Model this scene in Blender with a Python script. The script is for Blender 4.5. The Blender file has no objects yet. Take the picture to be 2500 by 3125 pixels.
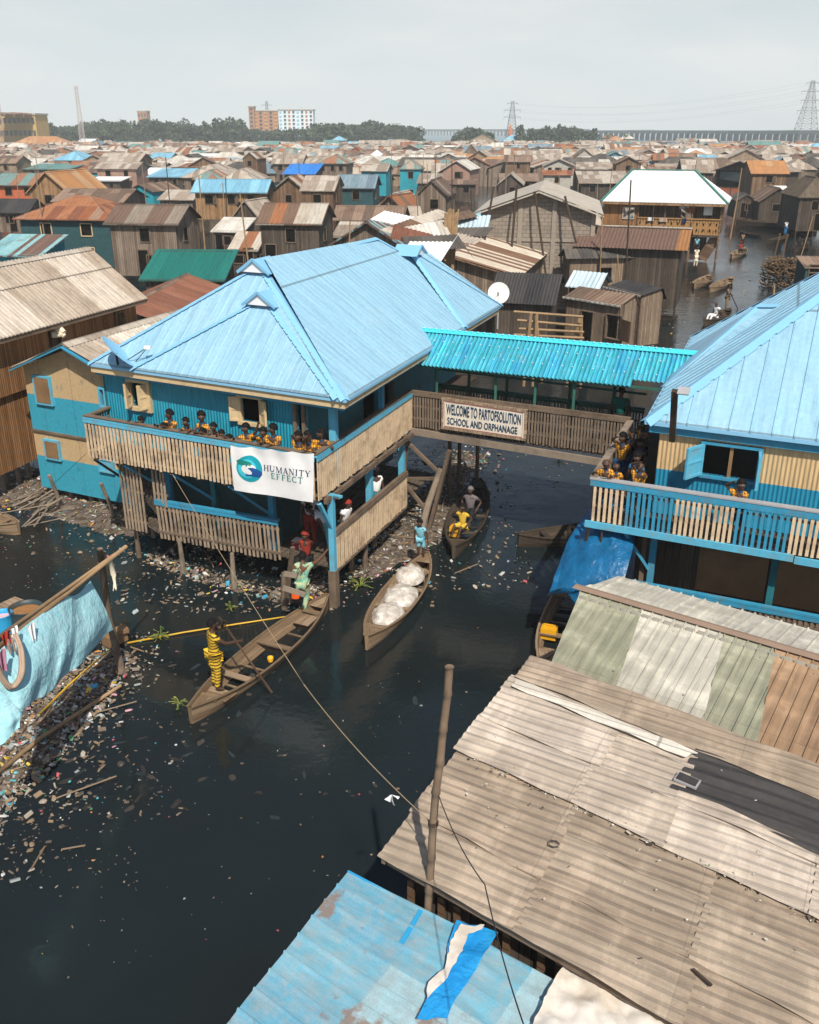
import bpy, math, random
from mathutils import Vector, Matrix, noise as mnoise
R_ = math.radians
random.seed(7)
scene = bpy.context.scene
COL = scene.collection

# ------------------------------------------------------------ camera
FPX, PITCH, CH = 2833.0, R_(22.4), 11.0
cam = bpy.data.cameras.new('camera')
cam.sensor_fit = 'HORIZONTAL'; cam.sensor_width = 36; cam.lens = FPX/2500*36
cam.clip_start = .1; cam.clip_end = 20000
camo = bpy.data.objects.new('camera', cam); COL.objects.link(camo)
camo.location = (0, 0, CH); camo.rotation_euler = (R_(90)-PITCH, 0, 0)
scene.camera = camo
# ------------------------------------------------------------ sky, sun, exposure
SUN_AZ, SUN_EL = 168.0, 50.0          # compass bearing from +Y clockwise
world = bpy.data.worlds.new('World'); scene.world = world; world.use_nodes = True
wn = world.node_tree; wn.nodes.clear()
sky = wn.nodes.new('ShaderNodeTexSky'); sky.sky_type = 'NISHITA'; sky.sun_disc = False
sky.sun_elevation = R_(SUN_EL); sky.sun_rotation = R_(SUN_AZ)
sky.air_density = 1.0; sky.dust_density = 1.5; sky.ozone_density = 1.2; sky.altitude = 0
bg = wn.nodes.new('ShaderNodeBackground'); bg.inputs['Strength'].default_value = .092
wo = wn.nodes.new('ShaderNodeOutputWorld')
tc = wn.nodes.new('ShaderNodeTexCoord'); sx = wn.nodes.new('ShaderNodeSeparateXYZ')
wn.links.new(tc.outputs['Generated'], sx.inputs[0])
hz = wn.nodes.new('ShaderNodeMapRange'); hz.inputs['From Min'].default_value = .05; hz.inputs['From Max'].default_value = .40
hz.inputs['To Min'].default_value = 1; hz.inputs['To Max'].default_value = .0
wn.links.new(sx.outputs['Z'], hz.inputs['Value'])
# thin veil of cloud low over the horizon, soft streaks
mp = wn.nodes.new('ShaderNodeMapping'); mp.inputs['Scale'].default_value = (2.2, 2.2, 9)
cn = wn.nodes.new('ShaderNodeTexNoise'); cn.inputs['Scale'].default_value = 2.0; cn.inputs['Detail'].default_value = 6
wn.links.new(tc.outputs['Generated'], mp.inputs[0]); wn.links.new(mp.outputs[0], cn.inputs[0])
cr = wn.nodes.new('ShaderNodeValToRGB')
cr.color_ramp.elements[0].position = .42; cr.color_ramp.elements[0].color = (7.5, 8.2, 8.4, 1)
cr.color_ramp.elements[1].position = .68; cr.color_ramp.elements[1].color = (8.7, 8.9, 8.85, 1)
wn.links.new(cn.outputs['Fac'], cr.inputs[0])
# the haze layer near the horizon itself is a touch warmer
hz2 = wn.nodes.new('ShaderNodeMapRange'); hz2.inputs['From Min'].default_value = -.01; hz2.inputs['From Max'].default_value = .07
hz2.inputs['To Min'].default_value = 1; hz2.inputs['To Max'].default_value = 0
wn.links.new(sx.outputs['Z'], hz2.inputs['Value'])
mh = wn.nodes.new('ShaderNodeMix'); mh.data_type = 'RGBA'
mh.inputs[7].default_value = (8.0, 8.4, 8.3, 1)
wn.links.new(hz2.outputs[0], mh.inputs[0]); wn.links.new(cr.outputs[0], mh.inputs[6])
mx = wn.nodes.new('ShaderNodeMix'); mx.data_type = 'RGBA'
wn.links.new(hz.outputs[0], mx.inputs[0]); wn.links.new(sky.outputs[0], mx.inputs[6]); wn.links.new(mh.outputs[2], mx.inputs[7])
wn.links.new(mx.outputs[2], bg.inputs['Color']); wn.links.new(bg.outputs[0], wo.inputs[0])

sl = bpy.data.lights.new('sun', 'SUN'); sl.energy = 4.9; sl.angle = R_(.6); sl.color = (1, .925, .81)
slo = bpy.data.objects.new('sun', sl); COL.objects.link(slo); slo.location = (0, -50, 60)
slo.rotation_euler = (R_(90-SUN_EL), 0, R_(180-SUN_AZ))
scene.view_settings.view_transform = 'Standard'; scene.view_settings.look = 'None'
scene.view_settings.exposure = 0.06; scene.view_settings.gamma = 1.0

# ------------------------------------------------------------ measuring helpers (photo pixel of the 2500x3125 picture -> real place)
cp, sp = math.cos(PITCH), math.sin(PITCH)
def ray(x, y):
    a = (x-1250)/FPX; b = (1562.5-y)/FPX
    return Vector((a, cp+b*sp, -sp+b*cp))
def pz(x, y, z):                       # point at height z
    d = ray(x, y); t = (z-CH)/d.z
    return Vector((d.x*t, d.y*t, z))
def py_(x, y, Y):                      # point at depth Y
    d = ray(x, y); t = Y/d.y
    return Vector((d.x*t, Y, CH+d.z*t))
def pw(x, y, P, Q):                    # point on the vertical plane through P, Q
    d = ray(x, y); n = Vector((Q[1]-P[1], P[0]-Q[0], 0))
    t = n.dot(Vector((P[0], P[1], 0)))/n.dot(Vector((d.x, d.y, 0)))
    return Vector((d.x*t, d.y*t, CH+d.z*t))
def zat(Y, y):                         # height that shows at pixel row y when Y metres ahead
    k = (1562.5-y)/FPX
    return CH+Y*(k*cp-sp)/(cp+k*sp)
def az(a): return Vector((math.sin(R_(a)), math.cos(R_(a)), 0))
V = Vector
UP = V((0, 0, 1))

# ------------------------------------------------------------ mesh helpers
class MB:
    def __init__(s): s.v = []; s.f = []; s.uv = []; s.m = []; s.c = []; s.col = None; s.mi = 0
    def face(s, pts, uvs=None):
        i = len(s.v); s.v += [tuple(p) for p in pts]; s.f.append(tuple(range(i, i+len(pts))))
        if uvs is None:
            a, b = V(pts[0]), V(pts[1]); e = (b-a); L = e.length or 1; e = e/L
            n = e.cross(V(pts[-1])-a); n = n.normalized() if n.length > 1e-9 else UP; t = n.cross(e)
            uvs = [((V(p)-a).dot(e), (V(p)-a).dot(t)) for p in pts]
        s.uv.append(uvs); s.m.append(s.mi); s.c.append(s.col)
    def box(s, c, sx, sy, sz, X=V((1, 0, 0)), Y=None, Z=None):
        c = V(c); X = V(X).normalized(); Z = V(Z) if Z is not None else UP
        Y = V(Y) if Y is not None else Z.cross(X).normalized()
        p = [c+X*(a*sx/2)+Y*(b*sy/2)+Z*(d*sz/2) for d in (-1, 1) for b in (-1, 1) for a in (-1, 1)]
        for q in ((0, 1, 5, 4), (1, 3, 7, 5), (3, 2, 6, 7), (2, 0, 4, 6), (4, 5, 7, 6), (2, 3, 1, 0)):
            s.face([p[i] for i in q])
    def bar(s, a, b, w, h=None, up=UP):
        a, b = V(a), V(b); d = b-a; L = d.length
        if L < 1e-6: return
        d = d/L; h = h or w
        x = d.cross(up)
        if x.length < 1e-3: x = d.cross(V((1, 0, 0)))
        x.normalize(); z = x.cross(d).normalized()
        c = (a+b)/2
        p = [c+d*(i*L/2)+x*(j*w/2)+z*(k*h/2) for k in (-1, 1) for j in (-1, 1) for i in (-1, 1)]
        for q in ((0, 1, 5, 4), (1, 3, 7, 5), (3, 2, 6, 7), (2, 0, 4, 6), (4, 5, 7, 6), (2, 3, 1, 0)):
            s.face([p[i] for i in q])
    def tube(s, pts, rad, n=8, cap=True):
        pts = [V(p) for p in pts]; m = len(pts)
        if not hasattr(rad, '__len__'): rad = [rad]*m
        rings = []; L = 0; ls = []
        ref = None
        for i, p in enumerate(pts):
            d = (pts[min(i+1, m-1)]-pts[max(i-1, 0)])
            d = d.normalized() if d.length > 1e-9 else UP
            if ref is None:
                ref = d.cross(UP)
                if ref.length < .05: ref = d.cross(V((1, 0, 0)))
            x = (ref-d*ref.dot(d)).normalized(); ref = x; z = x.cross(d)
            if i: L += (p-pts[i-1]).length
            ls.append(L)
            rings.append([p+(x*math.cos(k*2*math.pi/n)+z*math.sin(k*2*math.pi/n))*rad[i] for k in range(n)])
        for i in range(m-1):
            for k in range(n):
                k2 = (k+1) % n; w = 2*math.pi*rad[i]/n
                s.face([rings[i][k], rings[i][k2], rings[i+1][k2], rings[i+1][k]],
                       [(k*w, ls[i]), ((k+1)*w, ls[i]), ((k+1)*w, ls[i+1]), (k*w, ls[i+1])])
        if cap:
            s.face(rings[0]); s.face(list(reversed(rings[-1])))
    def grid(s, fn, nu, nv, su=1, sv=1):       # fn(i/nu, j/nv) -> point
        P = [[fn(i/nu, j/nv) for i in range(nu+1)] for j in range(nv+1)]
        for j in range(nv):
            for i in range(nu):
                s.face([P[j][i], P[j][i+1], P[j+1][i+1], P[j+1][i]],
                       [(i/nu*su, j/nv*sv), ((i+1)/nu*su, j/nv*sv), ((i+1)/nu*su, (j+1)/nv*sv), (i/nu*su, (j+1)/nv*sv)])
    def corr(s, poly, udir, per=.15, amp=.012, prof='sine', sag=0, jit=0, u0=0):
        """a corrugated sheet cut to a convex polygon; the corrugations run across udir"""
        poly = [V(p) for p in poly]; u = V(udir).normalized()
        n = None
        for i in range(1, len(poly)-1):
            n = (poly[i]-poly[0]).cross(poly[i+1]-poly[0])
            if n.length > 1e-4: break
        n.normalize()
        if n.z < 0: n = -n
        u = (u-n*u.dot(n)).normalized(); t = n.cross(u)
        if t.z < 0: t = -t
        o = poly[0]
        st = [((p-o).dot(u), (p-o).dot(t)) for p in poly]
        s0, s1 = min(a[0] for a in st), max(a[0] for a in st)
        xs = set([s0, s1]+[a[0] for a in st])
        if prof == 'sine':
            k = math.floor(s0/per*4)
            while k*per/4 < s1:
                if k*per/4 > s0: xs.add(k*per/4)
                k += 1
        elif prof == 'rib':
            k = math.floor(s0/per)
            while k*per < s1+per:
                for e in (0, .05, .12, .17):
                    x = k*per+e*min(per, .3)
                    if s0 < x < s1: xs.add(x)
                k += 1
        xs = sorted(xs)
        def hgt(x):
            if prof == 'sine': return amp*math.sin(x/per*2*math.pi)
            if prof == 'rib':
                q = (x-math.floor(x/per)*per)/min(per, .3)
                return amp if .049 < q < .121 else 0
            return 0
        def rng(x):
            lo, hi = 1e9, -1e9
            for i in range(len(st)):
                a, b = st[i], st[(i+1) % len(st)]
                if (a[0]-x)*(b[0]-x) <= 1e-12:
                    if abs(a[0]-b[0]) < 1e-9: ys = (a[1], b[1])
                    else: ys = (a[1]+(b[1]-a[1])*(x-a[0])/(b[0]-a[0]),)
                    for y in ys: lo = min(lo, y); hi = max(hi, y)
            return lo, hi
        nd = 6 if (sag or jit) else 1
        prev = None
        for x in xs:
            lo, hi = rng(x)
            if lo > hi: continue
            if prev is not None and x-prev[0] < 1e-5: continue
            h = hgt(x); row = []
            for j in range(nd+1):
                y = lo+(hi-lo)*j/nd; p = o+u*x+t*y+n*h
                if jit: p = p+n*(jit*(mnoise.noise(V((p.x*.9, p.y*.9, 3.1)))))
                row.append((p, (x+u0, y)))
            if prev is not None:
                for j in range(nd):
                    a, b, c, d = prev[1][j], row[j], row[j+1], prev[1][j+1]
                    s.face([a[0], b[0], c[0], d[0]], [a[1], b[1], c[1], d[1]])
            prev = (x, row)
    def build(s, name, mats, parent=None, smooth=False):
        me = bpy.data.meshes.new(name)
        me.from_pydata(s.v, [], s.f)
        ul = me.uv_layers.new(name='UVMap')
        flat = []
        for q in s.uv:
            for a in q: flat += [a[0], a[1]]
        ul.data.foreach_set('uv', flat)
        if any(c is not None for c in s.c):
            ca = me.color_attributes.new('tint', 'FLOAT_COLOR', 'CORNER'); fl = []
            for f, c in zip(s.f, s.c):
                c = c or (1, 1, 1)
                fl += [c[0], c[1], c[2], 1]*len(f)
            ca.data.foreach_set('color', fl)
        if not isinstance(mats, (list, tuple)): mats = [mats]
        for m in mats: me.materials.append(M[m] if isinstance(m, str) else m)
        me.polygons.foreach_set('material_index', s.m)
        if smooth:
            me.polygons.foreach_set('use_smooth', [True]*len(s.f))
            import bmesh
            bm = bmesh.new(); bm.from_mesh(me); bmesh.ops.remove_doubles(bm, verts=bm.verts, dist=1e-5); bm.to_mesh(me); bm.free()
        me.update()
        o = bpy.data.objects.new(name, me); COL.objects.link(o)
        if parent is not None: o.parent = parent; o.matrix_parent_inverse = parent_inv(parent)
        return o
def parent_inv(p):
    return Matrix.Translation(-p.location) if p.parent is None else Matrix.Translation(V((0, 0, 0)))
def tag(o, label=None, cat=None, group=None, kind=None):
    if label: o['label'] = label
    if cat: o['category'] = cat
    if group: o['group'] = group
    if kind: o['kind'] = kind
    return o
def thing(name, loc, label, cat, group=None):
    """an Empty at the thing's base; parts are built in world coordinates and keep their place"""
    o = bpy.data.objects.new(name, None); COL.objects.link(o); o.location = V(loc); o.empty_display_size = .3
    return tag(o, label, cat, group)
def sub(mb, name, mats, parent, **k):          # part of a part (parents built in world coordinates sit at the root's offset)
    o = mb.build(name, mats, None, **k); o.parent = parent
    if parent.parent is not None: o.matrix_parent_inverse = Matrix.Identity(4)
    return o

# ------------------------------------------------------------ materials
M = {}
class NT:
    def __init__(s, name, rough=.8, spec=.3, metal=0):
        s.mat = bpy.data.materials.new(name); s.mat.use_nodes = True; s.t = s.mat.node_tree
        s.b = s.t.nodes['Principled BSDF']; s.b.inputs['Roughness'].default_value = rough
        s.b.inputs['Specular IOR Level'].default_value = spec; s.b.inputs['Metallic'].default_value = metal
        M[name] = s.mat
    def n(s, typ, **k):
        o = s.t.nodes.new('ShaderNode'+typ)
        for a, b in k.items():
            if a.startswith('i_'):
                key = a[2:]; key = int(key) if key.isdigit() else key.replace('_', ' ')
                if isinstance(b, bpy.types.NodeSocket): s.t.links.new(b, o.inputs[key])
                else: o.inputs[key].default_value = b
            else: setattr(o, a, b)
        return o
    def math(s, op, a, b=None, c=None, clamp=False):
        o = s.t.nodes.new('ShaderNodeMath'); o.operation = op; o.use_clamp = clamp
        for i, x in enumerate((a, b, c)):
            if x is None: continue
            if isinstance(x, bpy.types.NodeSocket): s.t.links.new(x, o.inputs[i])
            else: o.inputs[i].default_value = x
        return o.outputs[0]
    def mix(s, f, a, b, blend='MIX'):
        o = s.t.nodes.new('ShaderNodeMix'); o.data_type = 'RGBA'; o.blend_type = blend
        for i, x in ((0, f), (6, a), (7, b)):
            if isinstance(x, bpy.types.NodeSocket): s.t.links.new(x, o.inputs[i])
            elif i == 0: o.inputs[0].default_value = x
            else: o.inputs[i].default_value = (*x[:3], 1)
        return o.outputs[2]
    def ramp(s, f, stops, interp='LINEAR'):
        o = s.t.nodes.new('ShaderNodeValToRGB'); r = o.color_ramp; r.interpolation = interp
        while len(r.elements) < len(stops): r.elements.new(.5)
        for e, (p, c) in zip(r.elements, stops):
            e.position = p; e.color = (*c[:3], 1) if hasattr(c, '__len__') else (c, c, c, 1)
        s.t.links.new(f, o.inputs[0]); return o.outputs[0]
    def noise(s, vec, scale, detail=4, rough=.6, col=False):
        o = s.n('TexNoise'); o.inputs['Scale'].default_value = scale; o.inputs['Detail'].default_value = detail
        o.inputs['Roughness'].default_value = rough
        if vec is not None: s.t.links.new(vec, o.inputs['Vector'])
        return o.outputs['Color' if col else 'Fac']
    def uv(s):
        u = s.n('UVMap'); x = s.n('SeparateXYZ', i_0=u.outputs[0]); return u.outputs[0], x.outputs[0], x.outputs[1]
    def vec(s, a, b, c=0.):
        o = s.n('CombineXYZ')
        for i, x in enumerate((a, b, c)):
            if isinstance(x, bpy.types.NodeSocket): s.t.links.new(x, o.inputs[i])
            else: o.inputs[i].default_value = x
        return o.outputs[0]
    def wn(s, vec):
        o = s.n('TexWhiteNoise', noise_dimensions='3D'); s.t.links.new(vec, o.inputs[0]); return o.outputs['Value']
    def objrand(s):
        return s.n('ObjectInfo').outputs['Random']
    def pos(s):
        return s.n('NewGeometry').outputs['Position']
    def out(s, col=None, bump=None, strength=.5, dist=.02, rough=None):
        if col is not None:
            if isinstance(col, bpy.types.NodeSocket): s.t.links.new(col, s.b.inputs['Base Color'])
            else: s.b.inputs['Base Color'].default_value = (*col[:3], 1)
        if rough is not None: s.t.links.new(rough, s.b.inputs['Roughness'])
        if bump is not None:
            o = s.n('Bump'); o.inputs['Strength'].default_value = strength; o.inputs['Distance'].default_value = dist
            s.t.links.new(bump, o.inputs['Height']); s.t.links.new(o.outputs[0], s.b.inputs['Normal'])
        return s.mat
def lin(h):                                   # sRGB hex -> linear
    r = []
    for i in (0, 2, 4):
        c = int(h[i:i+2], 16)/255; r.append(c/12.92 if c < .04045 else ((c+.055)/1.055)**2.4)
    return tuple(r)
def sheet_roof(name, cols, sw=.8, slen=2.4, per=.15, bump=.4, rust=.25, rustc=(.16, .07, .035), rough=.65, spec=.3, streak=.5, light=.35, rnd=True):
    """weathered metal or cement sheets: each sheet has its own colour, streaks run down the slope"""
    t = NT(name, rough, spec); uv, u, v = t.uv()
    fu = t.math('FLOOR', t.math('DIVIDE', u, sw)); fv = t.math('FLOOR', t.math('DIVIDE', v, slen))
    seed = t.math('MULTIPLY', t.objrand(), 37.) if rnd else 0.
    w = t.wn(t.vec(fu, fv, seed)); w2 = t.wn(t.vec(fu, 7.7, seed))
    m = t.math('ADD', t.math('MULTIPLY', w, .35), t.math('MULTIPLY', w2, .65))
    k = len(cols)
    c = t.ramp(m, [(.12+.76*i/k, cc) for i, cc in enumerate(cols)], 'CONSTANT')
    st = t.noise(t.vec(t.math('MULTIPLY', u, 5.), t.math('MULTIPLY', v, .5), seed), 1.6, 5, .65)
    c = t.mix(streak, c, t.ramp(st, [(.3, .45), (.5, 1.), (.72, 1.35)]), 'MULTIPLY')
    bl = t.noise(t.vec(u, v, seed), .9, 6, .7)
    rf = t.ramp(bl, [(.52, 0.), (.66, 1.)])
    c = t.mix(t.math('MULTIPLY', rf, rust), c, rustc)
    sm = t.noise(t.vec(u, v, 3.), 9., 4, .7)
    c = t.mix(light, c, t.ramp(sm, [(.3, .7), (.7, 1.25)]), 'MULTIPLY')
    # the lap joint across each sheet row: a thin dark line of grime
    fr = t.math('FRACT', t.math('DIVIDE', v, slen))
    c = t.mix(t.math('MULTIPLY', t.math('LESS_THAN', fr, .02), .5), c, (.05, .04, .035))
    h = t.math('SINE', t.math('MULTIPLY', u, 2*math.pi/per))
    h = t.math('ADD', h, t.math('MULTIPLY', bl, .6))
    return t.out(c, h if bump else None, bump, .02)
def planks(name, cols, pw_=.13, gap=.08, rough=.85, streak=.6, horiz=False, bump=.5):
    t = NT(name, rough, .2); uv, u, v = t.uv()
    if horiz: u, v = v, u
    q = t.math('DIVIDE', u, pw_); fu = t.math('FLOOR', q); fr = t.math('FRACT', q)
    seed = t.math('MULTIPLY', t.objrand(), 37.)
    w = t.wn(t.vec(fu, 1.3, seed)); k = len(cols)
    c = t.ramp(w, [(i/k, cc) for i, cc in enumerate(cols)], 'CONSTANT')
    gr = t.noise(t.vec(t.math('MULTIPLY', u, 18.), t.math('MULTIPLY', v, 1.1), seed), 1.5, 5, .6)
    c = t.mix(streak, c, t.ramp(gr, [(.3, .5), (.5, 1.), (.75, 1.4)]), 'MULTIPLY')
    bl = t.noise(t.vec(u, v, seed), 1.1, 4)
    c = t.mix(.5, c, t.ramp(bl, [(.3, .6), (.7, 1.2)]), 'MULTIPLY')
    g = t.math('LESS_THAN', fr, gap)
    c = t.mix(t.math('MULTIPLY', g, .8), c, (.012, .01, .008))
    h = t.math('SUBTRACT', 1., g)
    return t.out(c, h, bump, .015)
def plain(name, col, rough=.75, spec=.3, var=.35, scale=3., metal=0, bump=0, dirt=None, dirtamt=.5):
    t = NT(name, rough, spec, metal); tcn = t.n('TexCoord').outputs['Object']
    nz = t.noise(tcn, scale, 5, .65)
    c = t.mix(var, col, t.ramp(nz, [(.28, .55), (.5, 1.), (.74, 1.3)]), 'MULTIPLY')
    if dirt:
        n2 = t.noise(tcn, scale*.45, 5, .7); c = t.mix(t.math('MULTIPLY', t.ramp(n2, [(.5, 0.), (.65, 1.)]), dirtamt), c, dirt)
    return t.out(c, nz if bump else None, bump, .02)
def split_roof():
    t = NT('split_roof', .8, .2); uv, u, v = t.uv(); n = t.noise(t.vec(t.math('MULTIPLY', u, 5.), v), 1.5, 5, .65)
    c = t.mix(t.math('GREATER_THAN', u, 6.3), (.15, .095, .075), (.31, .15, .062)); c = t.mix(.5, c, t.ramp(n, [(.3, .6), (.72, 1.3)]), 'MULTIPLY'); t.out(c)
split_roof()
def corr_paint(name, cols, edges=(), per=.09, rough=.5, bump=.6, fade=(.30, .62, .72), wear=.25):
    """painted corrugated wall; cols from the bottom up, changing colour at the given heights of v"""
    t = NT(name, rough, .4); uv, u, v = t.uv()
    c = None
    base = cols[0]
    cur = t.mix(0., base, base)
    for e, cc in zip(edges, cols[1:]):
        cur = t.mix(t.math('GREATER_THAN', v, e), cur, cc)
    n1 = t.noise(t.vec(t.math('MULTIPLY', u, 6.), v), 1.5, 5, .6)
    cur = t.mix(.5, cur, t.ramp(n1, [(.3, .6), (.5, 1.), (.72, 1.3)]), 'MULTIPLY')
    n2 = t.noise(t.vec(t.math('MULTIPLY', u, 3.), v), 3., 6, .75)
    cur = t.mix(t.math('MULTIPLY', t.ramp(n2, [(.6, 0.), (.68, 1.)]), wear), cur, fade)
    h = t.math('SINE', t.math('MULTIPLY', u, 2*math.pi/per))
    return t.out(cur, h, bump, .02)

# roofs
sheet_roof('sky_blue_roof', [(.27, .485, .63), (.28, .495, .64), (.26, .47, .615), (.275, .49, .635)], .5, 3.4, .25, 0, .22, (.42, .58, .68), .5, .4, .36, .32)
sheet_roof('cement_roof', [(.38, .32, .26), (.46, .40, .33), (.33, .275, .22), (.50, .45, .39)], .85, 2.3, .15, 0, .35, (.20, .15, .11), .85, .15)
sheet_roof('cement_far', [(.34, .28, .225), (.42, .36, .30), (.27, .22, .175), (.46, .41, .35)], .9, 2.3, .3, .5, .4, (.17, .12, .09), .85, .15)
sheet_roof('brown_far', [(.17, .115, .085), (.22, .155, .115), (.27, .19, .14), (.14, .10, .075)], .9, 2.3, .3, .5, .4, (.10, .06, .04), .85, .15)
sheet_roof('dark_far', [(.075, .07, .065), (.10, .09, .08), (.13, .115, .10)], .9, 2.3, .3, .5, .3, (.05, .045, .04), .85, .15)
sheet_roof('rust_far', [(.27, .10, .05), (.34, .15, .075), (.21, .085, .05), (.30, .19, .13)], .9, 2.3, .3, .5, .4, (.16, .06, .03), .85, .15)
sheet_roof('blue_white', [(.50, .62, .68), (.54, .66, .72), (.46, .58, .64)], .9, 4, .3, .5, .2, (.30, .30, .30), .7, .25)
sheet_roof('orange_far', [(.45, .22, .09), (.40, .20, .09), (.46, .29, .16)], .9, 2.3, .3, .5, .25, (.32, .15, .07), .85, .15)
sheet_roof('striped_far', [(.50, .45, .38), (.30, .13, .065), (.46, .42, .36), (.17, .11, .08), (.42, .37, .30)], .9, 6, .3, .5, .3, (.18, .10, .06), .85, .15)
sheet_roof('mixed_far', [(.36, .30, .24), (.30, .15, .09), (.16, .26, .25), (.42, .36, .29)], 1.2, 5, .3, .5, .3, (.18, .10, .06), .85, .15)
sheet_roof('pale_far', [(.56, .53, .47), (.62, .60, .55), (.48, .44, .38)], .9, 2.3, .3, .5, .35, (.28, .2, .15), .85, .15)
sheet_roof('white_roof', [(.76, .77, .76), (.80, .80, .79), (.74, .75, .75)], .8, 6, .35, .5, .1, (.5, .48, .45), .55, .3, .2, .15)
sheet_roof('blue_far', [(.19, .43, .58), (.23, .48, .62), (.17, .38, .52)], .9, 4, .3, .5, .2, (.30, .38, .42), .7, .25)
sheet_roof('vivid_blue', [(.03, .20, .62), (.035, .22, .66)], 2, 6, .6, .3, .05, (.03, .15, .45), .6, .3)
sheet_roof('steel_blue_far', [(.16, .24, .29), (.20, .28, .33), (.14, .20, .25)], .9, 4, .3, .5, .3, (.20, .18, .16), .7, .25)
sheet_roof('teal_far', [(.10, .23, .22), (.12, .27, .25), (.16, .27, .25)], .9, 4, .3, .5, .3, (.20, .18, .15), .7, .25)
sheet_roof('green_roof', [(.012, .155, .125), (.015, .17, .14), (.012, .145, .12)], .9, 6, .18, .7, .05, (.05, .2, .17), .5, .4, .3, .25)
sheet_roof('teal_rust', [(.20, .42, .46), (.16, .10, .08), (.26, .48, .50), (.20, .12, .09)], .35, 6, .2, .6, .5, (.16, .09, .06), .7, .25)
sheet_roof('red_brown_roof', [(.20, .085, .055), (.23, .10, .065), (.18, .08, .052)], .8, 2.2, .2, .6, .3, (.28, .17, .12), .8, .2)
sheet_roof('rust_brown_roof', [(.14, .095, .075), (.16, .105, .08), (.24, .20, .16), (.13, .09, .07), (.15, .10, .075), (.33, .13, .055)], 1.5, 9, .3, .8, .25, (.13, .07, .04), .8, .2)
sheet_roof('thatch', [(.20, .16, .12), (.17, .135, .10)], .07, .4, .06, .9, .5, (.08, .06, .045), .95, .05, .8, .6)
sheet_roof('charcoal_sheet', [(.045, .043, .045), (.055, .052, .052), (.038, .037, .04)], .85, 2.6, .15, 0, .25, (.10, .085, .07), .8, .2, .6, .5)
# walls
planks('grey_planks', [(.18, .135, .10), (.22, .17, .13), (.26, .205, .16), (.15, .11, .082)], .16, .1)
planks('brown_planks', [(.17, .10, .06), (.21, .13, .08), (.25, .16, .10), (.14, .085, .05)], .16, .1)
planks('ochre_planks', [(.30, .175, .085), (.35, .21, .105), (.25, .145, .07), (.38, .23, .12)], .14, .1)
planks('dark_planks', [(.085, .066, .052), (.11, .086, .068), (.07, .054, .042)], .16, .1)
planks('cedar_slats', [(.30, .15, .062), (.35, .18, .075), (.26, .125, .05), (.38, .20, .09)], .085, .22, streak=.7)
planks('tan_planks', [(.32, .235, .16), (.37, .275, .19), (.28, .20, .135)], .14, .08)
planks('deck_planks', [(.10, .075, .055), (.13, .10, .075), (.085, .065, .05)], .14, .09)
planks('shack_slats', [(.26, .19, .135), (.31, .235, .17), (.22, .16, .115)], .075, .25)
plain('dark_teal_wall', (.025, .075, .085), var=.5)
plain('turquoise_wall', (.02, .30, .38), var=.3, dirt=(.04, .12, .13), dirtamt=.4)
plain('orange_wall', (.52, .13, .055), var=.3, dirt=(.3, .1, .05))
plain('pink_wall', (.36, .22, .17), var=.3, dirt=(.2, .14, .1))
plain('pale_wall', (.42, .40, .35), var=.3, dirt=(.25, .2, .15))
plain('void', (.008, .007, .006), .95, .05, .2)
plain('blue_paint', (.035, .27, .44), .55, .4, .35, 6, dirt=(.16, .15, .12), dirtamt=.45)
plain('pale_blue_paint', (.10, .42, .60), .55, .4, .3, 6, dirt=(.25, .24, .2), dirtamt=.5)
plain('teal_paint', (.016, .15, .18), .6, .4, .35, 5, dirt=(.04, .05, .05), dirtamt=.5)
plain('cream_paint', (.62, .47, .27), .65, .3, .25, 5, dirt=(.3, .2, .12), dirtamt=.35)
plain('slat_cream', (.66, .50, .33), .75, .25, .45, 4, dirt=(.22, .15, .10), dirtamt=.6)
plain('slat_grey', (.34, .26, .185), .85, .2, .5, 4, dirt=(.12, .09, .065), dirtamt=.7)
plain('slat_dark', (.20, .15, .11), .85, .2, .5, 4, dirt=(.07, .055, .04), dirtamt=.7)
plain('old_wood', (.17, .125, .09), .9, .15, .5, 3, dirt=(.07, .05, .038), dirtamt=.6, bump=.3)
plain('grey_wood', (.25, .20, .155), .9, .15, .5, 3, dirt=(.10, .08, .06), dirtamt=.6, bump=.3)
plain('dark_wood', (.06, .043, .032), .9, .15, .5, 3)
plain('cap_brown', (.27, .19, .14), .85, .2, .3, 2)
plain('pole_brown', (.20, .14, .095), .8, .2, .6, 3, dirt=(.08, .06, .045), dirtamt=.7)
plain('bamboo', (.33, .215, .115), .7, .3, .45, 4, dirt=(.15, .10, .06), dirtamt=.5)
plain('plywood', (.25, .15, .075), .7, .3, .4, 1.5, dirt=(.13, .08, .045), dirtamt=.5)
plain('white_cloth', (.80, .80, .80), .8, .2, .12, 4)
plain('cream_cloth', (.72, .64, .50), .85, .2, .25, 3)
plain('metal_grey', (.35, .35, .36), .5, .5, .3, 5)
plain('dish_white', (.80, .80, .78), .45, .4, .12, 3)
plain('rope', (.42, .32, .19), .9, .2, .3, 20)
plain('seam_grime', (.05, .10, .13), .8, .2, .3)
plain('wire', (.03, .03, .03), .7, .3, .2)
plain('green_paint', (.03, .12, .09), .65, .3, .4, 4, dirt=(.02, .05, .045), dirtamt=.5)
plain('ochre_wood', (.36, .20, .08), .75, .25, .35, 5, dirt=(.30, .15, .05), dirtamt=.4)
corr_paint('blue_corrugated', [(.02, .30, .43)], (), .09)
corr_paint('two_tone_corrugated', [(.022, .27, .42), (.56, .40, .21)], (1.05,), .09, fade=(.7, .6, .4), wear=.1)
corr_paint('cream_corrugated', [(.56, .40, .21)], (), .09, fade=(.7, .6, .4), wear=.1)

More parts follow.
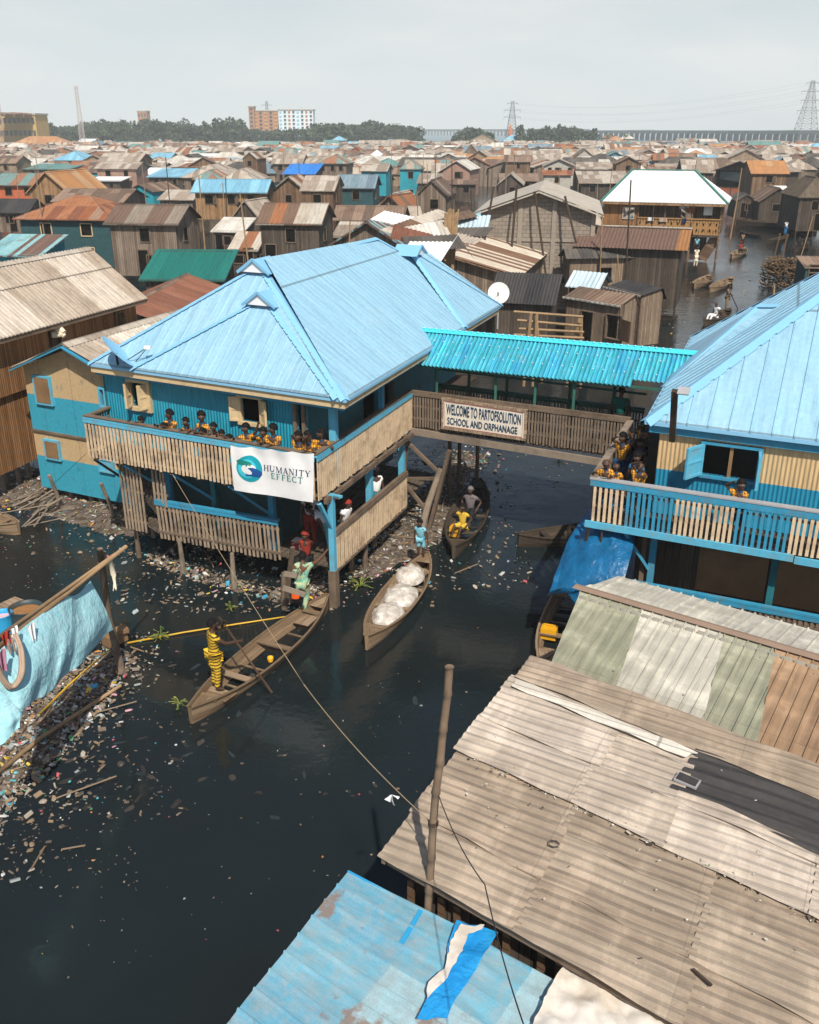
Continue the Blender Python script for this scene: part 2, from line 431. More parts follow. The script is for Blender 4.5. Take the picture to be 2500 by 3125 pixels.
# concrete blocks
def block_mat():
    t = NT('concrete_blocks', .9, .15); uv, u, v = t.uv()
    b = t.n('TexBrick', i_Vector=uv, offset=.5); b.inputs['Scale'].default_value = 1; b.inputs['Brick Width'].default_value = .45
    b.inputs['Row Height'].default_value = .24; b.inputs['Mortar Size'].default_value = .022
    b.inputs['Color1'].default_value = (.29, .245, .20, 1); b.inputs['Color2'].default_value = (.24, .205, .17, 1); b.inputs['Mortar'].default_value = (.17, .145, .12, 1)
    n1 = t.noise(uv, .5, 6, .7); c = t.mix(.6, b.outputs[0], t.ramp(n1, [(.3, .65), (.7, 1.3)]), 'MULTIPLY')
    t.out(c, b.outputs['Fac'], -.5, .02)
block_mat()
plain('concrete', (.30, .255, .21), .9, .15, .4, 2)
plain('concrete_pale', (.45, .41, .35), .9, .15, .4, 1.5, dirt=(.3, .25, .2))

# vertex-tinted litter
def tint_mat(name, rough=.6, spec=.4, mul=1.):
    t = NT(name, rough, spec); a = t.n('VertexColor', layer_name='tint')
    n1 = t.noise(t.pos(), 9., 4); c = t.mix(.4, a.outputs[0], t.ramp(n1, [(.3, .6), (.7, 1.25)]), 'MULTIPLY')
    t.out(c)
tint_mat('litter'); tint_mat('debris', .9, .1); tint_mat('leaf', .7, .3); tint_mat('painted', .8, .2)
# ============================================================ water and shore
def water_mat():
    t = NT('lagoon_water', .04, .5); P = t.pos(); x = t.n('SeparateXYZ', i_0=P)
    sc = t.vec(x.outputs[0], t.math('MULTIPLY', x.outputs[1], 1.0))
    n1 = t.noise(sc, 1.3, 3, .5); n2 = t.noise(sc, 7., 4, .6); n3 = t.noise(sc, .12, 4, .6)
    # calm, oily patches and wind-ruffled patches
    patch = t.ramp(n3, [(.40, .12), (.62, 1.)])
    # the open water beyond the shacks is always ruffled
    far = t.n('MapRange', i_0=x.outputs[1]); far.inputs[1].default_value = 25; far.inputs[2].default_value = 60
    far.inputs[3].default_value = 0; far.inputs[4].default_value = .7
    amt = t.math('ADD', patch, far.outputs[0])
    h = t.math('ADD', t.math('MULTIPLY', n1, 1.), t.math('MULTIPLY', n2, .35))
    h = t.math('MULTIPLY', h, amt)
    c = t.mix(t.ramp(n3, [(.35, 0.), (.65, 1.)]), (.010, .0125, .0125), (.011, .019, .022))
    # the open bay beyond the settlement is silt-blue
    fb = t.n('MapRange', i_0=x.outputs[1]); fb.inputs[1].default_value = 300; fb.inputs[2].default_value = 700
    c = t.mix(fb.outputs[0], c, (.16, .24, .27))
    rg = t.n('MapRange', i_0=x.outputs[1]); rg.inputs[1].default_value = 60; rg.inputs[2].default_value = 600; rg.inputs[3].default_value = .05; rg.inputs[4].default_value = .4
    t.b.inputs['IOR'].default_value = 1.33
    t.out(c, h, .22, .12, rough=rg.outputs[0])
water_mat()
mb = MB(); mb.face([(-9000, -60, 0), (9000, -60, 0), (9000, 15000, 0), (-9000, 15000, 0)])
tag(mb.build('water', 'lagoon_water'), kind='structure')

LIT = [(.58, .58, .56)]*5+[(.40, .35, .28)]*7+[(.26, .19, .12)]*20+[(.16, .12, .09)]*24+[(.32, .35, .35)]*8+[(.10, .085, .07)]*12+[(.70, .48, .06), (.65, .25, .05), (.05, .35, .55), (.1, .5, .55), (.5, .1, .12), (.1, .3, .12), (.55, .3, .35), (.85, .85, .85), (.25, .2, .15), (.3, .25, .2)]
def bit(mb, p, s, tilt=.25):
    """one scrap: a bent flake, a scrap of bag or a bottle"""
    k = random.random(); a = random.uniform(0, 6.28); mb.col = random.choice(LIT)
    X = V((math.cos(a), math.sin(a), random.uniform(-tilt, tilt))).normalized(); Y = V((-math.sin(a), math.cos(a), random.uniform(-tilt, tilt))).normalized(); Z = X.cross(Y)
    if k < .22:
        mb.tube([p-X*s*.5, p+X*s*.3, p+X*s*.42, p+X*s*.55], [s*.16, s*.16, s*.06, s*.06], 6)
    elif k < .8:
        n = random.choice((5, 6, 7)); r = [s*random.uniform(.25, .6) for _ in range(n)]
        pts = [p+X*(math.cos(i*6.283/n)*r[i])+Y*(math.sin(i*6.283/n)*r[i]*.7)+Z*(random.uniform(-.12, .12)*s) for i in range(n)]
        c = p+Z*(.14*s)
        for i in range(n): mb.face([pts[i], pts[(i+1) % n], c])
    else:
        mb.box(p, s, s*.6, s*.22, X, Y, Z)
def bank(name, outline, top, n_bits, seed, label, base=(.11, .088, .068)):
    """mud bank heaped with refuse; outline = list of (x,y) world"""
    random.seed(seed)
    xs = [p[0] for p in outline]; ys = [p[1] for p in outline]
    def inside(x, y):
        c = False; n = len(outline)
        for i in range(n):
            x1, y1 = outline[i][:2]; x2, y2 = outline[(i+1) % n][:2]
            if (y1 > y) != (y2 > y) and x < (x2-x1)*(y-y1)/(y2-y1)+x1: c = not c
        return c
    def edge(x, y):
        d = 1e9; n = len(outline)
        for i in range(n):
            a = V(outline[i][:2]); b = V(outline[(i+1) % n][:2]); e = b-a; p = V((x, y))
            t = max(0, min(1, (p-a).dot(e)/e.dot(e))); d = min(d, (p-a-e*t).length)
        return d
    def hz_(x, y):
        d = edge(x, y)*(1 if inside(x, y) else -1)
        h = min(1, max(-.3, d/.9)); h = h*top*(.75+.5*mnoise.noise(V((x*1.3, y*1.3, seed))))
        return h+(.05*mnoise.noise(V((x*6, y*6, seed))) if d > -.2 else 0)-.03
    mb = MB(); st = .16; x0, x1, y0, y1 = min(xs)-.4, max(xs)+.4, min(ys)-.4, max(ys)+.4
    nx, ny = int((x1-x0)/st), int((y1-y0)/st); H = {}
    for i in range(nx+1):
        for j in range(ny+1):
            H[i, j] = V((x0+i*st, y0+j*st, hz_(x0+i*st, y0+j*st)))
    for i in range(nx):
        for j in range(ny):
            q = [H[i, j], H[i+1, j], H[i+1, j+1], H[i, j+1]]
            if max(p.z for p in q) > -.05:
                v = random.uniform(.6, 1.5); mb.col = (base[0]*v, base[1]*v, base[2]*v*random.uniform(.9, 1.2)); mb.face(q)
    o = mb.build(name, 'debris', smooth=False); tag(o, kind='structure')
    m2 = MB(); k = 0; tries = 0
    while k < n_bits and tries < n_bits*12:
        tries += 1
        x = random.uniform(x0, x1); y = random.uniform(y0, y1)
        if not inside(x, y) and random.random() > .12: continue
        z = max(.0, hz_(x, y)); bit(m2, V((x, y, z+.03)), random.choice((.03, .045, .06, .08, .10, .15)), .6); k += 1
        if random.random() < .006:
            a = random.uniform(0, 3.14); L = random.uniform(.3, 1.1); m2.col = (.22, .15, .09)
            m2.tube([V((x, y, z+.05)), V((x+math.cos(a)*L, y+math.sin(a)*L, z+random.uniform(.05, .2)))], .015, 5)
    o2 = m2.build('shore_litter', 'litter'); tag(o2, label, 'litter', kind='stuff')
def wpts(px, z=0): return [tuple(pz(x, y, z)[:2]) for x, y in px]
bank('mud_bank', wpts([(-60, 1500), (60, 1420), (240, 1440), (420, 1530), (560, 1560), (760, 1560), (800, 1690), (560, 1640), (330, 1640), (180, 1590), (60, 1560), (-60, 1540)]), .25, 2600, 3,
     'refuse heaped on the mud under the cream and blue house and balcony')
bank('mud_bank', wpts([(440, 1690), (560, 1715), (720, 1770), (880, 1800), (1000, 1740), (1020, 1800), (930, 1850), (860, 1845), (700, 1805), (580, 1770), (450, 1722)]), .14, 1500, 4,
     'line of plastic rubbish caught along the stilts below the front fence')
bank('mud_bank', wpts([(1060, 1760), (1150, 1640), (1230, 1540), (1400, 1370), (1500, 1390), (1420, 1500), (1400, 1620), (1290, 1700), (1210, 1740), (1130, 1780)]), .2, 2100, 5,
     'rubbish and reeds heaped between the stilts beside the moored boats')
bank('mud_bank', wpts([(-80, 2250), (120, 2130), (330, 1960), (420, 2010), (330, 2150), (240, 2260), (150, 2360), (60, 2440), (0, 2560), (-80, 2640)]), .13, 3200, 6,
     'rubbish bank beside the light blue tarpaulin screen')

# floating litter on open water
random.seed(11)
mb = MB()
def scat(px0, py0, px1, py1, n, s=(.022, .032, .055)):
    for _ in range(n):
        p = pz(random.uniform(px0, px1), random.uniform(py0, py1), .012); bit(mb, p, random.choice(s), .05)
scat(0, 1560, 560, 1800, 170); scat(300, 1700, 1000, 1980, 70); scat(60, 1980, 560, 2500, 230, (.03, .045, .08)); scat(0, 2380, 420, 2720, 120)
scat(400, 2050, 1300, 2500, 45); scat(600, 2300, 1300, 2700, 18); scat(1100, 1640, 1700, 2300, 24); scat(0, 2600, 900, 3000, 26)
scat(1330, 1380, 1900, 1640, 60, (.03, .05, .08)); scat(1500, 1250, 2000, 1500, 60, (.06, .1)); scat(1900, 850, 2300, 1100, 120, (.1, .15, .2)); scat(1050, 1600, 1350, 1850, 120, (.04, .07, .1))
tag(mb.build('floating_litter', 'litter'), 'plastic scraps and litter floating on the black water', 'litter', kind='stuff')
# pale slicks of submerged bags
mb = MB()
random.seed(5)
for _ in range(90):
    p = pz(random.uniform(120, 620), random.uniform(2020, 2480), .006)
    if random.random() < .35: p = pz(random.uniform(560, 1300), random.uniform(2050, 2500), .006)
    n = 9; a0 = random.uniform(0, 6.28); sx_, sy_ = random.uniform(.05, .2), random.uniform(.03, .08)
    mb.col = random.choice([(.022, .03, .033), (.035, .032, .028), (.03, .04, .042), (.06, .052, .045)])
    pts = []
    for i in range(n):
        r = random.uniform(.5, 1.1); x = math.cos(i*6.283/n)*sx_*r; y = math.sin(i*6.283/n)*sy_*r
        pts.append(p+V((x*math.cos(a0)-y*math.sin(a0), x*math.sin(a0)+y*math.cos(a0), 0)))
    for i in range(n): mb.face([pts[i], pts[(i+1) % n], p])
tag(mb.build('sunken_bags', 'debris'), 'murky plastic bags lying just at the surface near the left bank', 'litter', kind='stuff')

def hyacinth(px, py, r, label, n=16, z=.02):
    random.seed(int(px)); c = pz(px, py, z); m = MB()
    for i in range(n):
        a = random.uniform(0, 6.28); L = r*random.uniform(.5, 1); g = random.uniform(.7, 1.3)
        m.col = random.choice([(.16*g, .20*g, .04*g), (.26*g, .25*g, .06*g), (.08*g, .13*g, .03*g)])
        e = c+V((math.cos(a)*L*random.uniform(.4, 1), math.sin(a)*L, random.uniform(.02, .16))); d = V((math.cos(a), math.sin(a), .2)); s = V((-math.sin(a), math.cos(a), 0))
        m.tube([c, (c+e)/2+UP*.07, e], .008, 5, False)
        w = random.uniform(.018, .034)
        m.face([e, e+d*w+s*w*.9, e+d*w*2.6, e+d*w-s*w*.9])
    return tag(m.build('water_hyacinth', 'leaf'), label, 'water plant')
hyacinth(548, 2155, .2, 'small yellow-green water plant at the bow of the long boat')
hyacinth(490, 1945, .32, 'trailing yellow-green weeds tangled on the floating yellow pole', 22)
hyacinth(705, 1862, .16, 'little green weed clump floating left of the ladder')
hyacinth(1100, 1790, .45, 'bright green reed tuft beside the corner stilts', 26)
hyacinth(1705, 1400, .30, 'yellow-green weed clump floating beyond the footbridge')
hyacinth(2020, 945, 1.1, 'green weeds growing against the canal-side stilts', 40)
# far canal vegetation scraps
# ============================================================ builders shared by the near buildings
def wall(mb, P, Q, z0, z1, holes=(), th=.07, uv0=0, zt=None):
    """wall from P to Q; holes = (s0,s1,za,zb); zt = optional top height function of s"""
    P, Q = V((P[0], P[1], 0)), V((Q[0], Q[1], 0)); L = (Q-P).length; e = (Q-P)/L; n = V((e.y, -e.x, 0))
    ss = sorted(set([0, L]+[h[0] for h in holes]+[h[1] for h in holes])); zs = sorted(set([z0, z1]+[h[2] for h in holes]+[h[3] for h in holes]))
    for i in range(len(ss)-1):
        for j in range(len(zs)-1):
            a, b, c, d = ss[i], ss[i+1], zs[j], zs[j+1]; m, k = (a+b)/2, (c+d)/2
            if any(h[0] < m < h[1] and h[2] < k < h[3] for h in holes): continue
            for off in (0, -th):
                mb.face([P+e*a+UP*c+n*off, P+e*b+UP*c+n*off, P+e*b+UP*d+n*off, P+e*a+UP*d+n*off], [(a+uv0, c), (b+uv0, c), (b+uv0, d), (a+uv0, d)])
    def rim(a, b, c, d):
        for (x0, y0, x1, y1) in ((a, c, b, c), (b, c, b, d), (b, d, a, d), (a, d, a, c)):
            p, q = P+e*x0+UP*y0, P+e*x1+UP*y1; mb.face([p, q, q-n*th, p-n*th])
    rim(0, L, z0, z1)
    for h in holes: rim(*h)
    return e, n
def gable_tri(mb, P, Q, z1, apex, th=.07):
    P, Q = V((P[0], P[1], z1)), V((Q[0], Q[1], z1)); L = (Q-P).length; e = (Q-P)/L; n = V((e.y, -e.x, 0))
    s = (V(apex)-P).dot(e); h = apex[2]
    for off in (0, -th): mb.face([P+n*off, Q+n*off, V((P+e*s).to_tuple()[:2]+(h,))+n*off], [(0, z1), (L, z1), (s, h)])
def slats(mb, P, Q, z0, z1, pitch=.085, w=.045, th=.025, jit=.0, skip=0, dz=.02, off=0, lean=0):
    P, Q = V((P[0], P[1], 0)), V((Q[0], Q[1], 0)); L = (Q-P).length; e = (Q-P)/L; n = V((e.y, -e.x, 0)); k = int(L/pitch)
    for i in range(k):
        if random.random() < skip: continue
        s = (i+.5)*L/k+random.uniform(-jit, jit)
        a = z0+random.uniform(-dz, dz); b = z1+random.uniform(-dz, dz)*.3
        ll = random.uniform(-1, 1)*jit*.6
        p, q = P+e*s+UP*a+n*(off-lean), P+e*(s+ll)+UP*b+n*off
        mb.bar(p, q, w*random.uniform(.9, 1.1), th, n)
def fence_part(root, P, Q, z0, z1, slatm, railm, lean=0, pitch=.085, w=.045, capw=.12, skip=0, rails=(.15, .75), jit=.006, cap=True):
    m = MB(); slats(m, P, Q, z0, z1, pitch, w, .022, jit, skip, .025, .03, lean); m.build('balustrade', slatm, root)
    P3, Q3 = V((P[0], P[1], 0)), V((Q[0], Q[1], 0))
    for r in rails:
        m = MB(); m.bar(P3+UP*(z0+(z1-z0)*r), Q3+UP*(z0+(z1-z0)*r), .03, .06); m.build('cross_rail', 'old_wood', root)
    if cap:
        m = MB(); m.bar(P3+UP*(z1+.03), Q3+UP*(z1+.03), capw, .05); m.bar(P3+UP*(z1-.045)+nrm(P, Q)*.05, Q3+UP*(z1-.045)+nrm(P, Q)*.05, .03, .08); m.build('rail', railm, root)
def nrm(P, Q):
    e = (V((Q[0], Q[1], 0))-V((P[0], P[1], 0))).normalized(); return V((e.y, -e.x, 0))
def window(root, P, e, n, s0, s1, z0, z1, frame, fw=.08, shutters=(), sh_m=None, open_deg=110, proud=.03, bars=0, pane=None, inset=.5):
    m = MB(); o = V((P[0], P[1], 0))+n*proud
    for a, b in (((s0-fw, z0-fw/2), (s1+fw, z0-fw/2)), ((s0-fw, z1+fw/2), (s1+fw, z1+fw/2))):
        m.bar(o+e*a[0]+UP*a[1], o+e*b[0]+UP*b[1], .12, fw)
    for s in (s0-fw/2, s1+fw/2): m.bar(o+e*s+UP*z0, o+e*s+UP*z1, fw, .12, n)
    for i in range(bars):
        s = s0+(s1-s0)*(i+1)/(bars+1); m.bar(o+e*s+UP*z0-n*.05, o+e*s+UP*z1-n*.05, .03, .03)
    w = m.build('window', frame, root)
    if pane:
        m = MB(); m.face([o+e*s0+UP*z0-n*.04, o+e*s1+UP*z0-n*.04, o+e*s1+UP*z1-n*.04, o+e*s0+UP*z1-n*.04]); m.build('pane', pane, w)
    for side, ang in shutters:
        hp = s0 if side < 0 else s1; d = (e*(-side*math.cos(R_(ang)))+n*math.sin(R_(ang))).normalized(); wd = (s1-s0)*.5
        m = MB(); a = o+e*hp; c = a+d*wd/2+UP*(z0+z1)/2+n*.02
        m.box(c, wd, .03, z1-z0, d)
        nn = UP.cross(d)
        for k in (-1, 1):
            for (q, r, ww, hh) in ((0, .46, wd, .06), (0, -.46, wd, .06), (0, 0, wd, .05)): m.box(c+UP*(r*(z1-z0))+nn*k*.022, ww, .016, hh, d)
            for q in (-.44, .44): m.box(c+d*(q*wd)+nn*k*.02, .06, .016, (z1-z0), d)
        m.build('shutter', sh_m or frame, w)
    return w
def ridge_cap(mb, a, b, w=.16, lift=.03):
    a, b = V(a)+UP*lift, V(b)+UP*lift; d = (b-a).normalized(); x = d.cross(UP).normalized()
    for s in (-1, 1): mb.face([a, b, b+x*s*w-UP*w*.55, a+x*s*w-UP*w*.55])
def ragged_cap(mb, a, b, w=.22, lift=.028, step=.25, droop=.45):
    """folded flashing with a notched lower edge"""
    a, b = V(a)+UP*lift, V(b)+UP*lift; L = (b-a).length; d = (b-a)/L; x = d.cross(UP).normalized(); k = int(L/step)
    for i in range(k):
        p, q = a+d*(L*i/k), a+d*(L*(i+.8)/k); q2 = a+d*(L*(i+1)/k)
        for s in (-1, 1):
            ww = w*(1+.0*i); f = x*s*ww-UP*ww*droop
            mb.face([p, q2, q2+f*.86, p+f*.86]); mb.face([p+f*.86, q+f*.86, q+f, p+f])

# ============================================================ the blue-roofed school house
B0 = pz(962, 1392, 4.15); U = az(-63.3); W_ = az(21.5)
def MP(u, v, z=0): return V((B0.x, B0.y, 0))+U*u+W_*v+UP*z
E0 = pz(1054, 1221, 5.4); EL = pz(269, 1109, 5.4); ER = pz(1528, 934, 5.4)
e_f = (EL-E0).normalized(); Lf = (EL-E0).length; e_s = (ER-E0).normalized(); Ls = (ER-E0).length
house = thing('school_house', MP(3, 5, 0), 'large two-storey stilt house under a wide pale blue hipped roof hung with the white banner', 'house')
def RP(u, v, z): return V((E0.x, E0.y, 0))+e_f*u+e_s*v+UP*z
ze = 5.4; zr = 7.8
R0 = py_(788, 808, 24.9); R0.z = zr; R0 = RP(Lf/2+.0, 3.2, zr); R1 = RP(Lf/2-.05, 10.35, zr)
R0 = pz(795, 806, zr); R1 = pz(1147, 726, zr)
NL, NR = RP(Lf, Ls, ze), RP(0, Ls, ze)
m = MB()
rp = dict(per=.25, amp=.007, prof='rib')
m.corr([RP(0, 0, ze), RP(0, Ls, ze), R1, R0], e_s, **rp)
m.corr([RP(0, 0, ze), RP(Lf, 0, ze), R0], e_f, **rp)
m.corr([RP(Lf, 0, ze), NL, R1, R0], e_s, **rp)
m.corr([NL, NR, R1], e_f, **rp)
roof = m.build('roof', 'sky_blue_roof', house)
def on_plane(x, y, A_, B_, C_):
    n_ = (B_-A_).cross(C_-A_); d = ray(x, y); o = V((0, 0, CH)); return o+d*(n_.dot(A_-o)/n_.dot(d))
# front wing: a smaller steeper hip standing on the front slope, with a little gablet
A = pz(811, 905, 7.15)
WL, WR = RP(Lf-1.45, -.03, ze+.02), RP(.18, -.03, ze+.02)
Ab = A+e_s*1.25+UP*.02
m = MB(); m.corr([WR, WL, A], e_f, **rp)
HR = E0.lerp(R0, .86)+UP*.03; m.face([WR, HR, A]); m.face([HR, Ab, A])
VL = on_plane(668, 989, E0, EL, R0)+UP*.03; m.face([WL, A, VL]); m.face([A, Ab, VL])
m.build('roof_wing', 'sky_blue_roof', house)
# east wing
G2 = pz(1254, 762, 7.4); v0 = 8.75
EA, EB = RP(-.03, v0, ze+.02), RP(-.03, Ls+.1, ze+.02)
G2b = G2+e_f*1.9
m = MB(); m.corr([EA, EB, G2], e_s, **rp); m.corr([EA, EA+e_f*2.9+UP*1.75-e_s*.1, G2b, G2], e_f, **rp); m.corr([EB, EB+e_f*3+UP*1.7, G2b, G2], e_f, **rp)
m.build('roof_wing', 'sky_blue_roof', house)
plain('flashing_blue', (.23, .50, .72), .45, .4, .12, 3)
m = MB()
ragged_cap(m, R0, R1, .15)
for a, b in ((R0, RP(0, 0, ze)), (R0, RP(Lf, 0, ze)), (R1, NR), (R1, NL), (A, WL), (A, WR), (G2, EA), (G2, EB), (A, Ab), (G2, G2b)):
    ragged_cap(m, b, a, .12)
# eave edge strip
for a, b in ((RP(0, 0, ze), RP(Lf, 0, ze)), (RP(0, 0, ze), RP(0, Ls, ze)), (RP(Lf, 0, ze), NL), (NR, NL)):
    m.bar(a-UP*.03, b-UP*.03, .03, .07)
m.build('ridge_flashing', 'flashing_blue', house)
# gablets
for P0, dr, sd, hgt in ((R0, -e_s, e_f, .34), (A, -e_s, e_f, .34), (G2, -e_f, e_s, .3)):
    m = MB(); a = P0+UP*.16; f = a+dr*.42; l = f+sd*.5-UP*hgt; r = f-sd*.5-UP*hgt; bb = a-dr*.5; lb = bb+sd*.5-UP*hgt; rb = bb-sd*.5-UP*hgt
    m.face([f, bb, lb, l]); m.face([f, r, rb, bb])
    for q, w_ in ((f, .03),): m.bar(f-dr*.02, l-dr*.02, .03, .07); m.bar(f-dr*.02, r-dr*.02, .03, .07)
    g = m.build('gablet', 'flashing_blue', house)
    m = MB(); f2 = f-dr*.06-UP*.05; m.face([f2, l-dr*.06+UP*.02, r-dr*.06+UP*.02]); m.build('vent_board', 'white_cloth', g)
# fascia
m = MB()
for a, b, n_ in ((RP(.04, .05, ze-.14), RP(Lf-.04, .05, ze-.14), 0), (RP(.06, .04, ze-.14), RP(.06, Ls-.05, ze-.14), 0)): m.bar(a, b, .03, .17)
m.build('fascia', 'cream_paint', house)
m = MB(); m.bar(RP(.14, .1, ze-.24), RP(.14, Ls-.1, ze-.24), .05, .12); m.bar(RP(.1, .14, ze-.24), RP(Lf-.1, .14, ze-.24), .05, .12); m.build('wall_plate', 'blue_paint', house)
# ceiling board under the eaves
m = MB(); m.face([RP(.15, .15, ze-.03), RP(Lf-.15, .15, ze-.03), RP(Lf-.15, Ls-.1, ze-.03), RP(.15, Ls-.1, ze-.03)]); m.build('ceiling', 'dark_wood', house)
# upper walls
c0 = MP(.78, 1.05); cl = MP(7.0, 1.0)
WF0 = V((pw(318, 1140, c0, cl).x, pw(318, 1140, c0, cl).y, 0)); WF1 = V(c0)
def holes_px(lst, P, Q):
    P2 = V((P.x, P.y, 0)); e = (V((Q.x, Q.y, 0))-P2).normalized(); r = []
    for (x0, y0, x1, y1) in lst:
        a, b = pw(x0, y0, P, Q), pw(x1, y1, P, Q); s0, s1 = (a-P2).dot(e), (b-P2).dot(e)
        r.append((min(s0, s1), max(s0, s1), min(a.z, b.z), max(a.z, b.z)))
    return r
fl = 3.12
hp = holes_px([(400, 1163, 458, 1245), (736, 1210, 800, 1292)], WF0, WF1)
Lw = (WF1-WF0).length
sd = (pw(908, 1250, WF0, WF1)-WF0).dot((WF1-WF0)/Lw); sd2 = (pw(946, 1250, WF0, WF1)-WF0).dot((WF1-WF0)/Lw)
door_h = (sd, min(sd2, Lw-.1), fl+.02, 5.1)
m = MB(); e1, n1 = wall(m, WF0, WF1, fl, ze-.05, hp+[door_h]); m.build('front_wall', 'blue_corrugated', house)
EWB = MP(.78, 12.0)
hs = holes_px([(1166, 1165, 1192, 1240)], WF1, EWB)
m = MB(); e2, n2 = wall(m, WF1, EWB, fl, ze-.05, hs+[(3.3, 4.1, fl+.02, 5.0)]); wall(m, WF0, WF0+W_*11, fl, ze-.05); wall(m, WF0+W_*11, EWB, fl, ze-.05); m.build('side_wall', 'teal_paint', house)
m = MB(); m.face([MP(0, 0, fl), MP(0, 12.2, fl), MP(7.0, 12, fl), MP(7.0, 0, fl)]); m.face([MP(0, 0, fl-.05), MP(7, 0, fl-.05), MP(7, 12, fl-.05), MP(0, 12.2, fl-.05)]); m.build('upper_floor', 'dark_wood', house)
w1 = window(house, WF0, e1, n1, *hp[0], 'cream_paint', .11, ((-1, 80), (1, 75)), 'cream_paint')
w2 = window(house, WF0, e1, n1, *hp[1], 'cream_paint', .09, ((-1, 165), (1, 150)), 'cream_paint')
w3 = window(house, WF1, e2, n2, *hs[0], 'old_wood', .06)
m = MB()
for s in (door_h[0]-.05, door_h[1]+.05): m.bar(WF0+e1*s+UP*fl+n1*.03, WF0+e1*s+UP*5.2+n1*.03, .09, .1, n1)
m.build('door_frame', 'old_wood', house)
# corner pillar and other posts (each a part)
def post(root, p, z0, z1, w, mt, name='post', h=None):
    mm = MB(); mm.bar(V((p[0], p[1], z0)), V((p[0], p[1], z1)), w, h or w, az(21.5)); return mm.build(name, mt, root)
pc = pw(1026, 1290, MP(0.1, 0), MP(0.1, 5)); post(house, MP(.06, 1.1), fl, ze-.2, .17, 'pale_blue_paint', 'pillar')
post(house, MP(.08, 4.0), fl, ze-.2, .12, 'blue_paint', 'pillar')
# balconies
BLc = MP(7.02, 0); BRc = pz(1255, 1195, 4.15); BRc = V((BRc.x, BRc.y, 0))
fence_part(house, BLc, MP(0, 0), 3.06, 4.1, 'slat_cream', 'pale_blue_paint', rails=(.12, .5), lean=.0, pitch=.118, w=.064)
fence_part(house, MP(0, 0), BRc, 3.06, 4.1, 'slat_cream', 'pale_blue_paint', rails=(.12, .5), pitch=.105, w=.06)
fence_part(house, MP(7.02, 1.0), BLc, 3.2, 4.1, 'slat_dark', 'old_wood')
m = MB(); m.bar(MP(.0, .02, 4.19), MP(7.0, .02, 4.19), .15, .025); m.bar(MP(.02, 0, 4.19), V((BRc.x, BRc.y, 4.19)), .15, .025); m.build('rail_top', 'old_wood', house)
# joists under the balcony
m = MB()
for i in range(9): m.bar(MP(.2+i*.83, .05, 3.02), MP(.2+i*.83, 1.2, 3.02), .07, .1)
for i in range(8): m.bar(MP(-.12, .4+i*.72, 3.0), MP(1.0, .4+i*.72, 3.0), .06, .1)
m.bar(MP(-.06, .3, 2.93), MP(-.06, 6.1, 2.93), .08, .12)
m.build('floor_joists', 'old_wood', house)
# lower storey: open, posts, dark walls inside, lower deck
lf = 1.0
m = MB()
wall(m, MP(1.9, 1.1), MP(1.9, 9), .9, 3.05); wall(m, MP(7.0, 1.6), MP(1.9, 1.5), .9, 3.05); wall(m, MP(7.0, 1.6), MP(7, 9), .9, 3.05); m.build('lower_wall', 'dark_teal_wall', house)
m = MB()
for i in range(44):
    if 1.8 < .3+i*.155: pass
    m.bar(MP(.1+i*.155, .75, lf), MP(.1+i*.155, 8, lf), .13, .04)
m.build('lower_deck', 'deck_planks', house)
for (u, v) in ((.06, 1.1),): pass
cpx = V((*pz(1022, 1850, 0)[:2], 0))
post(house, cpx, -.3, 1.0, .2, 'old_wood', 'stilt'); post(house, cpx, 1.0, 3.0, .14, 'pale_blue_paint', 'post')
post(house, MP(.15, 3.3), .9, 3.0, .16, 'pale_blue_paint'); post(house, MP(.15, 5.6), .9, 3.0, .16, 'pale_blue_paint')
post(house, MP(1.9, 1.0), .9, 3.0, .15, 'blue_paint'); post(house, MP(3.7, 1.0), .9, 3.0, .14, 'teal_paint'); post(house, MP(5.2, 1.0), .9, 3.0, .14, 'blue_paint')
# lower fences
FB0, FB1 = V((*pz(852, 1592, 2.0)[:2], 0)), V((*pz(474, 1528, 2.0)[:2], 0))
fence_part(house, FB1, FB0, .92, 2.0, 'slat_grey', 'blue_paint', rails=(.2, .8), pitch=.122, w=.062, lean=.05, jit=.012)
FB2 = FB1+U*.35
fence_part(house, FB2+U*.8, FB2, 1.0, 2.9, 'slat_grey', 'old_wood', pitch=.11, w=.06, jit=.014, cap=False, rails=(.15, .6))
fence_part(house, FB1+U*.02, FB1-U*.45, 1.9, 2.95, 'slat_grey', 'old_wood', pitch=.11, w=.06, jit=.014, cap=False, rails=(.3,))
FC0, FC1 = V((*pz(1022, 1622, 2.0)[:2], 0)), V((*pz(1240, 1440, 2.0)[:2], 0))
fence_part(house, FC0, FC1, .98, 1.98, 'slat_cream', 'old_wood', rails=(.06, .5), pitch=.11, w=.056, capw=.1)
m = MB(); m.bar(FC0+UP*.95, FC1+UP*.95, .06, .1); m.build('deck_beam', 'old_wood', house)
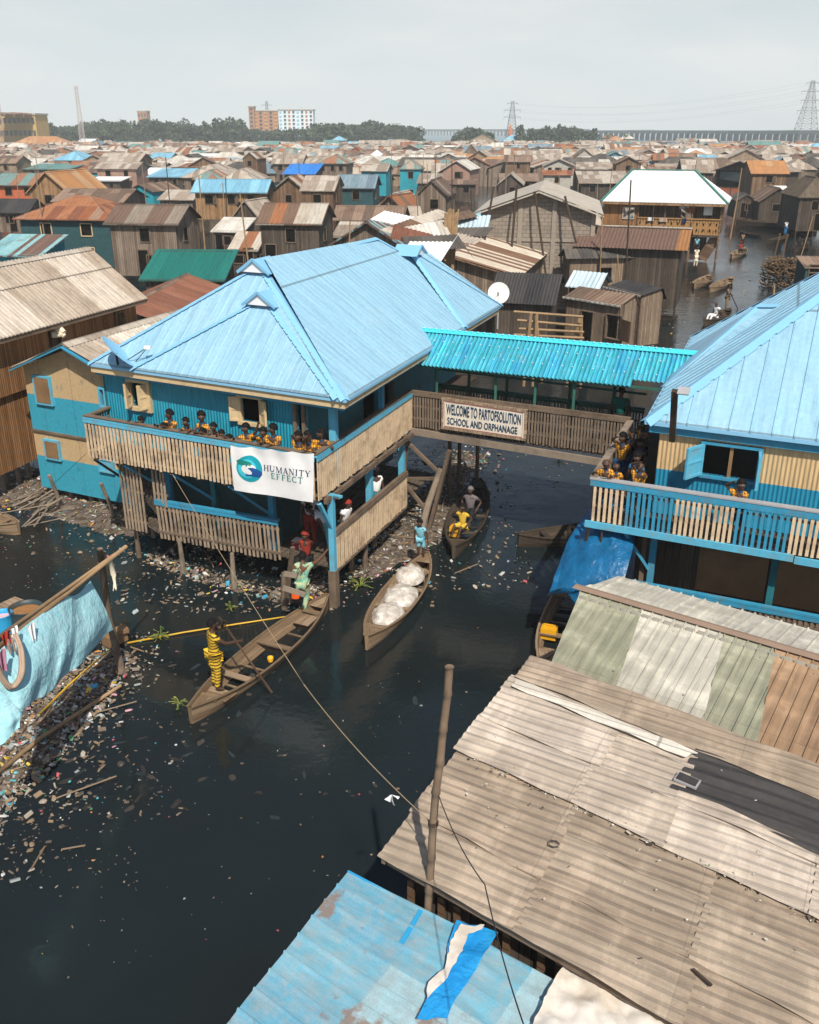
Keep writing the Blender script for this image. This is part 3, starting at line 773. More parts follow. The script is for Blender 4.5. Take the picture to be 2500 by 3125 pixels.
# braces (blue diagonals) each a part
def brace(root, a, b, w=.1, mt='blue_paint', name='brace'):
    mm = MB(); mm.bar(a, b, w, w*.7); return mm.build(name, mt, root)
brace(house, MP(.0, .1, 2.95), cpx+UP*2.05+W_*.02, .1, 'pale_blue_paint')
brace(house, MP(2.6, .1, 2.95), MP(1.95, .95, 2.0), .09); brace(house, MP(4.3, .1, 2.95), MP(3.75, .95, 2.1), .09); brace(house, MP(5.9, .1, 2.95), MP(5.25, .95, 2.1), .09)
brace(house, MP(6.95, .1, 2.95), MP(6.4, .95, 2.0), .09, 'dark_wood')
brace(house, cpx+UP*2.98-U*.3, cpx+UP*2.98+U*.75, .08, 'pale_blue_paint', 'beam')
brace(house, cpx+UP*2.93+W_*.1, V((BRc.x, BRc.y, 2.86))-W_*.1, .07, 'old_wood', 'beam')
brace(house, cpx+UP*2.95-U*.25, cpx+UP*2.95+U*.2-W_*.0, .08, 'old_wood', 'beam')
# stilts
for x, y in ((425, 1700), (560, 1748), (715, 1795), (868, 1858), (1142, 1665), (1075, 1748), (1115, 1742), (1195, 1585), (640, 1680), (760, 1700), (470, 1640)):
    p = pz(x, y, 0); mm = MB()
    mm.tube([p-UP*.3, p+UP*.35, p+UP*1.0+V((random.uniform(-.05, .05), 0, 0))], [.075, .07, .055], 7); mm.build('stilt', random.choice(['old_wood', 'grey_wood']), house)
# stacked planks leaning under the left end
m = MB()
for i in range(5):
    a = MP(6.5-i*.17, .9, 1.15); m.bar(a+U*.0, MP(5.2-i*.17, .5, 1.0)+UP*0, .16, .03)
    m.bar(MP(6.7-i*.16, .7, 2.7), MP(5.4-i*.16, .8, 1.3), .14, .03, W_)
tag(m.build('plank_stack', 'dark_planks'), 'dark boards leaning under the left end of the balcony', 'planks')
# ladder at the corner and odd planks
ld = thing('ladder', pz(1015, 1840, 0), 'rough wooden ladder with nailed board rungs between deck and long boat', 'ladder')
a, b = pz(868, 1850, .05), py_(893, 1670, 19.9); m = MB(); m.bar(a-UP*.2, b, .1, .07); m.build('stile', 'old_wood', ld)
for (x0, y0, x1, y1) in ((863, 1793, 930, 1815), (866, 1750, 905, 1757)):
    c = py_(x0, y0, 19.2); d = py_(x1, y1, 19.3); m = MB(); m.bar(c, d, .05, .12); m.build('rung', 'grey_wood', ld)
m = MB(); m.bar(pz(980, 1690, .6), pz(1015, 1745, .55), .2, .05); m.bar(pz(995, 1655, .8), pz(930, 1700, .75), .2, .05); m.bar(pz(1005, 1700, .7), pz(950, 1730, .65), .2, .05); m.build('step_board', 'grey_wood', ld)

# ---- banner
def banner_uv(o, X, Z, n):
    return lambda u, z, d=.004: o+X*u+Z*z+n*d
def px_banner(pts, P, Q, dy): return [pw(x, y, P, Q) for x, y in pts]
BP, BQ = MP(0, -.1), MP(7, -.1)
bc = [pw(x, y, BP, BQ) for x, y in ((708, 1357), (961, 1382), (960, 1531), (719, 1494))]   # tl, tr, br, bl
bn = nrm(BQ, BP)
if bn.y > 0: bn = -bn
def bsurf(u, v):               # u 0..1 left-right, v 0..1 bottom-top
    p = (bc[3]*(1-u)+bc[2]*u)*(1-v)+(bc[0]*(1-u)+bc[1]*u)*v
    w = .018*math.sin(u*9+v*2)+.012*math.sin(u*23+v*5)*v+.02*mnoise.noise(V((u*4, v*3, 1)))
    sag = -.03*abs(math.sin(u*math.pi*4))*v*v
    return p+bn*(.05+w)+UP*sag
m = MB(); m.grid(bsurf, 48, 24, 2.4, 1.4)
banner = m.build('banner', 'white_cloth', smooth=True); tag(banner, 'white cloth banner reading HUMANITY EFFECT tied over the balcony rail', 'banner')
def on_banner(x, y, d=.012):   # photo pixel -> point just proud of the cloth
    p = pw(x, y, BP, BQ); 
    # invert bilinear roughly
    u = v = .5
    for _ in range(8):
        q = (bc[3]*(1-u)+bc[2]*u)*(1-v)+(bc[0]*(1-u)+bc[1]*u)*v; du = ((bc[2]-bc[3])*(1-v)+(bc[1]-bc[0])*v); dv = ((bc[0]-bc[3])*(1-u)+(bc[1]-bc[2])*u)
        r = p-q; a, b, c = du.dot(du), du.dot(dv), dv.dot(dv); e, f = r.dot(du), r.dot(dv); D = a*c-b*b
        u += (c*e-b*f)/D; v += (a*f-b*e)/D
    return u, v
def bface(mb, uvs, d=.006): mb.face([bsurf(max(0, min(1, u)), max(0, min(1, v)))+bn*d for u, v in uvs])
plain('print_teal', (.01, .33, .42), .6, .3, .15, 6); plain('print_sky', (.06, .55, .66), .6, .3, .1, 6); plain('print_navy', (.01, .025, .09), .6, .3, .1); plain('print_green', (.01, .22, .18), .6, .3, .1); plain('print_deepblue', (.012, .08, .28), .6, .3, .1)
m = MB()
cc = on_banner(765, 1428); rx = on_banner(804, 1432)[0]-cc[0]; ry = .29
def disc(m, r0, r1, d, n=40, a0=0, a1=6.2832, cx=0, cy=0, sxx=1, syy=1):
    for i in range(n):
        t0, t1 = a0+(a1-a0)*i/n, a0+(a1-a0)*(i+1)/n
        q = [(cc[0]+cx*rx+rx*sxx*r*math.cos(t), cc[1]+cy*ry+ry*syy*r*math.sin(t)) for r, t in ((r0, t0), (r1, t0), (r1, t1), (r0, t1))]
        bface(m, q, d)
for k in range(5): disc(m, k/5, (k+1)/5, .006)
m.mi = 1
for k in range(3): disc(m, k/4.2, (k+1)/4.2, .009, 30, cx=-.15, cy=.0)
m.mi = 2
for k in range(3): disc(m, k/7.5, (k+1)/7.5, .012, 24, cx=-.02, cy=-.02, sxx=1.4)
def blob(pts, d):              # polygon in logo units
    c = (sum(p[0] for p in pts)/len(pts), sum(p[1] for p in pts)/len(pts))
    for i in range(len(pts)):
        a, b = pts[i], pts[(i+1) % len(pts)]
        bface(m, [(cc[0]+x*rx, cc[1]+y*ry) for x, y in (c, a, b)], d)
m.mi = 3; blob([(-.95, .55), (-.7, .7), (-.3, .62), (.1, .5), (.28, .3), (.1, .33), (.2, .18), (-.05, .3), (-.2, .12), (-.2, .3), (-.5, .25), (-.8, .3)], .015)
m.mi = 4; blob([(1., -.15), (.7, .02), (.3, .12), (-.05, .08), (-.02, .0), (.25, -.02), (.15, -.15), (.35, -.3), (-.3, -.45), (-.25, -.55), (.3, -.55), (.75, -.55), (.98, -.35)], .015)
m.build('logo', ['print_teal', 'print_sky', 'white_cloth', 'print_green', 'print_deepblue'], banner)
# serif lettering drawn as strokes: thick stem, thin stroke, slab serifs
TK, TN, SF = .17, .065, .05
def strokes(ch):
    S = []
    def vs(x, w, y0=0, y1=1): S.append([(x-w/2, y0), (x+w/2, y0), (x+w/2, y1), (x-w/2, y1)])
    def hs(y, x0, x1, t=TN): S.append([(x0, y-t/2), (x1, y-t/2), (x1, y+t/2), (x0, y+t/2)])
    def sf(x, y, h=.17): S.append([(x-h, y-(SF if y > .5 else 0)), (x+h, y-(SF if y > .5 else 0)), (x+h, y+(0 if y > .5 else SF)), (x-h, y+(0 if y > .5 else SF))])
    def dg(x0, y0, x1, y1, w): S.append([(x0-w/2, y0), (x0+w/2, y0), (x1+w/2, y1), (x1-w/2, y1)])
    def arc(cx, cy, rx_, ry_, a0, a1, w0, w1, n=12):
        for i in range(n):
            t0, t1 = R_(a0+(a1-a0)*i/n), R_(a0+(a1-a0)*(i+1)/n); q = []
            for t, s_ in ((t0, 0), (t0, 1), (t1, 1), (t1, 0)):
                ww = w0+(w1-w0)*abs(math.cos(t)); rr = s_*ww
                q.append((cx+(rx_-ww+rr)*math.cos(t), cy+(ry_-ww*.5+rr*.5 if 0 else ry_-(1-s_)*(TN+.02))*math.sin(t)))
            S.append(q)
    if ch == 'H': vs(.15, TK); vs(.75, TK); hs(.52, .15, .75); [sf(x, y) for x in (.15, .75) for y in (0, 1)]; W = .95
    elif ch == 'U': vs(.15, TK, .3); vs(.78, TN, .3); arc(.435, .33, .365, .33, 180, 360, TN, TK*.8); sf(.15, 1); sf(.78, 1, .13); W = .95
    elif ch == 'M': vs(.12, TN); vs(.95, TK); dg(.55, 0, .16, 1, TK); dg(.55, 0, .92, 1, TN); sf(.12, 0, .13); sf(.95, 0); sf(.1, 1, .12); sf(.97, 1, .14); W = 1.15
    elif ch == 'A': dg(.12, 0, .45, 1, TN); dg(.78, 0, .45, 1, TK); hs(.35, .24, .66); sf(.12, 0, .12); sf(.78, 0); W = .95
    elif ch == 'N': vs(.14, TN); vs(.8, TN); dg(.76, 0, .16, 1, TK); sf(.14, 0, .13); sf(.12, 1, .13); sf(.8, 1, .13); W = .98
    elif ch == 'I': vs(.17, TK); sf(.17, 0); sf(.17, 1); W = .4
    elif ch == 'T': vs(.42, TK); hs(.96, .03, .81, .08); sf(.42, 0); vs(.06, .05, .78, 1); vs(.78, .05, .78, 1); W = .88
    elif ch == 'Y': vs(.42, TK, 0, .48); dg(.4, .45, .1, 1, TK); dg(.45, .45, .76, 1, TN); sf(.42, 0); sf(.1, 1, .14); sf(.76, 1, .12); W = .9
    elif ch in 'EF':
        vs(.15, TK); hs(.96, .05, .68, .08); hs(.52, .15, .52); vs(.66, .05, .78, 1); vs(.5, .045, .4, .64); sf(.15, 0)
        if ch == 'E': hs(.04, .05, .7, .08); vs(.69, .05, 0, .24)
        W = .82
    elif ch == 'C': arc(.46, .5, .43, .5, 50, 310, TN, TK); vs(.76, .05, .7, .96); vs(.76, .05, .06, .26); W = .9
    return S, W
def word(txt, p0, p1, h, mt):
    """lettering between banner coords p0 (left base) and p1 (right base)"""
    Ws = [strokes(c)[1] for c in txt]; tot = sum(Ws)+.12*(len(txt)-1); m = MB(); x = 0
    for c in txt:
        S, W = strokes(c)
        for q in S:
            bface(m, [(p0[0]+(p1[0]-p0[0])*(x+px_)/tot, p0[1]+(p1[1]-p0[1])*(x+px_)/tot+h*py2) for px_, py2 in q], .012)
        x += W+.12
    m.build('lettering', mt, banner)
b1, b2 = on_banner(809, 1433), on_banner(952, 1453); t1 = on_banner(808, 1415)
word('HUMANITY', b1, b2, t1[1]-b1[1], 'print_navy')
b1, b2 = on_banner(832, 1458), on_banner(931, 1472); t1 = on_banner(832, 1440)
word('EFFECT', b1, b2, t1[1]-b1[1], 'print_green')

# ============================================================ footbridge with corrugated canopy
G0 = V((BRc.x, BRc.y, 0)); G1 = pz(1925, 1280, 4.15); G1 = V((G1.x, G1.y, 0)); gd = (G1-G0).normalized(); gn = V((-gd.y, gd.x, 0))   # gn away from camera
GL = (G1-G0).length; BW = 1.7
bridge = thing('footbridge', G0+gd*GL/2, 'covered wooden footbridge joining the two blue-roofed houses', 'footbridge')
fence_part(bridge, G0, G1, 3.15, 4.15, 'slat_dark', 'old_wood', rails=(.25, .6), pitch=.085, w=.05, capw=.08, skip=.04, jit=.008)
fence_part(bridge, G0+gn*BW, G1+gn*BW, 3.15, 3.95, 'slat_dark', 'green_paint', rails=(.3, .6), pitch=.085, w=.04, capw=.08, skip=.06, jit=.01)
m = MB()
for i in range(int(GL/.16)): m.bar(G0+gd*(i*.16+.08)+UP*3.1, G0+gd*(i*.16+.08)+gn*BW+UP*3.1, .14, .04)
m.build('deck', 'deck_planks', bridge)
for nm, off, zz, dz_ in (('beam', -.04, 3.0, -.1), ('beam', BW, 3.0, -.1)):
    m = MB(); m.bar(G0+gn*off+UP*zz, G1+gn*off+UP*(zz+dz_), .08, .19); m.build(nm, 'grey_wood', bridge)
for i, s in enumerate((.0, .17, .36, .5, .66, .86)):
    m = MB(); p = G0+gd*(GL*s)+gn*BW; m.bar(p+UP*3.1, p+UP*4.95, .08, .08); m.build('post', 'green_paint', bridge)
for i, s in enumerate((.12, .4, .58, .75)):
    m = MB(); p = G0+gd*(GL*s)+gn*.1; m.bar(p+UP*3.1, p+UP*4.95, .07, .07); m.build('post', random.choice(['green_paint', 'ochre_planks']), bridge)
m = MB(); p = G0+gn*(BW-.02); m.bar(p+UP*4.45, p+gd*GL+UP*4.4, .05, .06); m.build('hand_rail', 'green_paint', bridge)
def canopy_mat():
    t = NT('cyan_canopy', .55, .35); uv, u, v = t.uv()
    cmix = t.noise(t.vec(t.math('MULTIPLY', u, 1.3), t.math('MULTIPLY', v, .25)), 2.2, 4, .7)
    c = t.ramp(cmix, [(.34, (.03, .31, .52)), (.44, (.06, .42, .62)), (.50, (.04, .38, .46)), (.57, (.08, .48, .66)), (.63, (.04, .40, .48)), (.72, (.12, .50, .58))])
    st = t.noise(t.vec(t.math('MULTIPLY', u, 14.), t.math('MULTIPLY', v, .4)), 1.5, 4, .7)
    c = t.mix(.75, c, t.ramp(st, [(.3, .5), (.5, 1.), (.68, 1.7)]), 'MULTIPLY')
    w = t.noise(t.vec(t.math('MULTIPLY', u, 10.), t.math('MULTIPLY', v, 1.2)), 2.5, 5, .7)
    c = t.mix(t.ramp(w, [(.60, 0.), (.70, .6)]), c, (.45, .72, .75))
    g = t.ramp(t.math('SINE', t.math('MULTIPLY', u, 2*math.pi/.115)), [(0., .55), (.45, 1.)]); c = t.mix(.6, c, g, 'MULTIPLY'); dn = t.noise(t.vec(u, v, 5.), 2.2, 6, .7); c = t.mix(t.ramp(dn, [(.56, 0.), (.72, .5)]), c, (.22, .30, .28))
    t.out(c)
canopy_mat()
CT0, CT1 = pz(1280, 1003, 5.75), pz(2130, 1076, 5.75)
CB0, CB1 = pz(1262, 1112, 5.02), pz(1927, 1176, 5.02)
cd = (CT1-CT0).normalized()
CBx = pz(2052, 1172, 5.28)
m = MB(); cpp = dict(per=.115, amp=.026)
sN = (CB1-CT0).dot(cd)
down = V(((CB0-CT0)-cd*((CB0-CT0).dot(cd)))); 
t1_ = CT0+cd*sN
m.corr([CT0-cd*.02, t1_, t1_+down, CT0+down-cd*.02], cd, **cpp)
m.corr([t1_, CT1, CT1+down*.83-cd*.2, t1_+down*.83], cd, **cpp)
bdown = V((-down.x, -down.y, down.z))*.95
m.corr([CT0, CT1, CT1+bdown, CT0+bdown], cd, **cpp)
crf = m
m = MB(); x_ = V((-down.x, -down.y, 0)).normalized()
for s in (-1, 1): m.face([CT0+UP*.05, CT1+UP*.05, CT1+x_*s*.15-UP*.04, CT0+x_*s*.15-UP*.04])
m.build('ridge_flashing', 'print_sky', bridge)
m = crf; m.mi = 1
for f in (.33, .68):
    for i in range(26): p = CT0+down*f+cd*(i*.27+.1)+UP*.035; m.box(p, .025, .025, .02)
for i in range(40): m.box(CT0+cd*(i*.18)+UP*.06+x_*-.07, .03, .03, .02)
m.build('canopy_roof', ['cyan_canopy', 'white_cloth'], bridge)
m = MB()
for f in (.05, .5, .95): m.bar(CT0+down*f-UP*.06, CT1+down*f-UP*.06-cd*.2, .05, .06); m.bar(CT0+bdown*f-UP*.06, CT1+bdown*f-UP*.06-cd*.2, .05, .06)
m.build('purlin', 'green_paint', bridge)
# trestle below the left end
for a, b, w in (((1225, 1345), (1310, 1860), 0), ((1245, 1350), (1435, 1440), 0)): pass
def rawpost(root, pa, pb, w, mt='old_wood', name='strut'):
    mm = MB(); mm.bar(pa, pb, w, w*.8); return mm.build(name, mt, root)
GG = G0-gn*.05
P_ = lambda x, y: pw(x, y, GG, GG+gd*6)
rawpost(bridge, P_(1240, 1345), P_(1225, 1560), .13); rawpost(bridge, P_(1372, 1375), P_(1290, 1640)-UP*.6, .13)
rawpost(bridge, P_(1245, 1350), P_(1348, 1450), .1); rawpost(bridge, P_(1236, 1461), P_(1342, 1460), .1); rawpost(bridge, P_(1238, 1478), P_(1296, 1550), .1)
m = MB(); a = V((*pz(1268, 1648, 0)[:2], 0)); m.tube([a-UP*.4, a.lerp(P_(1345, 1430), .5), P_(1345, 1430)], [.12, .10, .08], 8); m.build('stilt', 'grey_wood', bridge)
for x, y in ((1400, 1500), (1455, 1470), (1370, 1520)):
    p = pz(x, y, 0); m = MB(); m.tube([p-UP*.3, p+UP*3.0], [.07, .06], 7); m.build('stilt', 'old_wood', bridge)

# sign
SG = [pw(x, y, G0-gn*.12, G1-gn*.12) for x, y in ((1348, 1213), (1607, 1258), (1590, 1345), (1346, 1305))]
SG = [pw(x, y, G0-gn*.12, G1-gn*.12) for x, y in ((1352, 1216), (1606, 1254), (1597, 1340), (1350, 1304))]
sx0 = SG[0]; sX = gd; sn = -gn
sL = (SG[1]-SG[0]).dot(gd); zt0, zb0 = SG[0].z, SG[3].z; zt1, zb1 = SG[1].z, SG[2].z
def sgp(u, v, d=0):
    p = V((sx0.x, sx0.y, 0))+gd*(u*sL); z = (zb0*(1-v)+zt0*v)*(1-u)+(zb1*(1-v)+zt1*v)*u
    return p+UP*z+sn*d
sign = thing('sign_board', sgp(.5, 0), 'white framed sign reading WELCOME TO PARTOFSOLUTION SCHOOL AND ORPHANAGE', 'sign')
m = MB(); m.grid(lambda u, v: sgp(u, v, .02+.006*math.sin(u*14)*math.sin(v*5)), 20, 6); m.build('panel', plain('sign_cream', (.72, .66, .56), .6, .3, .2, 3, dirt=(.5, .4, .3), dirtamt=.3), sign)
m = MB()
for a, b in ((sgp(-.015, 1), sgp(1.015, 1)), (sgp(-.015, 0), sgp(1.015, 0)), (sgp(0, 0), sgp(0, 1)), (sgp(1, 0), sgp(1, 1))): m.bar(a, b, .07, .07)
m.build('frame', 'tan_planks', sign)
plain('print_red', (.35, .04, .03), .6, .3, .1)
m = MB()
for a, b in (((.03, .93), (.97, .93)), ((.03, .07), (.97, .07))): m.bar(sgp(*a, .032), sgp(*b, .032), .004, .012)
for u in (.03, .97): m.bar(sgp(u, .07, .032), sgp(u, .93, .032), .012, .004)
m.build('border_line', 'print_red', sign)
def text_mesh(txt, bold=.012):
    c = bpy.data.curves.new('t', 'FONT'); c.body = txt; c.offset = bold; c.resolution_u = 3; c.extrude = 0
    o = bpy.data.objects.new('t', c); COL.objects.link(o); bpy.context.view_layer.update()
    me = o.to_mesh(); vs = [v.co.copy() for v in me.vertices]; fs = [tuple(p.vertices) for p in me.polygons]
    o.to_mesh_clear(); bpy.data.objects.remove(o); bpy.data.curves.remove(c)
    x0, x1 = min(v.x for v in vs), max(v.x for v in vs); y0, y1 = min(v.y for v in vs), max(v.y for v in vs)
    return [((v.x-x0)/(x1-x0), (v.y-y0)/(y1-y0)) for v in vs], fs
def place_text(txt, fn, mt, root, bold=.012):
    vs, fs = text_mesh(txt, bold); m = MB()
    for f in fs: m.face([fn(*vs[i]) for i in f])
    m.build('lettering', mt, root)
plain('sign_blue', (.012, .05, .11), .6, .3, .15)
place_text('WELCOME TO PARTOFSOLUTION', lambda x, y: sgp(.05+.90*x, .49+.37*y, .036), 'sign_blue', sign, .022)
place_text('SCHOOL AND ORPHANAGE', lambda x, y: sgp(.065+.85*x, .15+.25*y, .036), 'sign_blue', sign, .022)
# ============================================================ the second blue-roofed house (right)
K0 = pz(1812, 1455, 4.15); K0 = V((K0.x, K0.y, 0)); F2 = az(115)
def KP(u, v, z=0): return K0+F2*u+W_*v+UP*z
h2 = thing('school_annex', KP(4, 3), 'blue-roofed stilt house at the right edge with striped cream and blue balcony', 'house')
C0 = pz(1970, 1285, 5.25); C1 = C0+F2*9; S2 = .78; tR = 3.9
HT = C0+(F2+W_)*tR+UP*S2*tR; BKc = C0+W_*9.5; HT2 = C0+F2*tR+W_*(9.5-tR)+UP*S2*tR; C2 = C1+W_*9.5; RT = HT+F2*6; 
m = MB(); r2 = dict(per=.42, amp=.028, prof='rib')
m.corr([C0, C1, C1+W_*tR+UP*S2*tR, HT], F2, **r2); m.corr([C0, BKc, HT2, HT], W_, **r2); m.corr([BKc, C2, HT2+F2*6, HT2], F2, **r2)
m.corr([HT, HT2, HT2+F2*6, HT+F2*6], W_, **r2)
m.build('roof', 'sky_blue_roof', h2)
G3 = pz(2318, 930, 7.0); s3 = (G3-C0).dot(W_); print('s3', s3, (G3-C0).dot(F2)); LA, LB = C0+W_*(s3-2.1), C0+W_*(s3+2.1)
G3b = C0+W_*s3+F2*((7.0-5.25)/S2+.1)+UP*(7.0-5.25+.05)
m = MB(); m.face([LA+UP*.03, LB+UP*.03, G3]); m.face([LA+UP*.03, G3, G3b]); m.face([LB+UP*.03, G3b, G3]); m.build('roof_wing', 'sky_blue_roof', h2)
m = MB(); ragged_cap(m, C0, HT, .2, .035, .42, .5); ragged_cap(m, LA, G3, .12, .03, .4); ragged_cap(m, G3, G3b, .15, .03, .4); ragged_cap(m, BKc, HT2, .15, .03, .4); ridge_cap(m, HT, HT2)
m.bar(C0-UP*.03, C1-UP*.03, .04, .08); m.bar(C0-UP*.03, BKc-UP*.03, .04, .08); m.build('ridge_flashing', 'flashing_blue', h2)
m = MB(); m.bar(C0+F2*.08+W_*.12-UP*.17, C1+W_*.12-UP*.17, .05, .17); m.bar(C0+F2*.12+W_*.08-UP*.17, BKc+F2*.12-UP*.17, .05, .17); m.build('fascia', 'blue_paint', h2)
m = MB(); m.face([C0+(F2+W_)*.15-UP*.06, C1-UP*.06+W_*.15, C2-UP*.06, BKc-UP*.06+F2*.15]); m.build('ceiling', 'dark_wood', h2)
wl = pw(2006, 1400, KP(0, 1.1), KP(5, 1.1)); WA = V((wl.x, wl.y, 0)); WB = WA+F2*8
zc = pw(2004, 1429, WA, WB).z
corr_paint('band_corrugated', [(.018, .24, .40), (.60, .42, .22)], (zc,), .09, fade=(.7, .6, .4), wear=.08)
h_ = holes_px([(2152, 1352, 2262, 1462)], WA, WB)
hh = h_[0]; hh = (hh[0], hh[0]+1.12, hh[2], min(hh[3], 5.0)); 
m = MB(); e4, n4 = wall(m, WA, WB, 3.12, 5.2, [hh]); m.build('front_wall', 'band_corrugated', h2)
m = MB(); wall(m, WA+W_*8, WA, 3.12, 5.2, [(5.5, 6.3, 3.14, 4.9)]); wall(m, WB, WA+W_*8+F2*8, 3.12, 5.2); m.build('side_wall', 'brown_planks', h2)
w_ = window(h2, WA, e4, n4, *hh, 'blue_paint', .06, ((-1, 118), (1, 96)), 'pale_blue_paint')
m = MB(); a = WA+e4*((hh[0]+hh[1])/2); m.bar(a+UP*hh[2], a+UP*hh[3], .07, .06, n4); m.build('mullion', 'plywood', w_)
m = MB(); m.face([KP(0, 0, 3.1), KP(9, 0, 3.1), KP(9, 9, 3.1), KP(0, 9, 3.1)]); m.face([KP(0, 0, 3.05), KP(0, 9, 3.05), KP(9, 9, 3.05), KP(9, 0, 3.05)]); m.build('upper_floor', 'dark_wood', h2)
# striped balustrade: runs of cream and blue slats
pos_ = 0; i = 0; runs = [(.72, 'slat_cream'), (1.02, 'blue_paint'), (1.2, 'slat_cream'), (1.05, 'blue_paint'), (1.1, 'slat_cream'), (1.6, 'blue_paint'), (1.2, 'slat_cream')]
for L, mt in runs:
    for part in ((0, 1),):
        m = MB(); slats(m, KP(pos_, 0), KP(pos_+L, 0), 3.16, 4.08, .105, .062, .022, .008, 0, .01, .03); m.build('balustrade', mt, h2)
    pos_ += L
for r in (3.5, 3.85): m = MB(); m.bar(KP(0, .03, r), KP(8, .03, r), .03, .05); m.build('cross_rail', 'old_wood', h2)
m = MB(); m.bar(KP(-.05, -.04, 4.03), KP(8, -.04, 4.03), .03, .13); m.build('rail', 'blue_paint', h2)
m = MB(); m.bar(KP(-.06, .02, 4.12), KP(8, .02, 4.12), .17, .03); m.build('rail_top', 'metal_grey', h2)
m = MB(); m.bar(KP(-.1, -.06, 3.08), KP(4.15, -.06, 3.08), .05, .15); m.bar(KP(4.17, -.06, 3.05), KP(8, -.06, 3.05), .05, .15); m.build('floor_beam', 'pale_blue_paint', h2)
# west side rail back to the bridge
G1b = V((G1.x, G1.y, 0)); m = MB(); slats(m, KP(0, 0), G1b, 3.16, 4.05, .12, .05, .02, .01, .1); m.build('balustrade', 'slat_dark', h2)
m = MB(); m.bar(KP(0, 0, 4.12), G1b+UP*4.12, .16, .04); m.build('rail_top', 'grey_wood', h2)
# lower storey
m = MB(); wall(m, KP(.9, 1.3), KP(9, 1.3), .9, 3.0); wall(m, KP(.9, 8), KP(.9, 1.3), .9, 3.0); m.build('lower_wall', 'dark_planks', h2)
for a, b in ((2.3, 3.75), (3.95, 5.8), (6.0, 8)):
    m = MB(); m.box((KP(a, 1.15, 2.1)+KP(b, 1.15, 2.1))/2, b-a, .03, 1.35, F2); m.build('panel_board', 'plywood', h2)
for u_ in (1.35, 3.85, 5.9): post(h2, KP(u_, .55), -.3, 3.05, .14, 'teal_paint' if u_ > 2 else 'blue_paint')
post(h2, KP(1.15, .6), -.3, 3.05, .1, 'old_wood')
m = MB()
for i in range(40): m.bar(KP(1.0+i*.17, .2, 1.0), KP(1.0+i*.17, 3, 1.0), .15, .04)
m.build('lower_deck', 'deck_planks', h2)
fence_part(h2, KP(1.0, .2), KP(9, .2), 1.0, 1.75, 'slat_dark', 'blue_paint', pitch=.11, w=.06)
brace(h2, KP(.7, .15, 2.98), KP(1.3, .5, 2.0), .09)
m = MB(); m.tube([KP(.02, -.05, 3.05), KP(-.12, .05, 2.3)], .03, 6); m.build('hanging_pole', 'dark_wood', h2)
m = MB(); a = KP(.28, -.02); m.tube([a+UP*3.0, a+UP*-.3], .025, 6); m.build('hanging_pole', 'dark_wood', h2)
# solar street lamp
a = py_(1838, 1345, 17.9); sl_ = thing('solar_lamp', V((a.x, a.y, 4.6)), 'small solar lamp on a dark wooden post rising past the right roof corner', 'lamp')
b = py_(1835+25, 1190, 17.6); a = py_(2052, 1345, 17.9); b = py_(2060, 1192, 17.4)
m = MB(); m.bar(a, b, .115, .10, n4); m.build('post', 'dark_wood', sl_)
b2 = py_(2087, 1193, 17.25); m = MB(); m.box(b2, .22, .2, .025, F2, None, V((-.2, -.45, .87)).normalized()); m.build('lamp_head', 'metal_grey', sl_)
m = MB(); m.bar(b-UP*.04, b2-UP*.03, .03); m.build('bracket', 'dark_wood', sl_)
# blue tarpaulin
def tarp_mat(name, c, c2, sp_=.5, ro=.35, bmp=.5):
    t = NT(name, ro, sp_); P = t.n('TexCoord').outputs['Object']
    n1 = t.noise(P, 2.5, 6, .7); n2 = t.n('TexVoronoi', feature='DISTANCE_TO_EDGE', i_Scale=3.5); w = t.noise(P, 3., 3, .5, True)
    t.t.links.new(w, n2.inputs['Vector'])
    cc = t.mix(t.ramp(n1, [(.35, 0.), (.65, 1.)]), c, c2); t.out(cc, t.math('ADD', n1, t.math('MULTIPLY', n2.outputs[0], .6)), bmp, .08)
tarp_mat('blue_tarp', (.004, .085, .20), (.006, .14, .33)); tarp_mat('bright_tarp', (.01, .24, .62), (.03, .36, .75), .6, .3)
tarp_mat('screen_tarp', (.30, .60, .68), (.42, .70, .77), .2, .8, .5)
def drape(mb, L, R, nu, nv, fn=None, sc=1.):
    def cat(P, t):
        k = t*(len(P)-1); i = min(int(k), len(P)-2); f = k-i
        p0, p1, p2, p3 = P[max(i-1, 0)], P[i], P[i+1], P[min(i+2, len(P)-1)]
        return .5*((2*p1)+(p2-p0)*f+(2*p0-5*p1+4*p2-p3)*f*f+(3*p1-p0-3*p2+p3)*f*f*f)
    def f_(u, v):
        p = cat(L, v).lerp(cat(R, v), u); return fn(u, v, p) if fn else p
    mb.grid(f_, nu, nv, 2, 3)
Lt = [pz(1812, 1545, 3.0)+W_*.3, pz(1740, 1640, 2.5), pz(1700, 1740, 2.0), pz(1680, 1800, 1.7), pz(1668, 1822, 1.45)]
Rt = [pz(1935, 1600, 3.0)+W_*.4, pz(1930, 1680, 2.65), pz(1905, 1770, 2.2), pz(1885, 1825, 1.8), pz(1760, 1840, 1.5)]
def tf(u, v, p):
    hmp = .25*math.sin(u*math.pi)*(1-.3*v); g = V((u*5, v*4, 2))
    pin = math.exp(-((u-.45)**2/.02+(v-.86)**2/.01))
    return p+UP*(hmp+.07*mnoise.noise(g*1.3)+.03*mnoise.noise(g*4)-.08*pin)
m = MB(); drape(m, Lt, Rt, 30, 44, tf)
tg = tag(m.build('tarpaulin', 'blue_tarp', smooth=True), 'deep blue plastic tarpaulin draped from the balcony corner over a moored boat', 'tarpaulin')
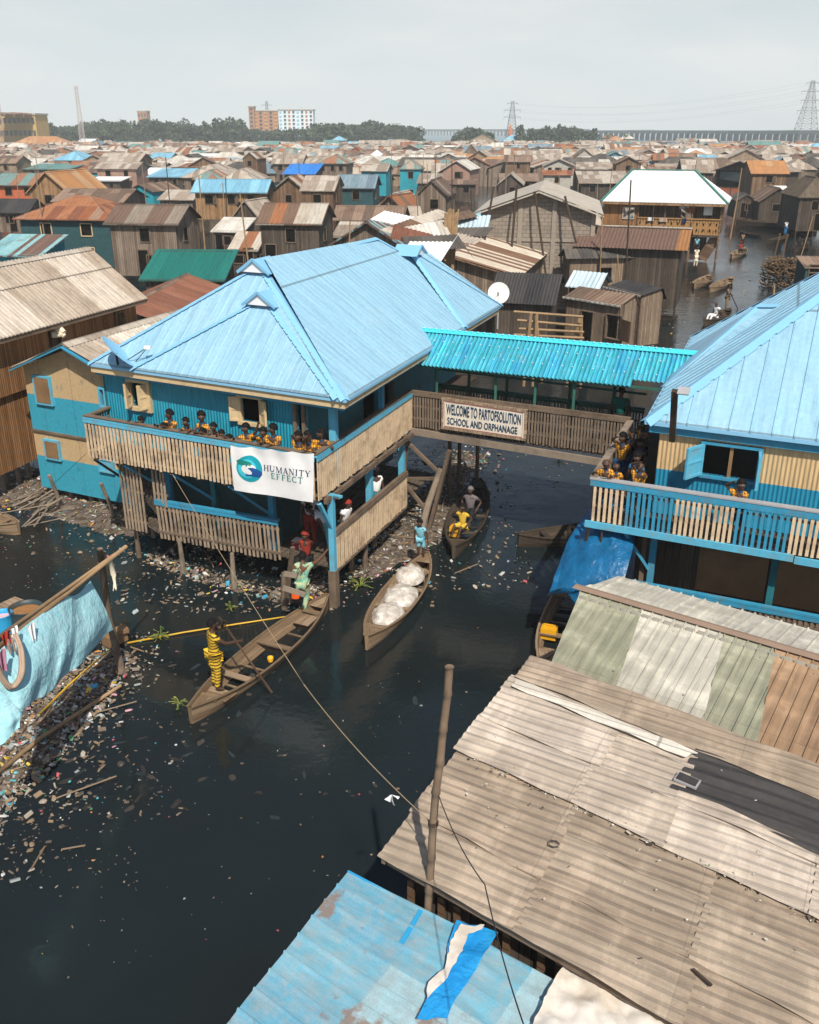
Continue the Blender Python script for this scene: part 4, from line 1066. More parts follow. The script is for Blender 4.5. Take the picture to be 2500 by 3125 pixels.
# the stick holding it
# ============================================================ brown plank house (far left) and cream/blue house
def PZ2(x, y, z): return pz(x, y, z)
Ba = pz(451, 911, 5.2); Bd = az(19.1); Bn = az(109.1); Bb = Ba-Bd*16
h3 = thing('plank_house', Ba-Bd*7-Bn*2.5-UP*5.2, 'tall cedar-brown plank house under a long weathered cement roof at the left edge', 'house')
br = 2.35; zt_ = 6.95
m = MB(); cpd = dict(per=.17, amp=.022)
def seg_roof(m, e0, e1, up_v, parts, per):
    for (t0, t1, dz) in parts: m.corr([e0+up_v*t0+UP*dz, e1+up_v*t0+UP*dz, e1+up_v*t1+UP*dz, e0+up_v*t1+UP*dz], (e1-e0), **per)
upv = -Bn*br+UP*(zt_-5.2)
seg_roof(m, Bb, Ba, upv, ((0, .62, .0), (.6, 1.0, .03)), cpd)
m2r = Bn*-br-UP*(zt_-5.2); m.corr([Bb+upv, Ba+upv, Ba+upv+m2r, Bb+upv+m2r], Bd, **cpd)
sheet_roof('left_cement', [(.40, .335, .27), (.50, .44, .37), (.36, .30, .24), (.54, .49, .42), (.44, .38, .31)], .95, 2.0, .17, 0, .4, (.22, .16, .11), .85, .15, .85, .4)
m.build('roof', 'left_cement', h3)
m = MB(); m.bar(Bb-Bn*.06-UP*.09, Ba-Bn*.06-UP*.09, .04, .12); a = Ba-UP*.05; m.bar(a, Ba+upv-UP*.05, .04, .1, Bd); m.build('fascia', 'old_wood', h3)
m = MB(); ridge_cap(m, Bb+upv, Ba+upv, .2); m.build('ridge_cap', 'cement_roof', h3)
wa, wb = Bb-Bn*.4, Ba-Bn*.4-Bd*.25
hw = holes_px([(350, 955, 376, 995)], wb, wa)[0]
Lw3 = (wa-wb).length; hw = (Lw3-hw[1], Lw3-hw[0], hw[2], hw[3])
def holes_dir(lst, P, Q): return holes_px(lst, P, Q)
hw = holes_dir([(350, 957, 376, 997)], wa, wb)[0]; hv = holes_dir([(148, 1005, 180, 1055)], wa, wb)[0]
m = MB(); e5, n5 = wall(m, wa, wb, 3.35, 5.1, [hw, hv]); m.build('upper_wall', 'cedar_slats', h3)
m = MB(); wall(m, wa-n5*.12, wb-n5*.12, .95, 3.42); m.build('lower_wall', 'cedar_slats', h3)
m = MB(); wb2 = wb-Bn*4; wall(m, wb, wb2, .95, 5.1); gable_tri(m, wb, wb2, 5.1, tuple(Ba+upv-Bd*.25-UP*.1)); m.build('end_wall', 'cedar_slats', h3)
window(h3, wa, e5, n5, *hw, 'old_wood', .05, bars=2); window(h3, wa, e5, n5, *hv, 'dark_wood', .05)
m = MB(); c = V((wa.x, wa.y, 0))+e5*((hv[0]+hv[1])/2)+UP*(hv[3]-.1)+n5*.1
for i in range(5): m.tube([c+V((random.uniform(-.2, .2), 0, random.uniform(-.1, .2))), c+V((random.uniform(-.2, .2), .0, random.uniform(-.15, .15)))+n5*.25], [.12, .08], 7)
tag(m.build('cloth_bundle', 'cream_cloth', smooth=True), 'pale bundle stuffed in the small window of the plank house', 'bundle')
for x, y in ((15, 1512), (62, 1490), (92, 1470), (28, 1490), (-20, 1530)):
    p = pz(x, y, 0); m = MB(); m.tube([p-UP*.3, p+UP*1.1], [.09, .08], 7); m.build('stilt', 'grey_wood', h3)
# cream and blue house
Ya = V((*pz(128, 1480, .5)[:2], 0)); Yd = az(115.5); Yn = nrm(Ya, Ya+Yd); Yb = Ya+Yd*4.6
h4 = thing('painted_house', Ya+Yd*2+W_*3, 'two-storey cream and blue banded house behind the left end of the balcony', 'house')
Pf, Qf = Ya+Yn*.4, Yb+Yn*.4
yl, yr_, yap = pw(31, 1122, Pf, Qf), pw(276, 1104, Pf, Qf), pw(188, 1050, Pf, Qf)
yr_ = yap+(yr_-yap)*1.5
YL = 11.0
z1b = pw(92, 1205, Ya, Yb).z; 
def YW(x, y): return pw(x, y, Ya, Yb)
zb_top = YW(84, 1200).z; zmid = YW(98, 1308).z; zb2 = YW(118, 1388).z; zt4 = YW(76, 1118).z
t = NT('painted_board', .8, .2); uv_, u_, v_ = t.uv()
CR, BL_ = (.50, .36, .20), (.04, .32, .45)
cur = t.mix(0., BL_, BL_); cur = t.mix(t.math('GREATER_THAN', v_, zb2), cur, CR); cur = t.mix(t.math('GREATER_THAN', v_, zmid), cur, BL_); cur = t.mix(t.math('GREATER_THAN', v_, zb_top), cur, CR)
nn1 = t.noise(t.vec(t.math('MULTIPLY', u_, 2.), v_), 2.5, 7, .75); cur = t.mix(t.math('MULTIPLY', t.ramp(nn1, [(.55, 0.), (.7, 1.)]), .6), cur, (.03, .12, .16))
nn2 = t.noise(uv_, 12., 4, .7); cur = t.mix(.35, cur, t.ramp(nn2, [(.3, .6), (.7, 1.3)]), 'MULTIPLY')
jn = t.math('LESS_THAN', t.math('FRACT', t.math('DIVIDE', t.math('ADD', u_, .6), 1.22)), .012); cur = t.mix(t.math('MULTIPLY', jn, .6), cur, (.05, .04, .03)); t.out(cur, nn2, .2, .01)
hA = holes_px([(108, 1148, 163, 1232)], Ya, Yb)[0]; hB = holes_px([(141, 1343, 187, 1400)], Ya, Yb)[0]; hC = holes_px([(308, 1186, 326, 1238)], Ya, Yb)[0]; hD = holes_px([(307, 1400, 350, 1440)], Ya, Yb)[0]
m = MB(); e6, n6 = wall(m, Ya, Yb, .45, zt4, [hA, hB, hC]); zz4 = yap.z-.15; gable_tri(m, Ya, Yb, zt4, tuple(V((yap.x, yap.y, zz4))))
m.build('front_wall', 'painted_board', h4)
m = MB(); wall(m, Ya+W_*YL, Ya, .45, zt4); wall(m, Yb, Yb+W_*YL, .45, zt4); wall(m, Yb+W_*YL, Ya+W_*YL, .45, zt4); m.build('side_wall', 'painted_board', h4)
m = MB(); m.bar((Ya+UP*(zmid-.02)+n6*.03), (Yb+UP*(zmid-.02)+n6*.03), .07, .06); m.build('ledge', 'old_wood', h4)
for hx in (hA, hB):
    w = window(h4, Ya, e6, n6, *hx, 'pale_blue_paint', .06)
    m = MB(); c = Ya+e6*((hx[0]+hx[1])/2)+UP*((hx[2]+hx[3])/2)+n6*.09; m.box(c, (hx[1]-hx[0])*.96, .02, (hx[3]-hx[2])*.98, e6); m.build('shutter', 'red_brown_board' if 0 else 'plywood', w)
window(h4, Ya, e6, n6, *hC, 'pale_blue_paint', .06)
w = window(h4, Ya, e6, n6, *hD, 'pale_blue_paint', .05); m = MB(); c = Ya+e6*((hD[0]+hD[1])/2)+UP*((hD[2]+hD[3])/2)+n6*.05; m.box(c, hD[1]-hD[0], .02, hD[3]-hD[2], e6); m.build('shutter', 'pale_blue_paint', w)
m = MB()
yl2, yr2, ya2 = yl+W_*YL, yr_+W_*YL, yap+W_*YL
m.corr([yl, yl2, ya2, yap], W_, per=.17, amp=.022); m.corr([yr_, yr2, ya2, yap], W_, per=.17, amp=.022); m.build('roof', 'left_cement', h4)
m = MB(); ridge_cap(m, yap, ya2, .22, .05); m.build('ridge_cap', 'cement_roof', h4)
m = MB(); m.bar(yl-UP*.08, yap-UP*.08, .04, .15, Yn); m.bar(yap-UP*.08, yr_-UP*.08, .04, .15, Yn); m.build('fascia', 'blue_paint', h4)
for x, y in ((188, 1545), (280, 1570), (250, 1560), (360, 1590)):
    p = pz(x, y, 0); m = MB(); m.tube([p-UP*.3+W_*.5, p+UP*.6+W_*.5], [.08, .08], 7); m.build('stilt', 'grey_wood', h4)
for i, (x0, y0, x1, y1) in enumerate(((150, 1450, 190, 1562), (308, 1475, 352, 1590))):
    a, b = pz(x1, y1, -.1), py_(x0, y0, pz(x1, y1, 0).y-.2); m = MB(); m.tube([a, a.lerp(b, .5)+V((.03, 0, 0)), b], [.07, .06, .055], 7)
    tag(m.build('mooring_stake', 'grey_wood'), ('leaning stake below the small lower window of the banded house', 'leaning stake under the right corner of the banded house')[i], 'stake')
# driftwood pile
random.seed(8); m = MB()
for i in range(24):
    c = pz(random.uniform(75, 170), random.uniform(1500, 1600), .25); a = random.gauss(28, 22); L = random.uniform(.5, 1.4)
    m.tube([c-az(a)*L/2+UP*random.uniform(-.1, .1), c+az(a)*L/2+UP*random.uniform(.0, .35)], random.uniform(.015, .035), 5)
tag(m.build('driftwood_pile', 'grey_wood'), 'heap of grey sticks on the bank beneath the plank house', 'sticks', kind='stuff')
# ============================================================ foreground roofs (right and bottom)
def patch_mat(name, cols, sw, rust, rc, extra=None, per=.14):
    """large cement sheets with broad bleached bands across the slope and fine grain"""
    t = NT(name, .9, .12); uv, u, v = t.uv()
    fu = t.math('FLOOR', t.math('DIVIDE', u, sw)); w = t.wn(t.vec(fu, t.math('FLOOR', t.math('DIVIDE', v, 1.7)), 2.))
    c = t.ramp(w, [(i/len(cols), q) for i, q in enumerate(cols)], 'CONSTANT')
    bands = t.noise(t.vec(t.math('MULTIPLY', u, .55), t.math('MULTIPLY', v, 1.5)), 1.2, 7, .62)
    c = t.mix(.9, c, t.ramp(bands, [(.36, .84), (.52, 1.), (.60, 1.28)]), 'MULTIPLY')
    b2 = t.noise(t.vec(t.math('MULTIPLY', u, 8.), t.math('MULTIPLY', v, .7)), 1.3, 6, .7)
    c = t.mix(.75, c, t.ramp(b2, [(.3, .6), (.5, 1.), (.72, 1.35)]), 'MULTIPLY')
    g = t.noise(uv, 70., 3, .7); c = t.mix(.35, c, t.ramp(g, [(.3, .6), (.7, 1.35)]), 'MULTIPLY')
    st = t.noise(uv, 2.2, 7, .75); c = t.mix(t.math('MULTIPLY', t.ramp(st, [(.60, 0.), (.70, 1.)]), rust), c, rc)
    s2 = t.noise(t.vec(u, v, 7.), 5., 6, .8); c = t.mix(t.math('MULTIPLY', t.ramp(s2, [(.63, 0.), (.68, 1.)]), .75), c, (.05, .04, .035))
    fr = t.math('FRACT', t.math('DIVIDE', v, 1.7)); c = t.mix(t.math('MULTIPLY', t.math('LESS_THAN', fr, .008), .25), c, (.06, .05, .04))
    return t.out(c, t.math('ADD', g, t.math('MULTIPLY', st, 1.5)), .35, .006)
patch_mat('roof_tan', [(.315, .25, .19), (.345, .28, .215), (.295, .235, .178)], .9, .35, (.20, .145, .10))
patch_mat('roof_pale', [(.44, .375, .31), (.47, .405, .34), (.42, .355, .29)], .9, .3, (.27, .20, .14))
patch_mat('roof_green', [(.28, .28, .21), (.32, .315, .245), (.26, .265, .195)], .84, .2, (.30, .24, .17))
patch_mat('roof_cream', [(.43, .41, .35), (.46, .44, .38)], .84, .15, (.32, .28, .22))
patch_mat('roof_ochre', [(.30, .20, .125), (.26, .17, .11)], .84, .4, (.16, .09, .06))
z0_ = 3.2; TLc, BLc_ = pz(1620, 2010, z0_), pz(1157, 2605, z0_)
D1 = V((.812, -.584, -.040)); D1b = V((.80, -.60, -.040)); Ed = (TLc-BLc_).normalized()
Lq = (TLc-BLc_).length
def on_big(x, y, d=0):
    n = Ed.cross(D1).normalized(); n = n if n.z > 0 else -n; o = V((0, 0, CH)); dr = ray(x, y)
    return o+dr*((n.dot(BLc_+n*d-o))/n.dot(dr))
big = thing('plank_store', BLc_+D1*4+Ed*2-UP*3.2, 'long low building with a huge tan corrugated roof filling the lower right corner', 'building')
def bdec(p):                      # coordinates (along the eave, along the sheets)
    r = p-BLc_; a = V((Ed.x, Ed.y)); b = V((D1.x, D1.y)); D = a.x*b.y-a.y*b.x
    return (r.x*b.y-r.y*b.x)/D, (a.x*r.y-a.y*r.x)/D
mid0 = on_big(1385, 2285); tmid = bdec(mid0)[0]
def BR(t, d, dz=0): return BLc_+Ed*t+D1*d+UP*dz
M0, M1 = BR(tmid, 0), BR(tmid, 10)
kw = dict(per=.155, amp=.012, jit=.05)
def bands(t0, t1, d0, d1, dz, mt, wd=.82):
    t_ = t0; k = 0
    while t_ < t1-.05:
        te = min(t1, t_+wd); o = random.uniform(-.05, .05)
        dd_ = d0+o; j = 0
        while dd_ < d1:
            de = min(d1, dd_+1.8+o); m = MB(); h = dz+.014*(k % 2)+.012*((j+k) % 2)
            m.corr([BR(t_-.04, dd_, h), BR(te+.04, dd_, h), BR(te+.04, de+.06, h+.006), BR(t_-.04, de+.06, h+.006)], Ed, u0=random.uniform(0, 40), **kw); m.build('roof_sheet', mt, big); dd_ = de; j += 1
            if dd_ > 7.5: break
        t_ = te; k += 1
random.seed(12); bands(0, tmid+.06, 0, 9, 0, 'roof_tan')
ttop = Lq*.86
pl0 = on_big(2118, 2310); dsp = bdec(pl0)[1]   # where the dark sheets start
bands(tmid, ttop, -.03, dsp, .05, 'roof_pale')
td = bdec(on_big(2085, 2435))[0]
bands(tmid, td, dsp, 9, .05, 'roof_pale')
m = MB(); m.corr([BR(td-.05, dsp-.12, .075), BR(ttop+.02, dsp, .075), BR(ttop+.02, 10, .075), BR(td-.05, 10, .075)], Ed, per=.24, amp=.02, jit=.05); m.build('roof_sheets', 'charcoal_sheet', big)
m = MB(); m.corr([BR(ttop-.05, .02, .09), BR(Lq, 0, .09), BR(Lq, 10, .09), BR(ttop-.05, 10, .09)], Ed, **kw); m.build('roof_sheets', 'roof_tan', big)
m = MB(); m.corr([BR(ttop-.32, .08, .1), BR(ttop-.1, .08, .1), BR(ttop-.1, dsp+.05, .1), BR(ttop-.32, dsp-.1, .1)], Ed, per=.145, amp=.017); m.build('roof_sheets', 'pale_far', big)
m = MB(); m.bar(BR(.06, .1, -.09), BR(.06, 10, -.09), .04, .12); m.bar(BR(0, .06, -.08), BR(Lq, .06, -.08), .05, .08); m.build('eave_beam', 'old_wood', big)
m = MB(); a, b = BR(.35, .3), BR(.35, 10)
a.z = b.z = 0; wall(m, a, b, -.2, 2.75); c = BR(Lq-.3, .3); c.z = 0; wall(m, c, a, -.2, 3.0); m.build('wall', 'dark_planks', big)
m = MB()
for i in range(34):
    if i % 3 == 1: continue
    p = a+(b-a).normalized()*(i*.22); m.bar(p+UP*-.1+nrm(a, b)*.06, p+UP*2.7+nrm(a, b)*.06, .09, .03, nrm(a, b))
m.build('wall_slats', 'brown_planks', big)
# grime and bits on the step between the sheets
random.seed(3); m = MB()
for i in range(240):
    f = random.random()**1.2; c = BR(tmid+random.gauss(-.02, .05), .1+f*7, .03); m.col = random.choice([(.07, .055, .045), (.12, .095, .075), (.5, .45, .38), (.3, .24, .18), (.6, .56, .5)])
    bitc = m.col; bit(m, c, random.choice((.02, .035, .06)), .2); m.c[-8:] = [bitc]*len(m.c[-8:])
for i in range(130):
    m.col = random.choice([(.55, .5, .42), (.1, .08, .06), (.6, .55, .48)]); c_ = m.col; c = BR(random.uniform(.2, ttop), random.uniform(.2, 6), .08); n0 = len(m.f); bit(m, c, random.choice((.012, .02, .035)), .2); m.c[n0:] = [c_]*(len(m.f)-n0)
m.build('roof_grime', 'debris', big); 
o = [q for q in big.children if q.name.startswith('roof_grime')][0]; o['kind'] = 'stuff'
# small solar panel, stick and wire scraps lying on the roof
c = on_big(2098, 2382, .1); m = MB(); m.box(c, .30, .19, .03, D1); pn = m.build('solar_panel', 'metal_grey'); tag(pn, 'small grey framed box lying on the pale roof sheets', 'panel box'); pn.name = 'photovoltaic_unit'
m = MB(); m.box(c+UP*.02, .26, .15, .012, D1); m.build('cell', 'charcoal_sheet', pn)
m = MB(); m.bar(on_big(2115, 2958, .05), on_big(2172, 3008, .05), .03, .02); tag(m.build('wood_offcut', 'dark_wood'), 'short dark stick lying on the tan roof near the bottom right', 'stick')
m = MB(); a = on_big(1690, 2575, .05); m.tube([a+V((math.cos(i*.9)*.05*(1+i*.06), math.sin(i*.9)*.04*(1+i*.06), .0)) for i in range(14)], .004, 5); tag(m.build('wire_scrap', 'wire'), 'tangled scrap of dark wire on the tan roof', 'wire')
# green-grey ribbed roof with timber ridge cap
QA, QB = pz(1775, 1797, 3.5), pz(2500, 2010, 3.5); qd = (QB-QA).normalized(); QB = QA+qd*8; qn = V((qd.y, -qd.x, 0)); 
if qn.y > 0: qn = -qn
g_roof = thing('ribbed_roof_shed', QA+qd*3-UP*3.5, 'shed with a green-grey ribbed roof and broad timber ridge cap below the annex', 'shed')
ql = pz(1682, 2022, 2.95); fs = (ql-QA); fs = fs-qd*fs.dot(qd); slide = (ql-QA).dot(qd)
fv = fs+V((0, 0, 0)); 
def QP(s, t, dz=0): return QA+qd*(s+slide*t)+fs*t+UP*dz
rk = dict(per=.19, amp=.03, prof='rib')
edges_ = [0, 1.15, 2.55, 3.35, 8.5]; mts = ['roof_green', 'roof_cream', 'roof_green', 'roof_ochre']
for a_, b_, mt in zip(edges_, edges_[1:], mts):
    m = MB(); m.corr([QP(a_, 0), QP(b_, 0), QP(b_, 1.35), QP(a_, 1.35)], qd, **rk); m.build('roof_sheets', mt, g_roof)
bk = pz(1890, 1758, 3.25); bs = (bk-QA); bsl = bs.dot(qd); bs = bs-qd*bs.dot(qd)
m = MB(); m.corr([QA, QA+qd*8.5, QA+qd*8.5+bs, QA+qd*bsl*.9+bs], qd, per=.22, amp=.03, prof='rib'); m.build('roof_sheets', 'roof_cream', g_roof)
m = MB()
for s, vv in ((1, fs), (-1, bs)):
    d_ = V((vv.x, vv.y, 0)).normalized(); m.face([QA-qd*.12+UP*.05, QA+qd*8.5+UP*.05, QA+qd*8.5+d_*.1+UP*.02, QA-qd*.14+d_*.1+UP*.02])
m.build('ridge_cap', 'cap_brown', g_roof)
m = MB(); wa_, wb_ = QP(.3, .95), QP(8.3, .95); wa_.z = wb_.z = 0; wc_ = QA+bs*.8+qd*.5; wc_.z = 0; wall(m, wa_, wb_, -.2, 2.8); wall(m, wc_, wa_, -.2, 2.9); m.build('wall', 'dark_planks', g_roof)
m = MB()
for i in range(34):
    c = QP(.12+i*.19, .13, .02); m.box(c, .15, .012, .09, qd, None, V((0, 0, 1)))
m.build('flashing_tabs', 'roof_cream', g_roof)
# light blue rusted roof at the bottom
def lb_mat():
    t = NT('rusted_blue_roof', .7, .25); uv, u, v = t.uv()
    w = t.wn(t.vec(t.math('FLOOR', t.math('DIVIDE', u, .8)), t.math('FLOOR', t.math('DIVIDE', v, 1.25)), 1.))
    c = t.ramp(w, [(0, (.16, .40, .52)), (.3, (.27, .48, .56)), (.6, (.13, .37, .51)), (.8, (.32, .50, .56))], 'CONSTANT')
    n1 = t.noise(uv, 5., 7, .8); c = t.mix(t.ramp(n1, [(.42, 0.), (.60, .75)]), c, (.30, .38, .41))
    st = t.noise(t.vec(t.math('MULTIPLY', u, 5.), v), 1.6, 6, .7); c = t.mix(.5, c, t.ramp(st, [(.3, .6), (.7, 1.25)]), 'MULTIPLY')
    n2 = t.noise(t.vec(u, v, 4.), 1.9, 5, .6); c = t.mix(t.ramp(n2, [(.60, 0.), (.66, .8)]), c, (.24, .15, .11))
    fr = t.math('FRACT', t.math('DIVIDE', u, .27)); gl = t.math('MULTIPLY', t.math('GREATER_THAN', fr, .13), t.math('LESS_THAN', fr, .19)); c = t.mix(t.math('MULTIPLY', gl, t.ramp(st, [(.3, .55), (.6, .95)])), c, (.07, .14, .18))  # dark lines beside each rib: groove grime plus rib shading painted into the colour
    n3 = t.noise(uv, 60., 3, .7); c = t.mix(.3, c, t.ramp(n3, [(.3, .6), (.7, 1.35)]), 'MULTIPLY')
    t.out(c, n1, .3, .01)
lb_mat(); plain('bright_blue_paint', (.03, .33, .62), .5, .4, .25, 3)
zb_ = 2.75; A1, A2, A3, A4 = pz(1062, 2660, zb_), pz(1288, 2778, zb_), pz(1985, 3170, zb_), pz(690, 3135, zb_)
D2 = (A3-A2).normalized(); E2 = V((-D2.y, D2.x, 0)); E2 = E2 if E2.y > 0 else -E2
low = thing('blue_roof_shed', A2-E2*1.5-UP*zb_, 'shed with a rusty light blue sheet roof at the bottom edge of the picture', 'shed')
ex = (A4-A1).normalized(); A4x = A1+ex*4.5
m = MB(); lk = dict(per=.27, amp=.026, prof='rib', jit=.10)
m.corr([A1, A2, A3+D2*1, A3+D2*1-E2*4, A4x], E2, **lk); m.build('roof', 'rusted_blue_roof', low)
m = MB(); a, b = A1-UP*.12-E2*.15+D2*.15, A3-UP*.12-E2*.2; a.z = b.z = 0; wall(m, A4x*1, a, -.2, 2.6); wall(m, a, b, -.2, 2.6); m.build('wall', 'dark_planks', low)
from mathutils.geometry import delaunay_2d_cdt
def sheet(px, zf, name, mt, label, cat, amp=.03, step=.09, lift=.04, parent=None):
    pts = [V(zf(x, y)) for x, y in px]; o = pts[0]; P2 = [V((p.x-o.x, p.y-o.y)) for p in pts]
    x0, x1 = min(p.x for p in P2), max(p.x for p in P2); y0, y1 = min(p.y for p in P2), max(p.y for p in P2)
    def ins(x, y):
        c = False
        for i in range(len(P2)):
            a, b = P2[i], P2[(i+1) % len(P2)]
            if (a.y > y) != (b.y > y) and x < (b.x-a.x)*(y-a.y)/(b.y-a.y)+a.x: c = not c
        return c
    ed = []; n = len(P2); Q = []
    for i in range(n):
        a, b = P2[i], P2[(i+1) % n]; k = max(1, int((b-a).length/step))
        for j in range(k): Q.append(a.lerp(b, j/k)+(V((random.uniform(-1, 1), random.uniform(-1, 1)))*.012 if j else V((0, 0))))
    nb = len(Q); ed = [(i, (i+1) % nb) for i in range(nb)]
    x = x0
    while x < x1:
        y = y0
        while y < y1:
            if ins(x, y): Q.append(V((x+random.uniform(-.02, .02), y+random.uniform(-.02, .02))))
            y += step
        x += step
    r = delaunay_2d_cdt(Q, ed, [list(range(nb))], 1, 1e-5)
    m = MB()
    zz = o.z
    V3 = [V((p.x+o.x, p.y+o.y, zz+lift+amp*(mnoise.noise(V((p.x*5, p.y*5, 9)))+.5*mnoise.noise(V((p.x*14, p.y*14, 4)))))) for p in r[0]]
    for f in r[2]: m.face([V3[i] for i in f], [(r[0][i].x, r[0][i].y) for i in f])
    ob = m.build(name, mt, parent, smooth=True)
    if label: tag(ob, label, cat)
    return ob
zl = lambda x, y: pz(x, y, zb_)
cc_ = lambda L: [(650+X*.8406, 2600+Y*.8406) for X, Y in L]
sheet(cc_([(885, 278), (930, 290), (1035, 322), (1000, 385), (940, 480), (880, 570), (850, 640), (740, 640), (775, 570), (800, 500), (850, 440), (852, 370)]), zl, 'tarpaulin_strip', 'bright_tarp', 'crumpled bright blue tarpaulin strip lying on the light blue roof', 'tarpaulin', .05, lift=.13)
plain('soiled_white', (.66, .62, .56), .85, .2, .3, 3, dirt=(.42, .32, .22), dirtamt=.5, bump=.3)
sheet(cc_([(900, 300), (985, 305), (975, 322), (925, 335), (905, 400), (870, 450), (850, 500), (805, 545), (776, 578), (782, 515), (840, 465), (848, 430), (862, 360)]), zl, 'torn_sacking', 'soiled_white', 'torn white sacking strip beside the blue tarpaulin on the roof', 'sacking', .03, .05, .16)
sheet(cc_([(1272, 452), (1330, 462), (1385, 485), (1450, 530), (1530, 560), (1620, 615), (1700, 700), (1140, 700), (1180, 620), (1215, 540)]), zl, 'white_sacking', 'soiled_white', 'crumpled white sheet covering the right part of the light blue roof', 'sacking', .07, .06, .15)
m = MB(); m.bar(pz(1285, 2778, zb_+.03), pz(1225, 2880, zb_+.03), .05, .015); m.build('flashing', 'bright_blue_paint', low)
m = MB(); m.bar(A2-UP*.02, A3-UP*.02, .02, .09); m.bar(A1-UP*.01, A2-UP*.01, .02, .05); m.build('eave_strip', 'bright_blue_paint', low)
# bamboo pole
bp = [py_(x, y, 8.12) for x, y in ((1372, 2035), (1366, 2120), (1352, 2230), (1343, 2330), (1330, 2420), (1322, 2520), (1316, 2620), (1310, 2720), (1305, 2800))]
bp.append(V((bp[-1].x-.08, bp[-1].y, -.4)))
m = MB(); P_l = []; R_l = []
for i in range(len(bp)-1):
    n = 5
    for j in range(n):
        f = j/n; p = bp[i].lerp(bp[i+1], f); r = .042+.006*(i/8)
        P_l.append(p); R_l.append(r*(1.18 if j == 0 else .98))
        if j == 0: P_l.append(p-UP*.012); R_l.append(r*.95)
P_l.append(bp[-1]); R_l.append(.05)
m.tube(P_l, R_l, 12); bam = m.build('bamboo_pole', 'pole_brown', smooth=True); tag(bam, 'thick jointed bamboo pole standing between the tan roof and the blue roof', 'pole')
m = MB()
for q in (bp[5], bp[8]):
    for k in range(3):
        m.tube([q+V((math.cos(a*.7)*.056, math.sin(a*.7)*.056, .02*k+.003*a)) for a in range(10)], .006, 5)
m.tube([bp[8]+V((.05, -.03, .02)), bp[8]+V((.12, -.05, .07)), bp[8]+V((.18, -.04, .03)), bp[8]+V((.12, -.05, 0))], .006, 5)
m.build('lashing', 'dark_wood', bam)
# ropes and wires
def cable(pts, r, name, mt, label, sag=0, n=24):
    P = []
    for i in range(len(pts)-1):
        for j in range(n):
            f = j/n; P.append(pts[i].lerp(pts[i+1], f)-UP*(sag*4*f*(1-f)))
    P.append(pts[-1]); m = MB(); m.tube(P, r, 5); return tag(m.build(name, mt, smooth=True), label, 'cable' if name == 'wire' else 'rope')
ra = pw(527, 1448, MP(0, -.05), MP(7, -.05)); rb = bp[5]+UP*.02; rm = py_(927, 2088, ra.y+(rb.y-ra.y)*.70)
cable([ra, rm], .006, 'tie_rope', 'rope', 'long cream rope running from the balcony down across the water', .06)
cable([rm, rb], .006, 'tie_rope', 'rope', 'thin grey cord tied from the cream rope to the bamboo pole', .12)
c = py_(1195, 2425, (rm.lerp(rb, .75)).y); m = MB(); random.seed(2)
for a_ in ((-.09, -.09), (.10, -.05), (.0, -.12), (-.03, -.03)):
    m.face([c, c+V((a_[0], .02, a_[1])), c+V((a_[0]*.5+.03, -.02, a_[1]*1.1))])
tag(m.build('snagged_bag', 'white_cloth'), 'white scrap of plastic snagged on the cord near the bamboo pole', 'plastic bag')
cable([bp[4]+V((.03, -.04, 0)), py_(1480, 2700, 6.2), py_(1625, 3200, 4.4)], .006, 'wire', 'wire', 'black wire sagging from the bamboo pole over the tan roof', .1)
cable([py_(150, 1490, 27), py_(262, 1385, 23.4)], .006, 'wire', 'wire', 'thin wire stretched in front of the cream and blue house wall', .0)
# ============================================================ left screen: pole frame, tarpaulin, drums, laundry

def LP(x, y, Y): return py_(x, y, Y)
pa, pb = LP(384, 1668, 17.6), LP(-60, 2020, 12.6)
rack = thing('pole_frame', pz(375, 2050, 0), 'bamboo pole frame carrying the light blue screen at the left edge', 'frame')
m = MB(); m.tube([pb, pb.lerp(pa, .5), pa], [.055, .05, .04], 9); m.build('top_pole', 'bamboo', rack, smooth=True)
m = MB(); m.tube([LP(-60, 1985, 12.9), LP(200, 1800, 15.2), LP(352, 1690, 17.2)], [.04, .035, .03], 8); m.build('top_pole', 'bamboo', rack, smooth=True)
pt = LP(305, 1675, 17.0); pf = pz(375, 2050, 0); m = MB(); m.tube([pf-UP*.3, pf.lerp(pt, .45)+V((-.08, 0, 0)), pt], [.085, .075, .065], 8); m.build('post', 'old_wood', rack, smooth=True)
m = MB(); q = LP(335, 1712, 16.9)
for i in range(5): m.tube([q+V((random.uniform(-.03, .03), 0, .02)), q+V((random.uniform(-.05, .08), 0, -.3)), q+V((random.uniform(-.02, .1), 0, random.uniform(-.7, -.45)))], [.03, .025, .006], 5)
m.build('rag_tie', 'cream_cloth', rack, smooth=True)
Tpt = lambda f: pb.lerp(pa, f)
top = [LP(-60, 2030, 12.6), LP(60, 1925, 13.6), LP(194, 1826, 15.1), LP(235, 1815, 15.7), LP(276, 1772, 16.4)]
bot = [LP(-60, 2200, 12.4), LP(65, 2165, 12.7), LP(150, 2110, 13.6), LP(225, 2040, 14.6), LP(345, 1922, 16.5)]
def fn(u, v, p):
    wv = .07*math.sin(u*22+3*v)*v+.03*math.sin(u*55-4*v)*v*(1-.5*v)+.04*mnoise.noise(V((u*9, v*3, 1)))+.012*mnoise.noise(V((u*34, v*9, 1)))
    return p+V((.5, -.8, .1))*wv-UP*.0
m = MB()
def cat_(P, t):
    k = t*(len(P)-1); i = min(int(k), len(P)-2); f = k-i; p0, p1, p2, p3 = P[max(i-1, 0)], P[i], P[i+1], P[min(i+2, len(P)-1)]
    return .5*((2*p1)+(p2-p0)*f+(2*p0-5*p1+4*p2-p3)*f*f+(3*p1-p0-3*p2+p3)*f*f*f)
m.grid(lambda u, v: fn(u, v, cat_(top, u).lerp(cat_(bot, u), v)+V((.25, -.25, -.1))*math.sin(v*math.pi)*.5), 70, 34, 5, 2)
